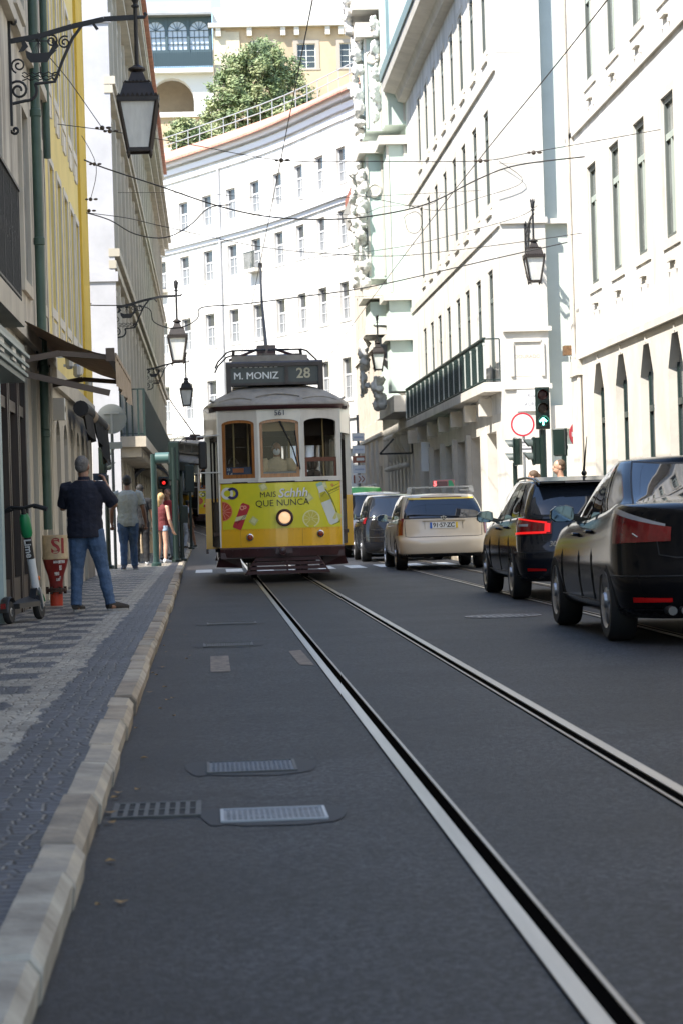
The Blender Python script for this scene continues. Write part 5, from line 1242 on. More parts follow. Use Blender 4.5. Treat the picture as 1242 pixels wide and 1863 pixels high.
    if P.get('pipes'): mb.build('tailpipe', M('dull_pipe', (.08, .08, .08), .4, .6), t)
    for y in wy:
        for s in (-1, 1): wheel(t, s*(W-.115), y, R, .215, s, P['spokes'])
    if P.get('plate'):
        c_, v_, txt = P['plate']; p = T.at(0, v_, .0); mb = MB(); mb.box(-.26, .26, p.y-.022, p.y-.006, p.z-.055, p.z+.055); q = mb.build('number_plate', M('plate_white', (.72, .74, .74), .35), t)
        mb = MB(); mb.box(-.26, -.222, p.y-.0235, p.y-.0225, p.z-.055, p.z+.055); mb.build('blue_band', M('eu_blue', (.02, .12, .5), .4), q)
        mb = MB(); mb.box(.222, .26, p.y-.0235, p.y-.0225, p.z-.055, p.z+.055); mb.build('yellow_band', M('plate_yellow', (.8, .55, .03), .4), q)
        mb = MB(); text_into(mb, txt, .115, FACE(0, p.y-.0235, p.z), .002, 0, .001, .92); mb.build('plate_characters', M('black_print', (.01, .01, .01), .5), q)
    return t, T, G
BLACKP = M('black_paint', (.006, .006, .007), .12, spec=.16, n=5, amt=.2); NAVYP = M('blue_black_paint', (.007, .009, .014), .11, spec=.38); SUVP = M('dark_grey_paint', (.008, .0085, .011), .1, spec=.42)
CREAM = M('taxi_cream', (.64, .56, .44), .28, coat=.7, n=1.5, amt=.08); WHITEP = M('white_car_paint', (.7, .7, .7), .25, coat=.7)
std = [(.20, .86, .10, .12), (.26, .95, .04, .05), (.40, .985, .0, .0), (.55, 1.0, .01, .02), (1.35, 1.0, .03, .08), (1.7, .985, .07, .16), (1.92, .955, .10, .2), (2.0, .93, .13, .24)]
# black saloon, cut by the right edge of the frame
sed, ST, SG = car('black_sedan', 'glossy black saloon with dark red tail lamps, nearest car at the right edge', (4.07, 18.18, 0), -.004, dict(
    L=4.84, W=1.85, R=.325, ra=1.12, fa=4.01, paint=BLACKP, cr=.72, n=2.5, gn=2.7,
    belt=[(0, 1.0), (.1, 1.04), (.4, 1.07), (.9, 1.10), (1.4, 1.04), (2.4, .96), (3.4, .94), (3.9, .9), (4.5, .78), (4.84, .62)],
    roof=[(.5, 1.08), (.75, 1.13), (1.2, 1.31), (1.5, 1.42), (1.9, 1.485), (2.4, 1.495), (2.9, 1.455), (3.3, 1.26), (3.8, 1.0)],
    levels=[(.20, .86, .12, .12), (.26, .95, .05, .05), (.40, .985, .0, .0), (.55, 1.0, .0, .02), (1.15, 1.0, .05, .08), (1.55, .985, .08, .16), (1.9, .945, .10, .2), (2.0, .91, .12, .24)],
    gh=[(0, .88, .45, 3.95), (.35, .84, .82, 3.6), (.75, .735, 1.34, 3.1), (1.0, .62, 1.78, 2.78)], gcr=.42, rw=(0, 0), rwv=(.14, .93), rwc=8.3,
    side=[(1.62, 1.86, .14, .80, .75, 0), (1.90, 2.42, .13, .93, .12, 0), (2.48, 3.35, .12, .95, 0, .62)], doors=(1.78, 2.46, 3.5), handles=(1.98, 2.72), hv=16, my=3.05,
    lights=[('tail_light', TAILRED, 4.4, 11.6, 14.2, 16.0, -.5, 1.5, .012), ('tail_light_top', TAILCLR, 4.9, 11.75, 16.1, 16.4, 1.4, 2.2, .0135), ('reflector', REFL, 4.6, 8.6, 4.7, 5.3, -.1, .1, .008), ('headlight', TAILCLR, NC-9, NC-4, 14, 18.5, 0, 0, .008)],
    lines=(8.6,), lid=(6.0, 12.5, 20.5), skirt=3.4, skirtmat=M('black_lower', (.012, .012, .014), .3), pipes=(-.48, -.58), spokes=5, trim=CHROME))
mb = MB(); mb.tube([ST.at(-8, 15, .02)]*1+[ST.at(-7.4, 14.6, .02)], .006, 4); mb.build('lamp_script', CHROME, sed)
# dark estate with lit lamps
est, ET, EG = car('dark_estate_car', 'blue black estate car with bright red tail lamps and roof rails', (4.50, 28.05, 0), 0, dict(
    L=4.58, W=1.80, R=.325, ra=.95, fa=3.68, paint=NAVYP, cr=.42, n=3.0,
    belt=[(0, .98), (.3, .99), (1.2, .965), (2.4, .93), (3.2, .91), (3.8, .84), (4.3, .72), (4.58, .58)],
    roof=[(0, 1.36), (.35, 1.40), (.9, 1.435), (1.8, 1.455), (2.4, 1.44), (2.8, 1.36), (3.2, 1.15), (3.6, .98)],
    levels=[(.22, .86, .12, .12), (.28, .95, .05, .05), (.42, .985, .0, .0), (.56, 1.0, .0, .02), (1.2, 1.0, .06, .08), (1.6, .985, .10, .16), (1.92, .955, .13, .2), (2.0, .93, .15, .24)],
    gh=[(0, .915, .13, 3.75), (.35, .88, .2, 3.4), (.75, .80, .36, 2.95), (1.0, .72, .5, 2.6)], gcr=.3, rw=(0, 0), rwv=(.14, .86), rwc=8.4,
    side=[(.75, 1.32, .12, .88, .5, 0), (1.38, 2.0, .12, .92, 0, 0), (2.06, 2.95, .12, .93, 0, .6)], doors=(1.15, 2.03, 3.05), handles=(1.4, 2.25), hv=16, my=2.75,
    lights=[('tail_light', TAILRED, 3.5, 12.4, 14.0, 17.0, -.4, 2.0, .010), ('tail_light_bar', TAILLIT, 4.2, 11.2, 16.5, 17.0, 1.5, 1.6, .014), ('tail_light_bar', TAILLIT, 4.2, 11.6, 14.1, 14.6, -.2, -.2, .014), ('tail_light_claw', TAILLIT, 3.7, 4.5, 14.4, 16.5, .1, .3, .0135), ('tail_light_inner', TAILCLR, 7.5, 10.5, 15.8, 16.4, 0, 0, .0136), ('reflector', REFL, 4.6, 8.2, 4.6, 5.1, 0, .2, .008), ('headlight', TAILCLR, NC-9, NC-4, 14, 18.5, 0, 0, .008)],
    lines=(9.2,), lid=(5.2, 12.4, 21), skirt=3.4, spokes=5))
mb = MB()
for s in (-1, 1): mb.tube([(s*.60, .55, 1.385), (s*.61, .78, 1.435), (s*.62, 1.4, 1.462), (s*.61, 2.2, 1.452), (s*.59, 2.45, 1.40)], .016, 6)
mb.build('roof_rail', M('black_rail', (.02, .02, .022), .3), est, smooth=True)
mb = MB(); mb.prism([(-.60, .30, 1.40), (.60, .30, 1.40), (.62, .62, 1.455), (-.62, .62, 1.455)], (0, 0, -.03)); sp = mb.build('spoiler', NAVYP, est, bevel=.01)
mb = MB(); mb.box(-.3, .3, .288, .302, 1.378, 1.392); mb.build('brake_light', M('dim_brake', (.2, .18, .18), .3), sp)
mb = MB(); mb.tube([(.0, .75, 1.47), (.0, .74, 1.55), (0, .45, 1.92)], [.02, .014, .004], 6); mb.ball((0, .75, 1.49), (.035, .06, .035)); mb.build('aerial', PLASTIC, est)
p = ET.at(-3.2, 11.6, .004); mb = MB(); text_into(mb, '308', .085, FACE(p.x, p.y-.006, p.z), .002, .2); mb.build('model_lettering', CHROME, est)
# cream taxi estate
taxi, XT, XG = car('taxi', 'cream taxi estate with a lit roof sign and a roof bar', (4.37, 44.95, 0), 0, dict(
    L=4.54, W=1.73, R=.315, ra=.96, fa=3.68, paint=CREAM, cr=.36, n=3.4,
    belt=[(0, .97), (.4, .97), (1.2, .945), (2.4, .92), (3.2, .9), (3.8, .85), (4.3, .74), (4.54, .6)],
    roof=[(0, 1.32), (.35, 1.39), (.9, 1.43), (1.8, 1.445), (2.4, 1.43), (2.8, 1.34), (3.2, 1.15), (3.6, .98)],
    levels=[(.24, .88, .10, .12), (.30, .96, .03, .05), (.42, .99, .0, .0), (.55, 1.0, .0, .02), (1.1, 1.0, .06, .08), (1.6, .985, .09, .16), (1.92, .96, .11, .2), (2.0, .94, .12, .24)],
    gh=[(0, .925, .10, 3.7), (.35, .90, .2, 3.35), (.75, .83, .40, 2.95), (1.0, .75, .56, 2.6)], gcr=.28, rw=(0, 0), rwv=(.1, .84), rwc=9.0,
    side=[(.7, 1.3, .12, .9, .4, 0), (1.36, 2.0, .12, .92, 0, 0), (2.06, 2.9, .12, .93, 0, .6)], doors=(1.15, 2.03, 3.0), handles=(1.4, 2.25), hv=15.5, my=2.7,
    lights=[('tail_light', M('taxi_tail', (.17, .012, .012), .15, coat=.6), 7.8, 13.0, 12.4, 20.6, .0, -1.2, .010), ('tail_light_bar', TAILRED, 8.0, 12.8, 15.2, 16.3, 0, -.1, .0125), ('tail_light_bar', TAILRED, 8.0, 12.8, 17.6, 18.5, 0, -.3, .0125), ('headlight', TAILCLR, NC-9, NC-4, 14, 18.5, 0, 0, .008)],
    lines=(), lid=(7.2, 11.9, 21), skirt=3.2, spokes=10, plate=(0, 15.2, '91·57·ZC'), trim=CHROME))
mb = MB(); p = XT.at(0, 15.2); mb.box(-.40, .40, p.y-.004, p.y+.02, p.z+.075, p.z+.09); mb.box(-.36, -.35, p.y-.004, p.y+.02, p.z-.07, p.z+.075); mb.box(.35, .36, p.y-.004, p.y+.02, p.z-.07, p.z+.075); mb.build('plate_surround', M('taxi_trim', (.36, .29, .19), .4), taxi)
p = XT.at(0, 19.4); mb = MB(); mb.lathe([(.045, -.004), (.045, .004), (.037, .004), (.037, -.004)], 20, (0, p.y-.008, p.z), 'y')
for a in (90, 210, 330): mb.bar((0, p.y-.01, p.z), (.04*math.cos(math.radians(a)), p.y-.01, p.z+.04*math.sin(math.radians(a))), .009, .005)
mb.build('badge', CHROME, taxi)
p = XT.at(7, 17.2, .008); mb = MB(); mb.box(p.x-.14, p.x-.02, p.y-.03, p.y-.018, p.z-.05, p.z+.04); q = mb.build('number_sticker', WFRAME, taxi)
mb = MB(); text_into(mb, '08', .07, FACE(p.x-.08, p.y-.031, p.z), .001); mb.build('sticker_number', MATS['navy_lettering'], q)
mb = MB(); mb.bar((-.62, .62, 1.55), (.62, .62, 1.55), .05, .025)
for s in (-1, 1): mb.bar((s*.6, .62, 1.43), (s*.58, .62, 1.55), .08, .04); mb.bar((s*.56, .55, 1.475), (s*.56, 2.3, 1.50), .03, .02)
mb.build('roof_bar', M('bar_metal', (.35, .35, .35), .35, .7), taxi)
mb = MB(); mb.box(-.1, .32, 1.0, 1.12, 1.54, 1.69); rs = mb.build('taxi_sign', M('taxi_sign_box', (.3, .13, .13), .4), taxi, bevel=.012)
mb = MB(); mb.box(-.02, .18, .994, .999, 1.57, 1.66); mb.build('display', M('sign_display', (.10, .04, .05), .3), rs)
mb = MB(); mb.prism([(.2, .993, 1.555), (.31, .993, 1.555), (.31, .993, 1.58), (.26, .993, 1.675), (.2, .993, 1.675)], (0, .006, 0)); mb.build('green_panel', M('sign_green', (.02, .25, .12), .4), rs)
mb = MB(); text_into(mb, '5', .12, FACE(-.055, .993, 1.615), .005); mb.build('tariff_digit', M('red_digit', (1, .12, .12), .4, emit=1.2), rs)
gv = len(XG.R)-1
mb = MB(); XG.patch(mb, -8.4, 8.4, .80*gv, .88*gv, .008, 16, 2); mb.build('window_banner', M('yellow_banner', (.66, .47, .06), .5), taxi)
mb = MB(); XG.patch(mb, -3.4, 3.4, .885*gv, .93*gv, .009, 8, 1); mb.build('brake_light', M('dark_brake', (.09, .01, .012), .3), taxi)
mb = MB(); mb.tube([XG.at(1.5, .12*gv, .02), XG.at(-4.8, .22*gv, .022), XG.at(-7.0, .2*gv, .015)], .011, 5); mb.build('wiper', PLASTIC, taxi)
# dark suv in front of the taxi
suv, UT, UG = car('dark_suv', 'dark grey suv ahead of the cream taxi', (4.35, 53.95, 0), 0, dict(
    L=4.5, W=1.86, R=.36, ra=.93, fa=3.6, paint=SUVP, cr=.36, n=3.2,
    belt=[(0, 1.0), (.4, 1.0), (1.2, .98), (2.4, .95), (3.2, .93), (3.8, .9), (4.3, .8), (4.5, .66)],
    roof=[(0, 1.40), (.35, 1.47), (.9, 1.51), (1.8, 1.53), (2.4, 1.51), (2.8, 1.41), (3.2, 1.18), (3.6, 1.0)],
    levels=std, gh=[(0, .92, .10, 3.7), (.35, .89, .18, 3.35), (.75, .82, .34, 2.95), (1.0, .74, .5, 2.6)], gcr=.28, rw=(0, 0),
    side=[(.7, 1.3, .12, .9, .4, 0), (1.36, 2.0, .12, .92, 0, 0), (2.06, 2.9, .12, .93, 0, .6)], doors=(1.2, 2.03, 3.0), handles=(1.4, 2.25), my=2.7,
    lights=[('tail_light', TAILRED, 9.0, 13.2, 14.5, 20.0, 0, -.5, .010), ('headlight', TAILCLR, NC-9, NC-4, 14, 18.5, 0, 0, .008)], lines=(9,), lid=(7, 12, 21), skirt=4.5, spokes=5))
wc, WT, WG = car('white_car', 'white car ahead of the dark suv', (4.25, 61.0, 0), 0, dict(
    L=4.2, W=1.76, R=.31, ra=.8, fa=3.35, paint=WHITEP, cr=.36, n=3.2,
    belt=[(0, 1.0), (.4, 1.0), (1.2, .97), (2.4, .94), (3.2, .9), (3.8, .82), (4.2, .65)],
    roof=[(0, 1.5), (.35, 1.6), (.9, 1.65), (1.8, 1.66), (2.4, 1.6), (2.8, 1.45), (3.2, 1.2), (3.6, 1.0)],
    levels=std, gh=[(0, .92, .10, 3.5), (.35, .89, .18, 3.2), (.75, .82, .34, 2.8), (1.0, .74, .5, 2.4)], gcr=.28, rw=(0, 0),
    side=[(.7, 1.3, .12, .9, .4, 0), (1.36, 2.0, .12, .92, 0, 0), (2.06, 2.8, .12, .93, 0, .6)], doors=(1.2, 2.03, 2.9), handles=(1.4, 2.25), my=2.6,
    lights=[('tail_light', TAILLIT, 9.0, 13.2, 14.5, 20.0, 0, -.5, .010), ('headlight', TAILCLR, NC-9, NC-4, 14, 18.5, 0, 0, .008)], lines=(9,), lid=(7, 12, 21), skirt=3.5, spokes=5))
gt, GT, GG2 = car('green_roofed_taxi', 'black taxi with a bright green roof beyond the white car', (4.25, 68.5, 0), 0, dict(
    L=4.5, W=1.76, R=.31, ra=.9, fa=3.5, paint=BLACKP, roofpaint=M('lime_roof', (.12, .62, .12), .3, coat=.5), cr=.36, n=3.2,
    belt=[(0, 1.1), (.4, 1.1), (1.2, 1.07), (2.4, 1.04), (3.2, 1.0), (3.8, .92), (4.5, .7)],
    roof=[(0, 1.75), (.35, 1.84), (.9, 1.88), (1.8, 1.88), (2.4, 1.8), (2.8, 1.6), (3.2, 1.3), (3.6, 1.1)],
    levels=std, gh=[(0, .92, .10, 3.6), (.35, .89, .18, 3.3), (.75, .84, .3, 2.9), (1.0, .78, .4, 2.5)], gcr=.28, rw=(0, 0),
    side=[(.7, 1.3, .12, .75, .4, 0), (1.36, 2.0, .12, .8, 0, 0), (2.06, 2.8, .12, .8, 0, .6)], rwv=(.12, .6), doors=(1.2, 2.03, 2.9), handles=(1.4, 2.25), my=2.6,
    lights=[('tail_light', TAILRED, 9.0, 13.2, 14.5, 20.0, 0, -.5, .010), ('headlight', TAILCLR, NC-9, NC-4, 14, 18.5, 0, 0, .008)], lines=(9,), skirt=3.5, spokes=5))
# ================================================================ PEOPLE
SKIN = M('skin', (.50, .29, .20), .5, n=12, amt=.12); SKIN2 = M('tanned_skin', (.30, .155, .095), .5, n=12, amt=.15); SKIN3 = M('dark_skin', (.16, .075, .045), .5, n=12, amt=.15)
def cloth(n, c, amt=.25): return M(n, c, .85, n=14, amt=amt, bump=.5, bs=45)
JEANS = cloth('blue_denim', (.075, .13, .23), .35); JEANS2 = cloth('dark_denim', (.04, .075, .15), .3); SHOE = cloth('dark_shoe', (.025, .022, .02)); SOLE = M('shoe_sole', (.3, .29, .27), .7)
def person(label, loc, rz, h, J, skin, top, legs, hair, hairstyle='short', shoe=None, sleeve=.55, shorts=False, group=None, bulk=1.0, vox=.0085, trunk=None):
    t = thing('person', label, 'person', loc, rz, group)
    D = dict(hipL=(-.055, 0, .51), hipR=(.055, 0, .51), kneeL=(-.06, .01, .275), kneeR=(.06, .01, .275), ankL=(-.062, -.015, .045), ankR=(.062, -.015, .045), toeL=(-.07, .085, .02), toeR=(.07, .085, .02),
             shL=(-.105, 0, .80), shR=(.105, 0, .80), elL=(-.145, -.01, .62), elR=(.145, -.01, .62), wrL=(-.16, .03, .475), wrR=(.16, .03, .475), haL=(-.16, .045, .425), haR=(.16, .045, .425),
             neck=(0, .0, .835), head=(0, .012, .93), turn=0, pel=(0, 0, .52), chest=(0, -.005, .72)); D.update(J)
    P = {k: Vector(v)*h for k, v in D.items() if isinstance(v, tuple)}; P['turn'] = D['turn']
    b = bulk
    def limb(mb, pts, rad, n=10): mb.tube(pts, [r*h for r in rad], n)
    def trunk_into(mb, g=0.0, z0=.47, z1=.84):
        pr = trunk or [(.46, .078, .06), (.50, .094, .068), (.54, .093, .066), (.60, .084, .060), (.66, .090, .064), (.73, .102, .068), (.79, .100, .058), (.815, .075, .045), (.84, .036, .034)]
        r = []
        pel, ch = P['pel'], P['chest']
        for z, rx, ry in pr:
            if z < z0-1e-6 or z > z1+1e-6: continue
            f = (z-.52)/.2; c = pel.lerp(ch, f); r.append((Vector((c.x, c.y, z*h)), (rx*b*h+g), (ry*b*h+g)))
        n = 16; vs = [c+Vector((rx*math.cos(2*PI*k/n), ry*math.sin(2*PI*k/n), 0)) for c, rx, ry in r for k in range(n)]
        L = len(r); mb.add(vs, [(i*n+k, i*n+(k+1) % n, (i+1)*n+(k+1) % n, (i+1)*n+k) for i in range(L-1) for k in range(n)]+[tuple(range(n))[::-1], tuple(range((L-1)*n, L*n))])
    # body: one skin
    mb = MB(); trunk_into(mb)
    hd = P['head']; rt = Matrix.Rotation(P['turn'], 3, 'Z')
    limb(mb, [P['chest']+Vector((0, 0, .08*h)), P['neck'], hd-Vector((0, .0, .035*h))], [.04, .031, .033])
    mb.ball(hd+Vector((0, 0, .012*h)), (.0435*h, .054*h, .056*h), 14, 10)
    mb.ball(hd+rt @ Vector((0, .018*h, -.028*h)), (.033*h, .037*h, .04*h), 12, 8)
    mb.ball(hd+rt @ Vector((0, .055*h, -.008*h)), (.009*h, .014*h, .016*h), 8, 6)
    mb.ball(hd+rt @ Vector((0, .05*h, -.036*h)), (.018*h, .008*h, .009*h), 8, 6)
    for s in (-1, 1):
        mb.ball(hd+rt @ Vector((s*.044*h, -.002*h, -.004*h)), (.006*h, .011*h, .017*h), 8, 6)
        k = 'L' if s < 0 else 'R'
        limb(mb, [P['hip'+k]+Vector((0, 0, .02*h)), P['hip'+k].lerp(P['knee'+k], .4), P['knee'+k], P['knee'+k].lerp(P['ank'+k], .3), P['ank'+k]], [.052*b, .047*b, .033, .034, .02])
        limb(mb, [P['ank'+k]+Vector((0, -.01*h, -.02*h)), P['ank'+k].lerp(P['toe'+k], .5), P['toe'+k]], [.022, .022, .014])
        S, E, W, Hn = P['sh'+k], P['el'+k], P['wr'+k], P['ha'+k]
        limb(mb, [S+Vector((-s*.02*h, 0, .0)), S, S.lerp(E, .4), E, E.lerp(W, .3), W], [.03*b, .034*b, .029*b, .024, .025, .0165])
        d = (Hn-W); ax = d.normalized(); side = ax.cross(Vector((0, 0, 1)) if abs(ax.z) < .8 else Vector((0, 1, 0))).normalized(); nm = side.cross(ax)
        if k in D.get('palm', {}): nm = Vector(D['palm'][k]).normalized(); side = ax.cross(nm).normalized(); nm = side.cross(ax)
        pl = .052*h; pe = W+ax*pl
        mb.tube([W-ax*.005*h, W+ax*.02*h, pe], [(.016*h, .013*h), (.023*h, .012*h), (.025*h, .011*h)], 10)
        curl = D.get('curl', .45)
        for q, (o, ln) in enumerate(((-.018, .040), (-.006, .046), (.006, .043), (.018, .034))):
            r0 = pe+side*o*h-ax*.004*h; p1 = r0+(ax*math.cos(curl*.5)+nm*math.sin(curl*.5))*ln*h*.5; p2 = p1+(ax*math.cos(curl*1.6)+nm*math.sin(curl*1.6))*ln*h*.5
            mb.tube([r0, p1, p2], [.0058*h, .0054*h, .0042*h], 6)
        r0 = W+ax*.016*h-side*.02*h*s*1; mb.tube([r0, r0+ax*.02*h-side*.016*h*s+nm*.008*h, r0+ax*.042*h-side*.016*h*s+nm*.016*h], [.0075*h, .0066*h, .0048*h], 6)
    fuse(mb, 'body', skin, t, min(vox, .0065), 2)
    g = .011
    # trousers or shorts
    mb = MB(); trunk_into(mb, g*.7, .46, .61)
    for k in 'LR':
        hp, kn, an = P['hip'+k], P['knee'+k], P['ank'+k]
        if shorts: limb(mb, [hp+Vector((0, 0, .02*h)), hp.lerp(kn, .22)], [.058*b, .056*b], 12)
        else: limb(mb, [hp+Vector((0, 0, .02*h)), hp.lerp(kn, .35), kn, kn.lerp(an, .35), kn.lerp(an, .85), an+Vector((0, 0, -.006*h))], [.058*b, .055*b, .043, .041, .035, .036], 12)
    lg = fuse(mb, 'shorts' if shorts else 'trousers', legs, t, vox, 2, folds=.007)
    # shirt
    if top:
        mb = MB(); trunk_into(mb, g*1.4, .46 if sleeve >= 0 else .56, .84)
        if sleeve > 0:
            for s, k in ((-1, 'L'), (1, 'R')):
                S, E = P['sh'+k], P['el'+k]; pts = [S+Vector((-s*.03*h, 0, .004*h)), S, S.lerp(E, .5), S.lerp(E, sleeve*1.15)]
                limb(mb, pts, [.036*b, .042*b, .039*b, .038*b], 12)
        sh = fuse(mb, 'shirt', top, t, vox, 2, folds=.007)
        if D.get('collar'): mb = MB(); mb.lathe([(.046*h, -.022*h), (.036*h, .018*h), (.033*h, .016*h), (.043*h, -.024*h)], 16, P['neck']+Vector((0, -.0, .0))); mb.build('collar', top, sh, smooth=True)
    for k in 'LR':
        an, to = P['ank'+k], P['toe'+k]; mb = MB(); d = to-an; d.z = 0; d = d.normalized()
        mb.tube([an+Vector((0, 0, -.005*h))-d*.025*h, an.lerp(to, .45)+Vector((0, 0, -.004*h)), to+d*.02*h], [(.026*h, .03*h), (.027*h, .026*h), (.022*h, .016*h)], 12)
        s_ = fuse(mb, 'shoe', shoe or SHOE, t, vox, 2)
        for v in s_.data.vertices: v.co.z = max(v.co.z, .004)
        mb = MB(); c = an.lerp(to, .5); sd = d.cross(Vector((0, 0, 1))); out = []
        for i in range(14): a = 2*PI*i/14; out.append(Vector((c.x, c.y, 0))+d*math.cos(a)*.083*h+sd*math.sin(a)*.029*h)
        mb.prism(out, (0, 0, .012*h)); mb.build('sole', SOLE, s_)
    # hair and eyes
    mb = MB()
    if hairstyle == 'long':
        mb.ball(hd+Vector((0, -.008*h, .022*h)), (.05*h, .057*h, .055*h), 14, 10)
        mb.tube([hd+Vector((0, -.03*h, .03*h)), hd+Vector((0, -.045*h, -.04*h)), hd+Vector((0, -.04*h, -.11*h)), hd+Vector((0, -.035*h, -.15*h))], [(.045*h, .03*h), (.055*h, .028*h), (.05*h, .022*h), (.03*h, .012*h)], 12)
    else:
        mb.ball(hd+rt @ Vector((0, -.013*h, .025*h)), (.047*h, .05*h, .049*h), 14, 10); mb.ball(hd+rt @ Vector((0, -.024*h, -.004*h)), (.042*h, .036*h, .036*h), 12, 8)
    fuse(mb, 'hair', hair, t, min(vox, .008), 1, folds=.004)
    mb = MB()
    for s in (-1, 1): mb.ball(hd+rt @ Vector((s*.018*h, .0495*h, .004*h)), (.006*h, .004*h, .004*h), 6, 5)
    mb.build('eyes', M('eye_dark', (.02, .015, .012), .2), t)
    return t, P
GREYHAIR = M('grey_hair', (.20, .185, .17), .8, n=60, amt=.5, bump=.6, bs=120); BLKHAIR = M('black_hair', (.012, .010, .009), .7, n=60, amt=.4); BLONDE = M('blonde_hair', (.5, .33, .14), .6, n=30, amt=.4, sx=(4, 4, .6)); BROWNH = M('brown_hair', (.10, .06, .035), .7, n=40, amt=.4)
# photographer on the pavement, seen from behind, phone raised to the right of his face
mh = 1.715
photo, PP = person('man in a navy shirt and jeans holding up a phone on the left pavement', (-1.36, 26.7, .1), math.radians(-8), mh, dict(
    hipL=(-.045, 0, .50), hipR=(.055, 0, .50), kneeL=(-.062, .01, .275), kneeR=(.10, .02, .275), ankL=(-.070, -.02, .045), ankR=(.152, -.01, .045), toeL=(-.055, .085, .018), toeR=(.235, .06, .018),
    shL=(-.108, -.01, .795), shR=(.106, -.01, .795), elL=(-.150, .05, .665), elR=(.185, .055, .672), wrL=(-.02, .165, .80), wrR=(.112, .15, .815), haL=(.02, .175, .835), haR=(.095, .165, .865),
    palm={'R': (-1, .3, 0), 'L': (1, .2, 0)}, curl=.9, neck=(0, .005, .845), head=(-.008, .015, .925), turn=math.radians(-14), collar=1), SKIN2, cloth('navy_shirt', (.012, .014, .028), .3), JEANS, GREYHAIR, bulk=1.14, sleeve=.8, shoe=cloth('brown_trainer', (.05, .042, .035)),
    trunk=[(.435, .094, .068), (.47, .098, .072), (.52, .096, .070), (.60, .092, .068), (.66, .095, .07), (.73, .102, .068), (.79, .098, .058), (.815, .07, .045), (.84, .036, .034)])
pw = photo.matrix_basis.copy(); bpy.context.view_layer.update()
c = Matrix.Translation(photo.location) @ Matrix.Rotation(photo.rotation_euler.z, 4, 'Z') @ Vector((.072*mh, .195*mh, .862*mh))
ph = thing('phone', 'black phone held up by the man in the navy shirt', 'phone', (c.x, c.y, c.z-.04), math.radians(-8))
mb = MB(); mb.box(-.085, .075, -.005, .005, 0, .08); mb.build('case', M('phone_black', (.015, .015, .017), .25), ph, bevel=.004)
mb = MB(); mb.box(-.08, .07, -.0062, -.0052, .005, .075); mb.build('screen', M('phone_screen', (.06, .08, .10), .1), ph)
mb = MB(); mb.lathe([(.008, .005), (.008, .008), (0, .008)], 10, (-.065, 0, .06), 'y'); mb.build('lens', CHROME, ph)
# man in the grey t-shirt walking away
person('man in a grey t-shirt and jeans walking away on the left pavement', (-1.62, 48.6, .1), math.radians(4), 1.90, dict(
    hipL=(-.05, 0, .5), hipR=(.05, 0, .5), kneeL=(-.05, .0, .275), kneeR=(.05, .03, .28), ankL=(-.055, -.07, .055), ankR=(.06, .03, .045), toeL=(-.065, .01, .018), toeR=(.075, .13, .018),
    shL=(-.118, 0, .80), shR=(.118, 0, .80), elL=(-.168, -.02, .635), elR=(.165, -.02, .635), wrL=(-.17, .03, .50), wrR=(.19, .02, .49), haL=(-.165, .045, .45), haR=(.19, .04, .44)),
    SKIN3, cloth('grey_tshirt', (.30, .32, .31), .2), JEANS2, BLKHAIR, bulk=1.16, sleeve=.62, shoe=cloth('blue_trainer', (.10, .12, .19)))
# the group waiting beyond the lit crossing
person('blonde woman in denim shorts beside the green signal pole', (-1.08, 55.2, .1), math.radians(-35), 1.60, dict(wrR=(.15, .07, .46), haR=(.155, .10, .41)), SKIN, cloth('dark_red_top', (.13, .02, .022)), cloth('pale_denim', (.30, .40, .52)), BLONDE, 'long', cloth('white_trainer', (.55, .56, .58)), sleeve=0, shorts=True, bulk=.88, vox=.011)
person('man in a red shirt and pale jeans standing behind the blonde woman', (-.98, 58.6, .1), math.radians(150), 1.74, dict(elR=(.12, .06, .64), wrR=(.05, .13, .68), haR=(.02, .14, .71)), SKIN2, cloth('red_shirt', (.33, .03, .035)), cloth('pale_jeans', (.22, .27, .33)), BROWNH, vox=.012)
person('person in black clothes mostly hidden behind the man in grey', (-1.50, 53.4, .1), math.radians(5), 1.78, dict(elR=(.14, .0, .63)), SKIN2, cloth('black_top', (.012, .012, .014)), cloth('black_trousers', (.010, .010, .012)), BLKHAIR, vox=.012, shoe=cloth('white_trainer', (.55, .56, .58)))
person('person in a pale blue shirt and light trousers near the far kerb', (-.93, 82.5, .1), math.radians(-20), 1.75, dict(elR=(.15, .06, .63), wrR=(.10, .12, .60), haR=(.06, .14, .60), kneeR=(.07, .06, .28)), SKIN2, cloth('pale_blue_shirt', (.42, .46, .55)), cloth('pale_trousers', (.40, .42, .47)), BLKHAIR, vox=.014)
person('person in dark clothes waiting in front of the person in pale blue', (-1.02, 70, .1), math.radians(-100), 1.66, {}, SKIN2, cloth('black_top', (.012, .012, .014)), cloth('black_trousers', (.010, .010, .012)), BROWNH, vox=.014)
person('person with dark hair in a beige top stepping off the far kerb', (-.72, 84.5, .1), math.radians(-60), 1.66, dict(kneeL=(-.05, -.08, .29), ankL=(-.06, -.2, .12), toeL=(-.06, -.15, .05), kneeR=(.05, .08, .28), ankR=(.06, .12, .045)), SKIN2, cloth('beige_top', (.4, .28, .2)), cloth('brown_skirt', (.3, .22, .17)), BLKHAIR, shorts=True, vox=.014)
# carrier bag
bag = thing('shopping_bag', 'brown paper shopping bag behind the green signal pole', 'bag', (-1.32, 53.7, .36), .2)
mb = MB(); mb.prism([(-.19, -.09, 0), (.19, -.09, 0), (.2, -.1, .42), (-.2, -.1, .42)], (0, .2, 0)); mb.build('sack', M('kraft_paper', (.45, .33, .2), .8, n=8, amt=.2), bag)
mb = MB(); mb.tube(arc((0, -.1, .42), .08, 0, 180, 8), .008, 5); mb.tube(arc((0, .1, .42), .08, 0, 180, 8), .008, 5); mb.build('handle', M('bag_handle', (.3, .2, .1), .8), bag)
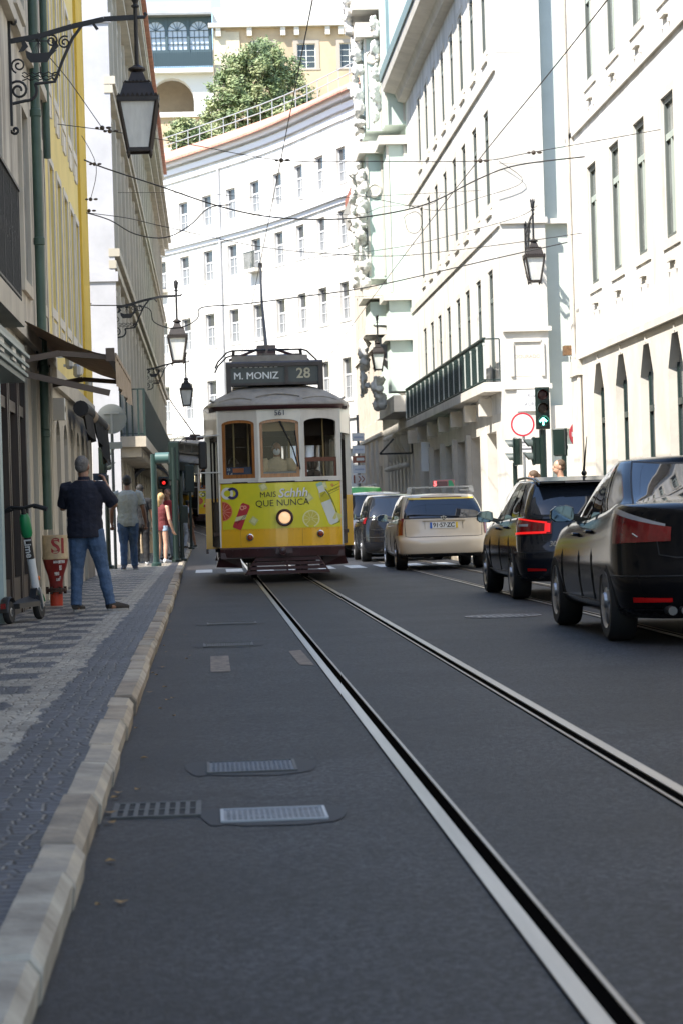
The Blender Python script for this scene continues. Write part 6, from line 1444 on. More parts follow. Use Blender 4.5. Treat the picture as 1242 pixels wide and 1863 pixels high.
# two heads beyond the estate car
person('man in profile with short brown hair walking on the right pavement', (5.93, 40.5, .1), math.radians(95), 1.80, {}, SKIN, cloth('white_tshirt', (.6, .6, .6)), JEANS, BROWNH, vox=.012)
person('person whose brown hair just shows over the dark estate car', (5.75, 42.5, .1), math.radians(80), 1.66, {}, SKIN, cloth('red_top', (.28, .03, .03)), JEANS, BROWNH, 'long', vox=.012)
person('person in a white cap and pink top far along the right pavement', (5.85, 92, .1), math.radians(170), 1.75, {}, SKIN, cloth('pink_top', (.6, .2, .2)), JEANS, M('white_cap', (.7, .75, .75), .7), vox=.016)
# the driver
drv, DP = person('tram driver in a beige shirt and white face mask at the middle window', (1.17, 40.72, .62), PI, 1.72, dict(
    pel=(0, -.02, .50), hipL=(-.05, 0, .49), hipR=(.05, 0, .49), kneeL=(-.06, .2, .45), kneeR=(.06, .2, .45), ankL=(-.06, .2, .2), ankR=(.06, .2, .2), toeL=(-.06, .3, .175), toeR=(.06, .3, .175),
    shL=(-.118, 0, .80), shR=(.118, 0, .80), elL=(-.19, .10, .68), elR=(.16, .1, .68), wrL=(-.17, .23, .66), wrR=(.1, .22, .65), haL=(-.16, .27, .67), haR=(.08, .26, .66), collar=1), SKIN2, cloth('beige_shirt', (.62, .49, .31), .15), cloth('dark_trousers', (.02, .02, .025)), BLKHAIR, bulk=1.15, sleeve=.75, vox=.009)
mb = MB(); hd = DP['head']; mb.ball(hd+Vector((0, .052, -.045)), (.062, .062, .062), 14, 10); mb.build('face_mask', M('mask_white', (.72, .73, .75), .8), drv, smooth=True)
# ================================================================ STREET LAMPS
def lantern(t, c, s=1.0):
    c = Vector(c); o = Matrix.Translation(c) @ Matrix.Scale(s, 4)
    sq = lambda r, z: [o @ Vector((r*x, r*y, z)) for x, y in ((-1, -1), (1, -1), (1, 1), (-1, 1))]
    def frust(mb, levels):
        vs = []
        for r, z in levels: vs += sq(r, z)
        n = len(levels); mb.add(vs, [(i*4+k, i*4+(k+1) % 4, (i+1)*4+(k+1) % 4, (i+1)*4+k) for i in range(n-1) for k in range(4)]+[(3, 2, 1, 0), tuple(range((n-1)*4, n*4))])
    mb = MB(); frust(mb, [(.235, .56), (.235, .595), (.205, .60), (.155, .76), (.135, .765), (.135, .79), (.10, .80), (.065, .90), (.05, .90)])
    mb.lathe([(p, z) for p, z in ((.05*s, 0), (.10*s, .03*s), (.10*s, .05*s), (.06*s, .07*s), (.02*s, .1*s))], 14, o @ Vector((0, 0, .9)))
    for r, z, n, hgt in ((.235, .595, 9, .045), (.155, .765, 7, .03)):
        for a in range(4):
            R = Matrix.Rotation(a*PI/2, 4, 'Z')
            for k in range(n): x = -r+2*r*(k+.5)/n; w = r/n; mb.add([o @ R @ Vector(p) for p in ((x-w, -r, z), (x+w, -r, z), (x, -r-.012, z+hgt), (x, -r+.01, z))], [(0, 1, 2), (1, 3, 2), (3, 0, 2)])
    mb.build('lantern_cap', LANT, t, recalc=True)
    mb = MB()
    T, B = [(.215*x, .215*y, .565) for x, y in ((-1, -1), (1, -1), (1, 1), (-1, 1))], [(.125*x, .125*y, .02) for x, y in ((-1, -1), (1, -1), (1, 1), (-1, 1))]
    for k in range(4):
        a, b = o @ Vector(T[k]), o @ Vector(B[k]); mb.bar(a, b, .032*s); mb.bar(b, o @ Vector(B[(k+1) % 4]), .04*s); mb.bar(a, o @ Vector(T[(k+1) % 4]), .035*s)
        mb.lathe([(0, -.075*s), (.012*s, -.06*s), (.022*s, -.03*s), (.014*s, 0)], 8, b)
    mb.build('lantern_frame', LANT, t)
    mb = MB(); frust(mb, [(.112, .03), (.198, .555)]); mb.build('lantern_pane', FROST, t)
def street_lamp(label, loc, rz, reach=1.42, s=1.0):
    """local +x leaves the wall; arm end at x=reach; ship bracket below the arm"""
    t = thing('street_lamp', label, 'street lamp', loc, rz, 'bracket lanterns along the street')
    mb = MB(); mb.box(-.0, .03, -.03, .03, -.95, .22)
    mb.tube(spiral((.06, 0, .22), .05, .01, 180, -1.2, 12), .016, 5); mb.tube(spiral((.05, 0, -1.0), .05, .01, 180, 1.2, 12), .016, 5)
    arm = [(.0, 0, .0), (.25*reach, 0, .06), (.5*reach, 0, .16), (.75*reach, 0, .235), (reach, 0, .25)]
    for a, b in zip(arm, arm[1:]): mb.bar(a, b, .03, .055)
    mb.tube([(.70*reach, 0, .12), (.66*reach, 0, .2), (.58*reach, 0, .17), (.5*reach, 0, .02), (.42*reach, 0, -.22), (.355*reach, 0, -.46), (.20*reach, 0, -.48)], .018, 6)
    mb.tube([(.20*reach, 0, -.48)]+arc((.13*reach, 0, -.55), .12, 10, -95, 8)+[(.03, 0, -.70)], .018, 6)
    mb.tube(spiral((.10, 0, -.55), .12, .03, 200, -1.6, 24), .015, 5); mb.tube(spiral((.11, 0, -.27), .09, .02, 250, -1.5, 20), .011, 5)
    mb.tube(spiral((.44*reach, 0, -.02), .075, .015, 60, 1.6, 20), .011, 5); mb.tube(spiral((.34*reach, 0, -.0), .07, .015, 120, -1.6, 20), .011, 5)
    mb.tube(spiral((.36*reach, 0, -.40), .05, .012, 0, 1.5, 16), .009, 5)
    for r in range(3): mb.tube([(.1*reach+.25*reach*k/12, 0, -.36-.035*r+.014*math.sin(k*PI/1.5+r*2)) for k in range(13)], .007, 4)
    mb.build('bracket', IRON, t)
    mb = MB()
    mb.prism([(.17*reach, -.008, -.24), (.30*reach, -.008, -.24), (.335*reach, -.008, -.16), (.38*reach, -.008, -.10), (.30*reach, -.008, -.13), (.19*reach, -.008, -.14), (.13*reach, -.008, -.10), (.14*reach, -.008, -.18)], (0, .016, 0))
    mb.bar((.235*reach, 0, -.14), (.235*reach, 0, .1), .012); mb.bar((.14*reach, 0, .0), (.33*reach, 0, .0), .012)
    for k in range(-3, 4): mb.bar((.235*reach, 0, -.0), (.235*reach+k*.028, 0, -.14), .005)
    for sx in (.12, .36): mb.prism([(sx*reach, -.006, -.11), (sx*reach+.05, -.006, -.06), (sx*reach+.02, -.006, .0), (sx*reach-.03, -.006, .02), (sx*reach-.02, -.006, -.05), (sx*reach-.06, -.006, -.12)], (0, .012, 0))
    mb.ball((.235*reach, 0, .02), (.035, .02, .03)); mb.build('ship_ornament', IRON, t)
    mb = MB(); x = reach
    mb.tube([(x, 0, .52), (x, 0, .2), (x, 0, -.28)], .024, 8); mb.lathe([(.0, .62), (.028, .60), (.048, .52), (.042, .44), (.02, .40), (.045, .385), (.045, .365), (.02, .35)], 10, (x, 0, 0))
    for k in range(5): a = 2*PI*k/5; mb.tube([(x+.03*math.cos(a), .03*math.sin(a), .5), (x+.055*math.cos(a), .055*math.sin(a), .58), (x+.05*math.cos(a), .05*math.sin(a), .63)], [.014, .01, .003], 5)
    mb.tube([(x-.06, 0, .25), (x+.1, 0, .25), (x+.12, 0, .28), (x+.1, 0, .3)], .02, 6)
    mb.build('hanger', IRON, t)
    lantern(t, (x, 0, -.28-1.0*s), s)
    return t
street_lamp('nearest hanging lantern on a ship bracket at the top left', (-2.1, 27.4, 6.52), 0, 1.44)
q = at(209, 549, X=-2.1); street_lamp('second hanging lantern, on the long beige block', (-2.1, 55.9, 6.0), 0, 1.5)
street_lamp('third hanging lantern, smallest, farther along the beige block', (-2.1, 84.0, 6.3), 0, 1.45)
q = at(968, 395, Y=54.9); street_lamp('lantern on the corner wall above the inscribed plaque', (7.58, 56.28, 7.55), -PI/2, 1.35)
street_lamp('lantern in front of the mint building consoles', (7.0, 82.9, 7.3), PI, 1.05)
# ================================================================ SIGNALS AND SIGNS
def signal_pole(mb, x, y, z0, z1, r=.055): mb.lathe([(.11, z0), (.11, z0+.06), (r+.01, z0+.08), (r, z0+.2), (r, z1)], 14, (x, y, 0))
def head(par, x, y, z, rz, n=3, lit=None, w=.27, dark=False):
    """signal head; z = bottom; lenses look along local -y"""
    mw = Matrix.Translation((x, y, z)) @ Matrix.Rotation(rz, 4, 'Z'); h = .29*n; mb = MB()
    mb.box(-w/2, w/2, -.02, .13, 0, h); mb.box(-w/2-.02, w/2+.02, .0, .02, -.02, h+.02)
    a = mb.build('signal_head', TLGREEN, par, mw=mw, bevel=.02)
    for i in range(n):
        zc = h-.145-.29*i; mb = MB(); m = 14
        for k in range(m):
            a0, a1 = math.radians(-20+220*k/m), math.radians(-20+220*(k+1)/m); r = .115
            mb.add([(r*math.cos(a0), -.02, zc+r*math.sin(a0)), (r*math.cos(a1), -.02, zc+r*math.sin(a1)), (r*1.04*math.cos(a1), -.02-.2*(.55+.45*math.sin(a1)), zc+r*1.04*math.sin(a1)), (r*1.04*math.cos(a0), -.02-.2*(.55+.45*math.sin(a0)), zc+r*1.04*math.sin(a0))], [(0, 1, 2, 3), (3, 2, 1, 0)])
        mb.build('visor', M('visor_grey', (.06, .075, .07), .5), a)
        mb = MB(); mb.lathe([(.112, -.021), (.08, -.04), (0, -.046)], 18, (0, 0, zc), 'y')
        nm = ('red', 'amber', 'green')[i] if n == 3 else 'dark'
        mat = {'red': M('unlit_red', (.05, .008, .008), .15), 'amber': M('unlit_amber', (.035, .02, .012), .15), 'green': M('unlit_green', (.005, .05, .045), .15), 'dark': DARK}[nm]
        le = mb.build('lens', mat, a)
        if lit == i:
            mb = MB(); gm = M('lit_green_arrow', (.18, 1, .72), .3, emit=4)
            for p, q in (((0, .075), (-.075, -.0)), ((0, .075), (.075, .0)), ((0, .03), (0, -.075))): mb.bar((p[0], -.052, zc+p[1]), (q[0], -.052, zc+q[1]), .035, .006, up=(0, 1, 0))
            mb.build('lit_arrow', gm, le)
    return a
def traffic_light(label, x, y, z0=.1): return thing('traffic_light', label, 'traffic light', (x, y, z0))
c = at(985, 745, Y=52.0)
t = traffic_light('traffic light showing a green arrow on the right pavement', c.x, 52.0); mb = MB(); signal_pole(mb, 0, 0, 0, 2.7, .075); mb.build('pole', TLGREEN, t)
head(t, 0, -.12, 2.72, 0, 3, 2); head(t, -.2, .1, 1.95, -PI/2, 2)
c = at(936, 845, Y=52.4); t = traffic_light('low dark signal head left of the green arrow light', c.x, 52.4); mb = MB(); signal_pole(mb, .0, 0, 0, 2.0, .05); mb.build('pole', TLGREEN, t); head(t, 0, -.1, 1.95, -PI/2-.35, 2)
c = at(1025, 815, Y=52.8); t = traffic_light('dark signal head seen from behind, right of the green arrow light', c.x, 52.8); mb = MB(); signal_pole(mb, .0, 0, 0, 2.15, .055); mb.build('pole', TLGREEN, t); head(t, -.05, .1, 2.15, PI-.5, 2)
c = at(317, 860, Y=55.9); t = traffic_light('dark green signal seen from behind at the far left kerb', c.x, 55.9); mb = MB(); signal_pole(mb, 0, 0, 0, 2.65, .075); mb.build('pole', TLGREEN, t)
head(t, .0, .08, 1.9, PI, 3, w=.22)
t2 = traffic_light('slim dark pole with a push button beside the far signal', c.x+.12, 57.2); mb = MB(); signal_pole(mb, 0, 0, 0, 2.0, .05); mb.box(.02, .16, -.06, .08, .9, 1.3); mb.build('pole', TLGREEN, t2)
c = at(280, 860, Y=51.9); t = traffic_light('teal green signal pole with a side head near the blonde woman', c.x-.0, 51.9); mb = MB(); signal_pole(mb, 0, 0, 0, 2.4, .065); mb.build('pole', M('teal_green_paint', (.012, .036, .031), .4, n=3, amt=.25), t)
mb = MB(); mb.tube([(.05, 0, 2.31), (.34, -.04, 2.31)], .12, 16); mb.build('side_visor', M('pale_teal', (.06, .12, .115), .4), t, smooth=True)
c = at(347, 870, Y=70); t = traffic_light('small grey green signal on a thin pole by the far tram', c.x, 80); t.location.x = at(345, 870, Y=80).x; mb = MB(); signal_pole(mb, 0, 0, 0, 2.2, .045); mb.build('pole', TLGREEN, t); head(t, 0, .08, 1.9, PI, 3)
c = at(298, 862, Y=66); t = traffic_light('lit red pedestrian signal under the dark arch', c.x, 66); mb = MB(); signal_pole(mb, 0, 0, 0, 1.9, .05); mb.build('pole', TLGREEN, t); hh = head(t, 0, -.1, 1.85, 0, 1)
mb = MB(); mb.lathe([(.045, -.05), (0, -.055)], 16, (0, 0, .145), 'y'); mb.build('lit_lens', M('lit_red', (1, .02, .015), .3, emit=.6), hh)
def round_sign(par, x, y, z, r, kind, face=-1):
    mb = MB(); mb.lathe([(r, 0), (r, face*.006), (0, face*.006)], 32, (x, y, z), 'y')
    if kind == 'ban':
        d = mb.build('sign_disc', M('sign_white', (.72, .73, .73), .4), par); mb = MB()
        for k in range(40):
            a, b = 2*PI*k/40, 2*PI*(k+1)/40; mb.quad(*[(x+q*math.cos(w), y-.0075, z+q*math.sin(w)) for q, w in ((r*.99, a), (r*.99, b), (r*.84, b), (r*.84, a))])
        mb.build('red_border', M('sign_red', (.5, .03, .05), .4), d)
    elif kind == 'noentry':
        d = mb.build('sign_disc', M('sign_red2', (.62, .05, .06), .4), par); mb = MB(); mb.box(x-r*.75, x+r*.75, y-.0085, y-.0065, z-r*.17, z+r*.17); mb.build('white_bar', M('sign_white', (.72, .73, .73), .4), d)
    else:
        d = mb.build('sign_disc', M('sign_back', (.22, .235, .24), .45, .4, n=3, amt=.15), par); mb = MB(); mb.box(x-r*.5, x+r*.5, y-.03, y-.008, z+.1, z+.13); mb.box(x-.02, x+.02, y-.04, y-.012, z-r, z+.14); mb.build('clamp', GREY, d)
        mb = MB(); mb.box(x+.1, x+.22, y-.009, y-.007, z-.08, z-.06); mb.build('stencil', M('stencil_grey', (.2, .21, .22), .6), d)
    return d
c = at(950, 772, Y=53.5); t = thing('road_sign', 'round white no vehicles sign with a red rim left of the green arrow', 'road sign', (c.x, 53.5, .1))
mb = MB(); mb.tube([(.02, .03, 0), (.02, .03, c.z+.1)], .03, 8); mb.build('post', GREY, t); round_sign(t, 0, 0, c.z-.1, .27, 'ban')
for x0, x1, z0, z1, s_ in ((-.14, .12, -.47, -.33, 'a'), (-.22, .22, -.62, -.48, 'b')):
    mb = MB(); mb.box(x0, x1, -.008, .0, c.z-.1+z0, c.z-.1+z1); pl = mb.build('supplementary_plate', M('plate_grey', (.6, .6, .6), .4), t)
    mb = MB(); mb.box(x0+.04, x1-.04, -.01, -.0085, c.z-.1+(z0+z1)/2-.018, c.z-.1+(z0+z1)/2+.018); mb.build('faded_line', M('grey_print', (.12, .12, .13), .6), pl)
c = at(1050, 790, Y=53.2); t = thing('road_sign', 'red no entry sign half hidden by the white building', 'road sign', (c.x+.05, 53.2, .1)); mb = MB(); mb.tube([(.02, .03, 0), (.02, .03, 3.3)], .035, 8); mb.build('post', GREY, t); round_sign(t, 0, 0, c.z-.1, .3, 'noentry'); t.rotation_euler.z = .5
c = at(203, 762, Y=50.0); t = thing('road_sign', 'round road sign seen from behind beside the black awning', 'road sign', (c.x, 50.0, .1))
mb = MB(); mb.tube([(0, .03, 0), (0, .03, c.z+.15)], .032, 8); mb.build('post', M('dark_post', (.05, .06, .06), .5), t); round_sign(t, 0, 0, c.z-.1, .31, 'back'); mb = MB(); mb.box(-.25, .2, -.02, -.01, c.z-.72, c.z-.58); mb.build('supplementary_plate', MATS['sign_back'], t)
t = traffic_light('dark signal head on the pavement behind the round sign back', c.x-.16, 50.5); mb = MB(); signal_pole(mb, 0, 0, 0, 1.95, .05); mb.build('pole', TLGREEN, t); head(t, -.02, 0, 1.95, PI/2, 2)
# direction signs far right of the tram
c = at(652, 830, Y=78); t = thing('direction_sign', 'stack of direction panels on a post right of the tram', 'direction sign', (c.x, 78, .1))
mb = MB(); mb.tube([(0, .05, 0), (0, .05, 4.2)], .04, 8); mb.build('post', GREY, t)
cz = c.z-.1
for dz, h_, colr, s_, tc in ((.62, .26, (.7, .72, .75), 'top', 0), (.22, .26, (.66, .7, .76), 'second', 0), (-.1, .22, (.30, .10, .06), 'brown', 1), (-.42, .26, (.66, .7, .76), 'lower', 0)):
    mb = MB(); mb.box(-.2, .2, -.02, .0, cz+dz-h_/2, cz+dz+h_/2); pn = mb.build('sign_panel', M('panel_%s' % s_.lower()[:3], colr, .4), t)
    if tc == 0: mb = MB(); mb.box(-.14, .16, -.024, -.021, cz+dz-.03, cz+dz+.02); mb.build('faded_line', M('faded_blue', (.42, .48, .62), .6), pn)
    else: mb = MB(); mb.box(-.08, .17, -.024, -.021, cz+dz-.04, cz+dz+.05); mb.build('faded_line', WFRAME, pn)
mb = MB(); mb.box(-.2, .2, -.02, 0, cz-.88, cz-.6); pn = mb.build('sign_panel', M('arrow_panel', (.65, .62, .6), .4), t); mb = MB()
mb.box(-.19, -.14, -.024, -.021, cz-.87, cz-.61)
for x in (-.03, .08): mb.bar((x, -.023, cz-.64), (x+.08, -.023, cz-.74), .03, .004, up=(0, 1, 0)); mb.bar((x+.08, -.023, cz-.74), (x, -.023, cz-.84), .03, .004, up=(0, 1, 0))
mb.build('arrow_mark', M('brown_mark', (.3, .10, .06), .5), pn)
# dark arch shelter (metro style canopy) and the shop signs on brackets
t = thing('canopy', 'dark arched canopy over the pavement behind the signal poles', 'canopy', (-1.6, 68, .1)); mb = MB()
A = arc((0, 0, 1.95), .55, 0, 180, 12); B = [(x, y, z+.09) for x, y, z in A]
for i in range(12): mb.prism([A[i], A[i+1], B[i+1], B[i]], (0, 2.5, 0))
for x in (-.55, .55): mb.box(x-.03, x+.03, 0, .06, 0, 1.95); mb.box(x-.03, x+.03, 2.44, 2.5, 0, 1.95)
mb.build('frame', IRON, t)
c = at(785, 828, Y=76); t = thing('hanging_sign', 'white hanging shop sign below the green balcony', 'shop sign', (c.x, 76, c.z)); mb = MB(); mb.box(-.34, .34, -.05, .05, -.5, .42); b_ = mb.build('panel', M('sign_panel_white', (.7, .72, .73), .4), t, bevel=.01)
mb = MB(); mb.box(-.1, -.05, -.053, -.051, -.42, .36); mb.box(.08, .11, -.053, -.051, -.1, .15); mb.build('faded_lettering', M('faded_grey', (.42, .43, .46), .5), b_)
mb = MB(); mb.bar((.3, 0, .4), (7.0-c.x, 0, .4), .05); mb.bar((.3, 0, -.2), (7.0-c.x, 0, -.2), .05); mb.build('bracket', IRON, t)
# ================================================================ AWNINGS
BR = M('brown_canvas', (.46, .31, .20), .85, n=6, amt=.3, bump=.4, bs=60)
t = thing('awning', 'brown canvas shop awning with a pale valance on the left wall', 'awning', (-2.1, 27.75, 0), 0)
ya, yb, xo, zi, zo = 0, 5.3, 1.03, 3.42, 2.98
mb = MB(); r = []
for i in range(13):
    for j in range(7): u = j/6; r.append((.03+(xo-.03)*u, ya+(yb-ya)*i/12, zi+(zo-zi)*u-.05*math.sin(PI*u)+.012*math.sin(i*2.1+j)))
mb.add(r, [(i*7+j, i*7+j+1, (i+1)*7+j+1, (i+1)*7+j) for i in range(12) for j in range(6)]); mb.build('canvas', BR, t, smooth=True)
mb = MB(); mb.bar((xo, ya, zo), (xo, yb, zo), .07, .09); mb.box(xo-.05, xo+.05, -.06, -.001, zo-.07, zo+.08)
for y in (.05, yb-.1): mb.bar((.02, y, 2.95), (.45, y, 3.02), .04, .07); mb.bar((.45, y, 3.02), (xo, y, zo-.02), .04, .06)
mb.bar((.02, .05, 2.8), (xo-.02, .05, 2.55), .05, .07)
mb.build('frame', M('awning_bar', (.12, .085, .06), .5), t)
mb = MB(); r = []
for i in range(41): y = ya+(yb-ya)*i/40; r += [(xo+.055+.012*math.sin(i*1.3), y, zo-.02), (xo+.06+.02*math.sin(i*1.3), y, zo-.34-.02*math.cos(i*.9))]
mb.add(r, [(2*i, 2*i+1, 2*i+3, 2*i+2) for i in range(40)]); mb.bar((xo+.055, ya, zo+.0), (xo+.055, yb, zo+.0), .03, .05); mb.build('valance', M('pale_canvas', (.42, .33, .24), .85, n=5, amt=.3), t, smooth=True)
t = thing('awning', 'rolled black awning on the white ground floor of the yellow house', 'awning', (-2.1, 37.0, 0), 0)
mb = MB(); mb.tube([(.2, 0, 2.82), (.2, 1.6, 2.84), (.2, 2.3, 2.84)], .12, 12); mb.tube([(.22, 3.2, 2.83), (.22, 7.2, 2.83)], .1, 12); mb.build('roll', M('black_canvas', (.012, .012, .014), .7, n=8, amt=.4), t, smooth=True)
mb = MB(); mb.tube([(.21, 2.3, 2.83), (.21, 3.3, 2.83)], .115, 12); mb.tube([(.22, 7.2, 2.83), (.22, 8.0, 2.83)], .1, 12); mb.build('pale_end', M('pale_canvas', (.42, .33, .24), .85), t, smooth=True)
for y0, y1 in ((.2, .9), (1.3, 1.9), (3.6, 4.6), (5.2, 6.2), (6.8, 7.7)):
    mb = MB(); r = []
    for i in range(7):
        for j in range(4): r.append((.24+.06*math.sin(i*2.0)+.05*j/3, y0+(y1-y0)*i/6, 2.78-(.55 if y0 > 5 else .35)*j/3*(1-.25*math.sin(i)))) 
    mb.add(r, [(i*4+j, i*4+j+1, (i+1)*4+j+1, (i+1)*4+j) for i in range(6) for j in range(3)])
    mb.build('hanging_flap', MATS['black_canvas'], t, smooth=True)
# ================================================================ STAND PIPE AND SCOOTER
t = thing('standpipe', 'red and beige capped standpipe with stickers beside the scooter', 'standpipe', (-1.83, 28.8, .1))
RED = M('standpipe_red', (.24, .012, .012), .4, n=8, amt=.45)
mb = MB(); mb.lathe([(.075, 0), (.075, .16)], 18); mb.build('foot', M('orange_red', (.42, .04, .015), .5), t, smooth=True)
mb = MB(); mb.lathe([(.075, .16), (.125, .165), (.125, .2), (.07, .21)], 12)
for k in range(6): a = 2*PI*k/6; mb.lathe([(.018, .14), (.018, .225)], 6, (.105*math.cos(a), .105*math.sin(a), 0))
mb.build('flange', M('rusty_flange', (.05, .022, .015), .8, n=12, amt=.5), t)
mb = MB(); mb.lathe([(.078, .2), (.08, .27), (.095, .36), (.13, .46), (.147, .53), (.15, .56)], 24); bd = mb.build('body', RED, t, smooth=True)
mb = MB(); mb.lathe([(.155, .55), (.158, .57), (.152, .58), (.15, .82), (.145, .835), (.05, .84)], 24); cp = mb.build('cap', M('standpipe_beige', (.50, .38, .22), .5, n=9, amt=.35), t, smooth=True)
def wrap(mb, s, size, z, ang, r, bold=.004):
    o = text('tmp', s, size, RED, None, None, 0, bold); me = o.data; bpy.data.objects.remove(o)
    mb.add([((r)*math.sin(v.co.x/r+ang), -(r)*math.cos(v.co.x/r+ang), z+v.co.y) for v in me.vertices], [tuple(p.vertices) for p in me.polygons])
mb = MB(); wrap(mb, 'SI', .25, .70, .3, .1545, .006); mb.build('painted_mark', M('mark_red', (.30, .03, .03), .5), cp)
mb = MB(); rn = random.Random(2)
for a, z, w, h_, rr in ((.1, .52, .03, .016, .15), (.55, .52, .045, .02, .15), (.5, .45, .016, .03, .132), (.25, .38, .02, .022, .106), (.05, .38, .014, .02, .106), (.35, .31, .024, .017, .09), (.62, .33, .01, .02, .093)):
    rr += .004; mb.quad(*[(rr*math.sin(a+dx/rr), -rr*math.cos(a+dx/rr), z+dz) for dx, dz in ((-w, -h_), (w, -h_*.8), (w, h_), (-w, h_*.9))])
mb.build('sticker', M('sticker_white', (.62, .6, .58), .5, n=60, c2=(.1, .07, .07)), bd)
# e-scooter leaning by the shop front, front wheel towards the street
t = thing('electric_scooter', 'white and green electric scooter parked against the shopfront', 'scooter', (-1.86, 24.35, .1), math.radians(77)); t.rotation_euler.x = math.radians(-4)
# local x = forwards
SW, SB, SG_ = M('scooter_white', (.62, .63, .63), .35), M('scooter_black', (.014, .014, .015), .45), M('scooter_green', (.01, .20, .07), .35)
for x, R_ in ((.48, .125), (-.52, .115)):
    mb = MB(); mb.lathe([(R_*.62, -.03), (R_*.9, -.032), (R_, -.015), (R_, .015), (R_*.9, .032), (R_*.62, .03)], 24, (x, 0, R_), 'y'); w = mb.build('wheel', RUBBER, t, smooth=True)
    mb = MB(); mb.lathe([(R_*.63, -.02), (R_*.25, -.035), (R_*.2, .035), (R_*.63, .02)], 18, (x, 0, R_), 'y'); mb.build('hub', GREY, w)
mb = MB(); mb.prism([(-.42, -.085, .14), (.28, -.085, .14), (.33, -.05, .2), (.33, .05, .2), (.28, .085, .14), (-.42, .085, .14)], (0, 0, .05)); mb.bar((.3, 0, .19), (.4, 0, .3), .07); mb.build('deck', SB, t)
top_, bot_ = Vector((.27, 0, 1.14)), Vector((.445, 0, .28)); P_ = lambda f: bot_.lerp(top_, f)
mb = MB(); mb.tube([P_(0), P_(.40)], .042, 14); mb.build('stem', SW, t, smooth=True)
mb = MB(); mb.tube([P_(.40), P_(.66)], .037, 14); ls = mb.build('stem', SB, t, smooth=True)
mb = MB(); mb.tube([P_(.66), P_(.7), P_(.88), P_(.93)], [.045, .06, .055, .04], 12); mb.build('display_housing', SG_, t, smooth=True)
mb = MB(); mb.tube([P_(.9), P_(1)], .025, 10); mb.tube([top_+Vector((0, -.24, -.03)), top_+Vector((0, -.12, .02)), top_, top_+Vector((0, .12, .02)), top_+Vector((0, .24, -.03))], .018, 8); mb.build('handlebar', SB, t, smooth=True)
mb = MB()
for s in (-1, 1): mb.tube([top_+Vector((0, s*.13, .012)), top_+Vector((0, s*.25, -.035))], .024, 8); mb.tube([top_+Vector((.02, s*.1, .0)), top_+Vector((.07, s*.18, -.02))], .01, 6)
mb.build('grip', RUBBER, t, smooth=True)
mb = MB()
for s in (-1, 1): mb.bar((.445, s*.045, .30), (.48, s*.05, .125), .05, .018)
mb.bar((.44, -.05, .3), (.44, .05, .3), .05); mb.build('fork', GREY, t)
mb = MB(); mb.tube([(.48+.15*math.cos(math.radians(a)), 0, .125+.15*math.sin(math.radians(a))) for a in range(20, 150, 12)], [(.035, .008)]*11, 8); mb.build('mudguard', SG_, t)
mb = MB(); mb.tube([(-.52+.14*math.cos(math.radians(a)), 0, .115+.145*math.sin(math.radians(a))) for a in range(40, 190, 14)], [(.045, .01)]*11, 8); mb.box(-.68, -.665, -.03, .03, .15, .21); mb.build('rear_mudguard', SB, t)
mb = MB(); mb.box(-.684, -.681, -.025, .025, .155, .205); mb.build('rear_light', TAILRED, t)
mb = MB(); mb.ball((.44, -.045, .42), (.015, .012, .025)); mb.build('reflector', M('orange_reflector', (.7, .16, .02), .3), t)
ax = (top_-bot_).normalized(); mb = MB(); cpt = P_(.53)
mwt = Matrix.Translation(cpt) @ Matrix(((ax.x, 0, 0, 0), (ax.y, 0, -1, 0), (ax.z, 0, 0, 0), (0, 0, 0, 1)))
side = ax.cross(Vector((0, -1, 0))); nb = Vector((-1, 0, 0)); nb = (nb-ax*nb.dot(ax)).normalized(); yb = nb.cross(-ax); rotm = Matrix(((-ax.x, yb.x, nb.x), (-ax.y, yb.y, nb.y), (-ax.z, yb.z, nb.z))).to_4x4()
text_into(mb, 'Lime', .1, Matrix.Translation(cpt+nb*.038) @ rotm, .002); mb.build('stem_lettering', SW, ls)
mb = MB(); mb.tube([(-.05, .09, .14), (-.12, .2, .0)], .012, 6); mb.build('kickstand', SB, t)
# ================================================================ OVERHEAD WIRES
WIRE = M('wire', (.03, .028, .026), .6); INS = M('insulator', (.05, .035, .025), .4)
def wire(label, pts, r=.011, ins=(), group='overhead wires across the street', name='overhead_wire', smooth=True):
    P = [Vector(p) for p in pts]
    if smooth and len(P) > 2: P = [Vector(p) for p in crom([tuple(p) for p in P], 5)]
    mb = MB(); mb.tube([p-P[0] for p in P], r*.8, 5); t = thing(name, label, 'wire', P[0], 0, group); mb.build('strand', WIRE, t)
    for q in ins:
        q = Vector(q)-P[0]; mb = MB(); mb.ball(q, (.035, .03, .035)); mb.ball(q+Vector((.09, 0, 0)), (.04, .02, .02)); mb.ball(q+Vector((-.07, 0, 0)), (.03, .018, .018)); mb.build('insulator', INS, t)
    return t
wire('trolley wire running overhead to the near tram pole', [(1.24, 2, 6.48), (1.24, 25, 6.47), (1.24, 36.2, 6.45), (1.24, 51.3, 6.46), (1.24, 88, 6.5)], .009, group='trolley wires along the tracks')
wire('trolley wire rising to the upper right over the parked cars', [(4.25, 2, 6.3), (4.25, 24.5, 6.3), (4.25, 36.6, 6.42), (4.25, 53.6, 6.5), (4.25, 88, 6.5)], .009, group='trolley wires along the tracks')
def span(label, Y, pts, r=.011, ins=()):
    q = [at(x, y, Y=Y) for x, y in pts]
    if q[0].x < -1.6: q[0].x = -2.1
    if q[-1].x > 6.6: q[-1].x = 7.0
    wire(label, q, r, [at(x, y, Y=Y) for x, y in ins])
span('thick cable from the yellow corner sagging across the street', 43.6, [(148, 288), (190, 305), (290, 338), (400, 375), (500, 395), (620, 398), (720, 385), (790, 365), (870, 325), (940, 300), (1040, 285)], .017, [(172, 298)])
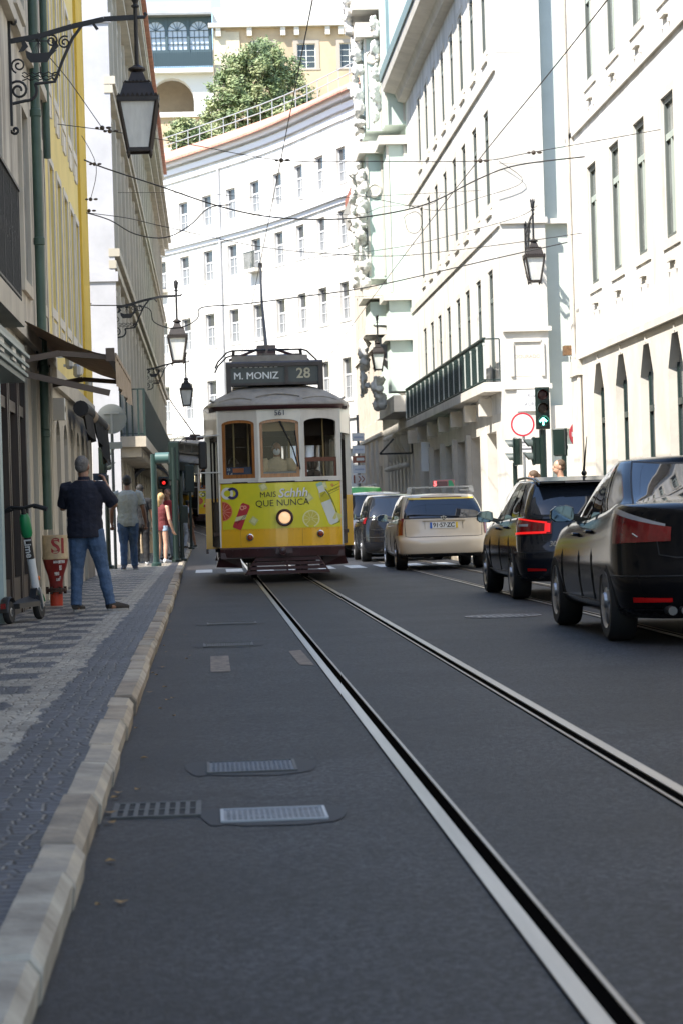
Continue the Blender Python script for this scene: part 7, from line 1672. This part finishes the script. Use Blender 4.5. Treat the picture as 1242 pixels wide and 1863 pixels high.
span('taut span wire carrying the near trolley wire clamp', 36.2, [(95, 225), (195, 237), (345, 262), (512, 291), (690, 293), (873, 292), (970, 276), (1180, 235)], .008, [(200, 238), (512, 291), (873, 292), (970, 277)])
span('cable looping from the corner insulator below the thick cable', 43.9, [(160, 385), (200, 400), (245, 425), (300, 432), (345, 410), (380, 378), (420, 372)], .014, [(162, 383)])
span('long cable crossing in front of the curved block at mid height', 44.2, [(162, 386), (230, 396), (300, 412), (470, 448), (610, 462), (725, 465), (850, 452), (960, 438), (1040, 424)], .009)
span('cable that bends around the second lantern', 46, [(120, 553), (163, 555), (240, 556), (272, 562), (280, 585), (310, 597), (340, 592), (360, 578), (362, 563), (380, 557), (440, 553), (560, 538), (680, 520), (900, 470), (1050, 440)], .014)
span('faint wire crossing below the curved roofline', 60, [(205, 350), (360, 351), (520, 362), (700, 355), (905, 345)], .008)
span('thin wire descending from the upper left corner to the yellow house edge', 34, [(28, 5), (60, 60), (125, 145), (186, 232)], .008, [(186, 232)])
span('thin wire between the span clamp and the corner insulator', 43, [(187, 236), (175, 300), (165, 362)], .008, [(165, 362)])
span('wire from the mint building to the corner building lantern', 56.2, [(640, 352), (735, 372), (800, 382), (870, 360), (950, 330), (1040, 290)], .009)
span('slack wire in front of the mint consoles', 70, [(600, 390), (660, 388), (700, 375), (780, 372), (850, 350)], .009)
span('thin wire crossing at the height of the far lamps', 82, [(560, 535), (640, 540), (760, 528), (842, 500)], .008)
span('wire sloping up to the white building edge', 50, [(560, 470), (720, 450), (820, 428), (940, 395), (1045, 372)], .008)
w_ = [at(x, y, Y=47) for x, y in ((735, 395), (742, 420), (760, 422), (768, 400), (757, 385), (740, 390))]; wire('small coil of slack cable hanging beside the mint building', w_+[w_[0]], .008)
# ================================================================ CAMERA, SKY, SUN
cam = bpy.data.cameras.new('camera'); co = bpy.data.objects.new('camera', cam); C.objects.link(co)
co.matrix_world = Matrix(((RV.x, UV.x, -FV.x, 0), (RV.y, UV.y, -FV.y, 0), (RV.z, UV.z, -FV.z, CAMH), (0, 0, 0, 1)))
cam.sensor_fit = 'HORIZONTAL'; cam.sensor_width = 24; cam.lens = FPX*24/1242; cam.clip_start = .2; cam.clip_end = 3000
cam.dof.use_dof = True; cam.dof.focus_distance = 33; cam.dof.aperture_fstop = 8.0
scene.camera = co
SUN = Vector((.6, .5, -1)).normalized()
w = bpy.data.worlds.new('World'); scene.world = w; w.use_nodes = True; nt = w.node_tree; bg = nt.nodes['Background']
sk = nt.nodes.new('ShaderNodeTexSky'); sk.sky_type = 'NISHITA'; sk.sun_disc = False
sk.sun_elevation = math.asin(-SUN.z); sk.sun_rotation = math.atan2(-SUN.x, -SUN.y)
sk.air_density = 1.0; sk.dust_density = .4; sk.ozone_density = 1.5
nt.links.new(sk.outputs[0], bg.inputs[0]); bg.inputs[1].default_value = .15
sl = bpy.data.lights.new('sun', 'SUN'); sl.energy = 4.5; sl.angle = math.radians(.5); sl.color = (1, .95, .87)
so = bpy.data.objects.new('sun', sl); C.objects.link(so); so.rotation_euler = SUN.to_track_quat('-Z', 'Y').to_euler()
scene.view_settings.view_transform = 'Standard'; scene.view_settings.look = 'None'; scene.view_settings.gamma = 1; scene.view_settings.exposure = 1.35
scene.cycles.use_denoising = True; scene.cycles.max_bounces = 8; scene.cycles.sample_clamp_indirect = 6
try: scene.cycles.denoiser = 'OPENIMAGEDENOISE'
except Exception: pass
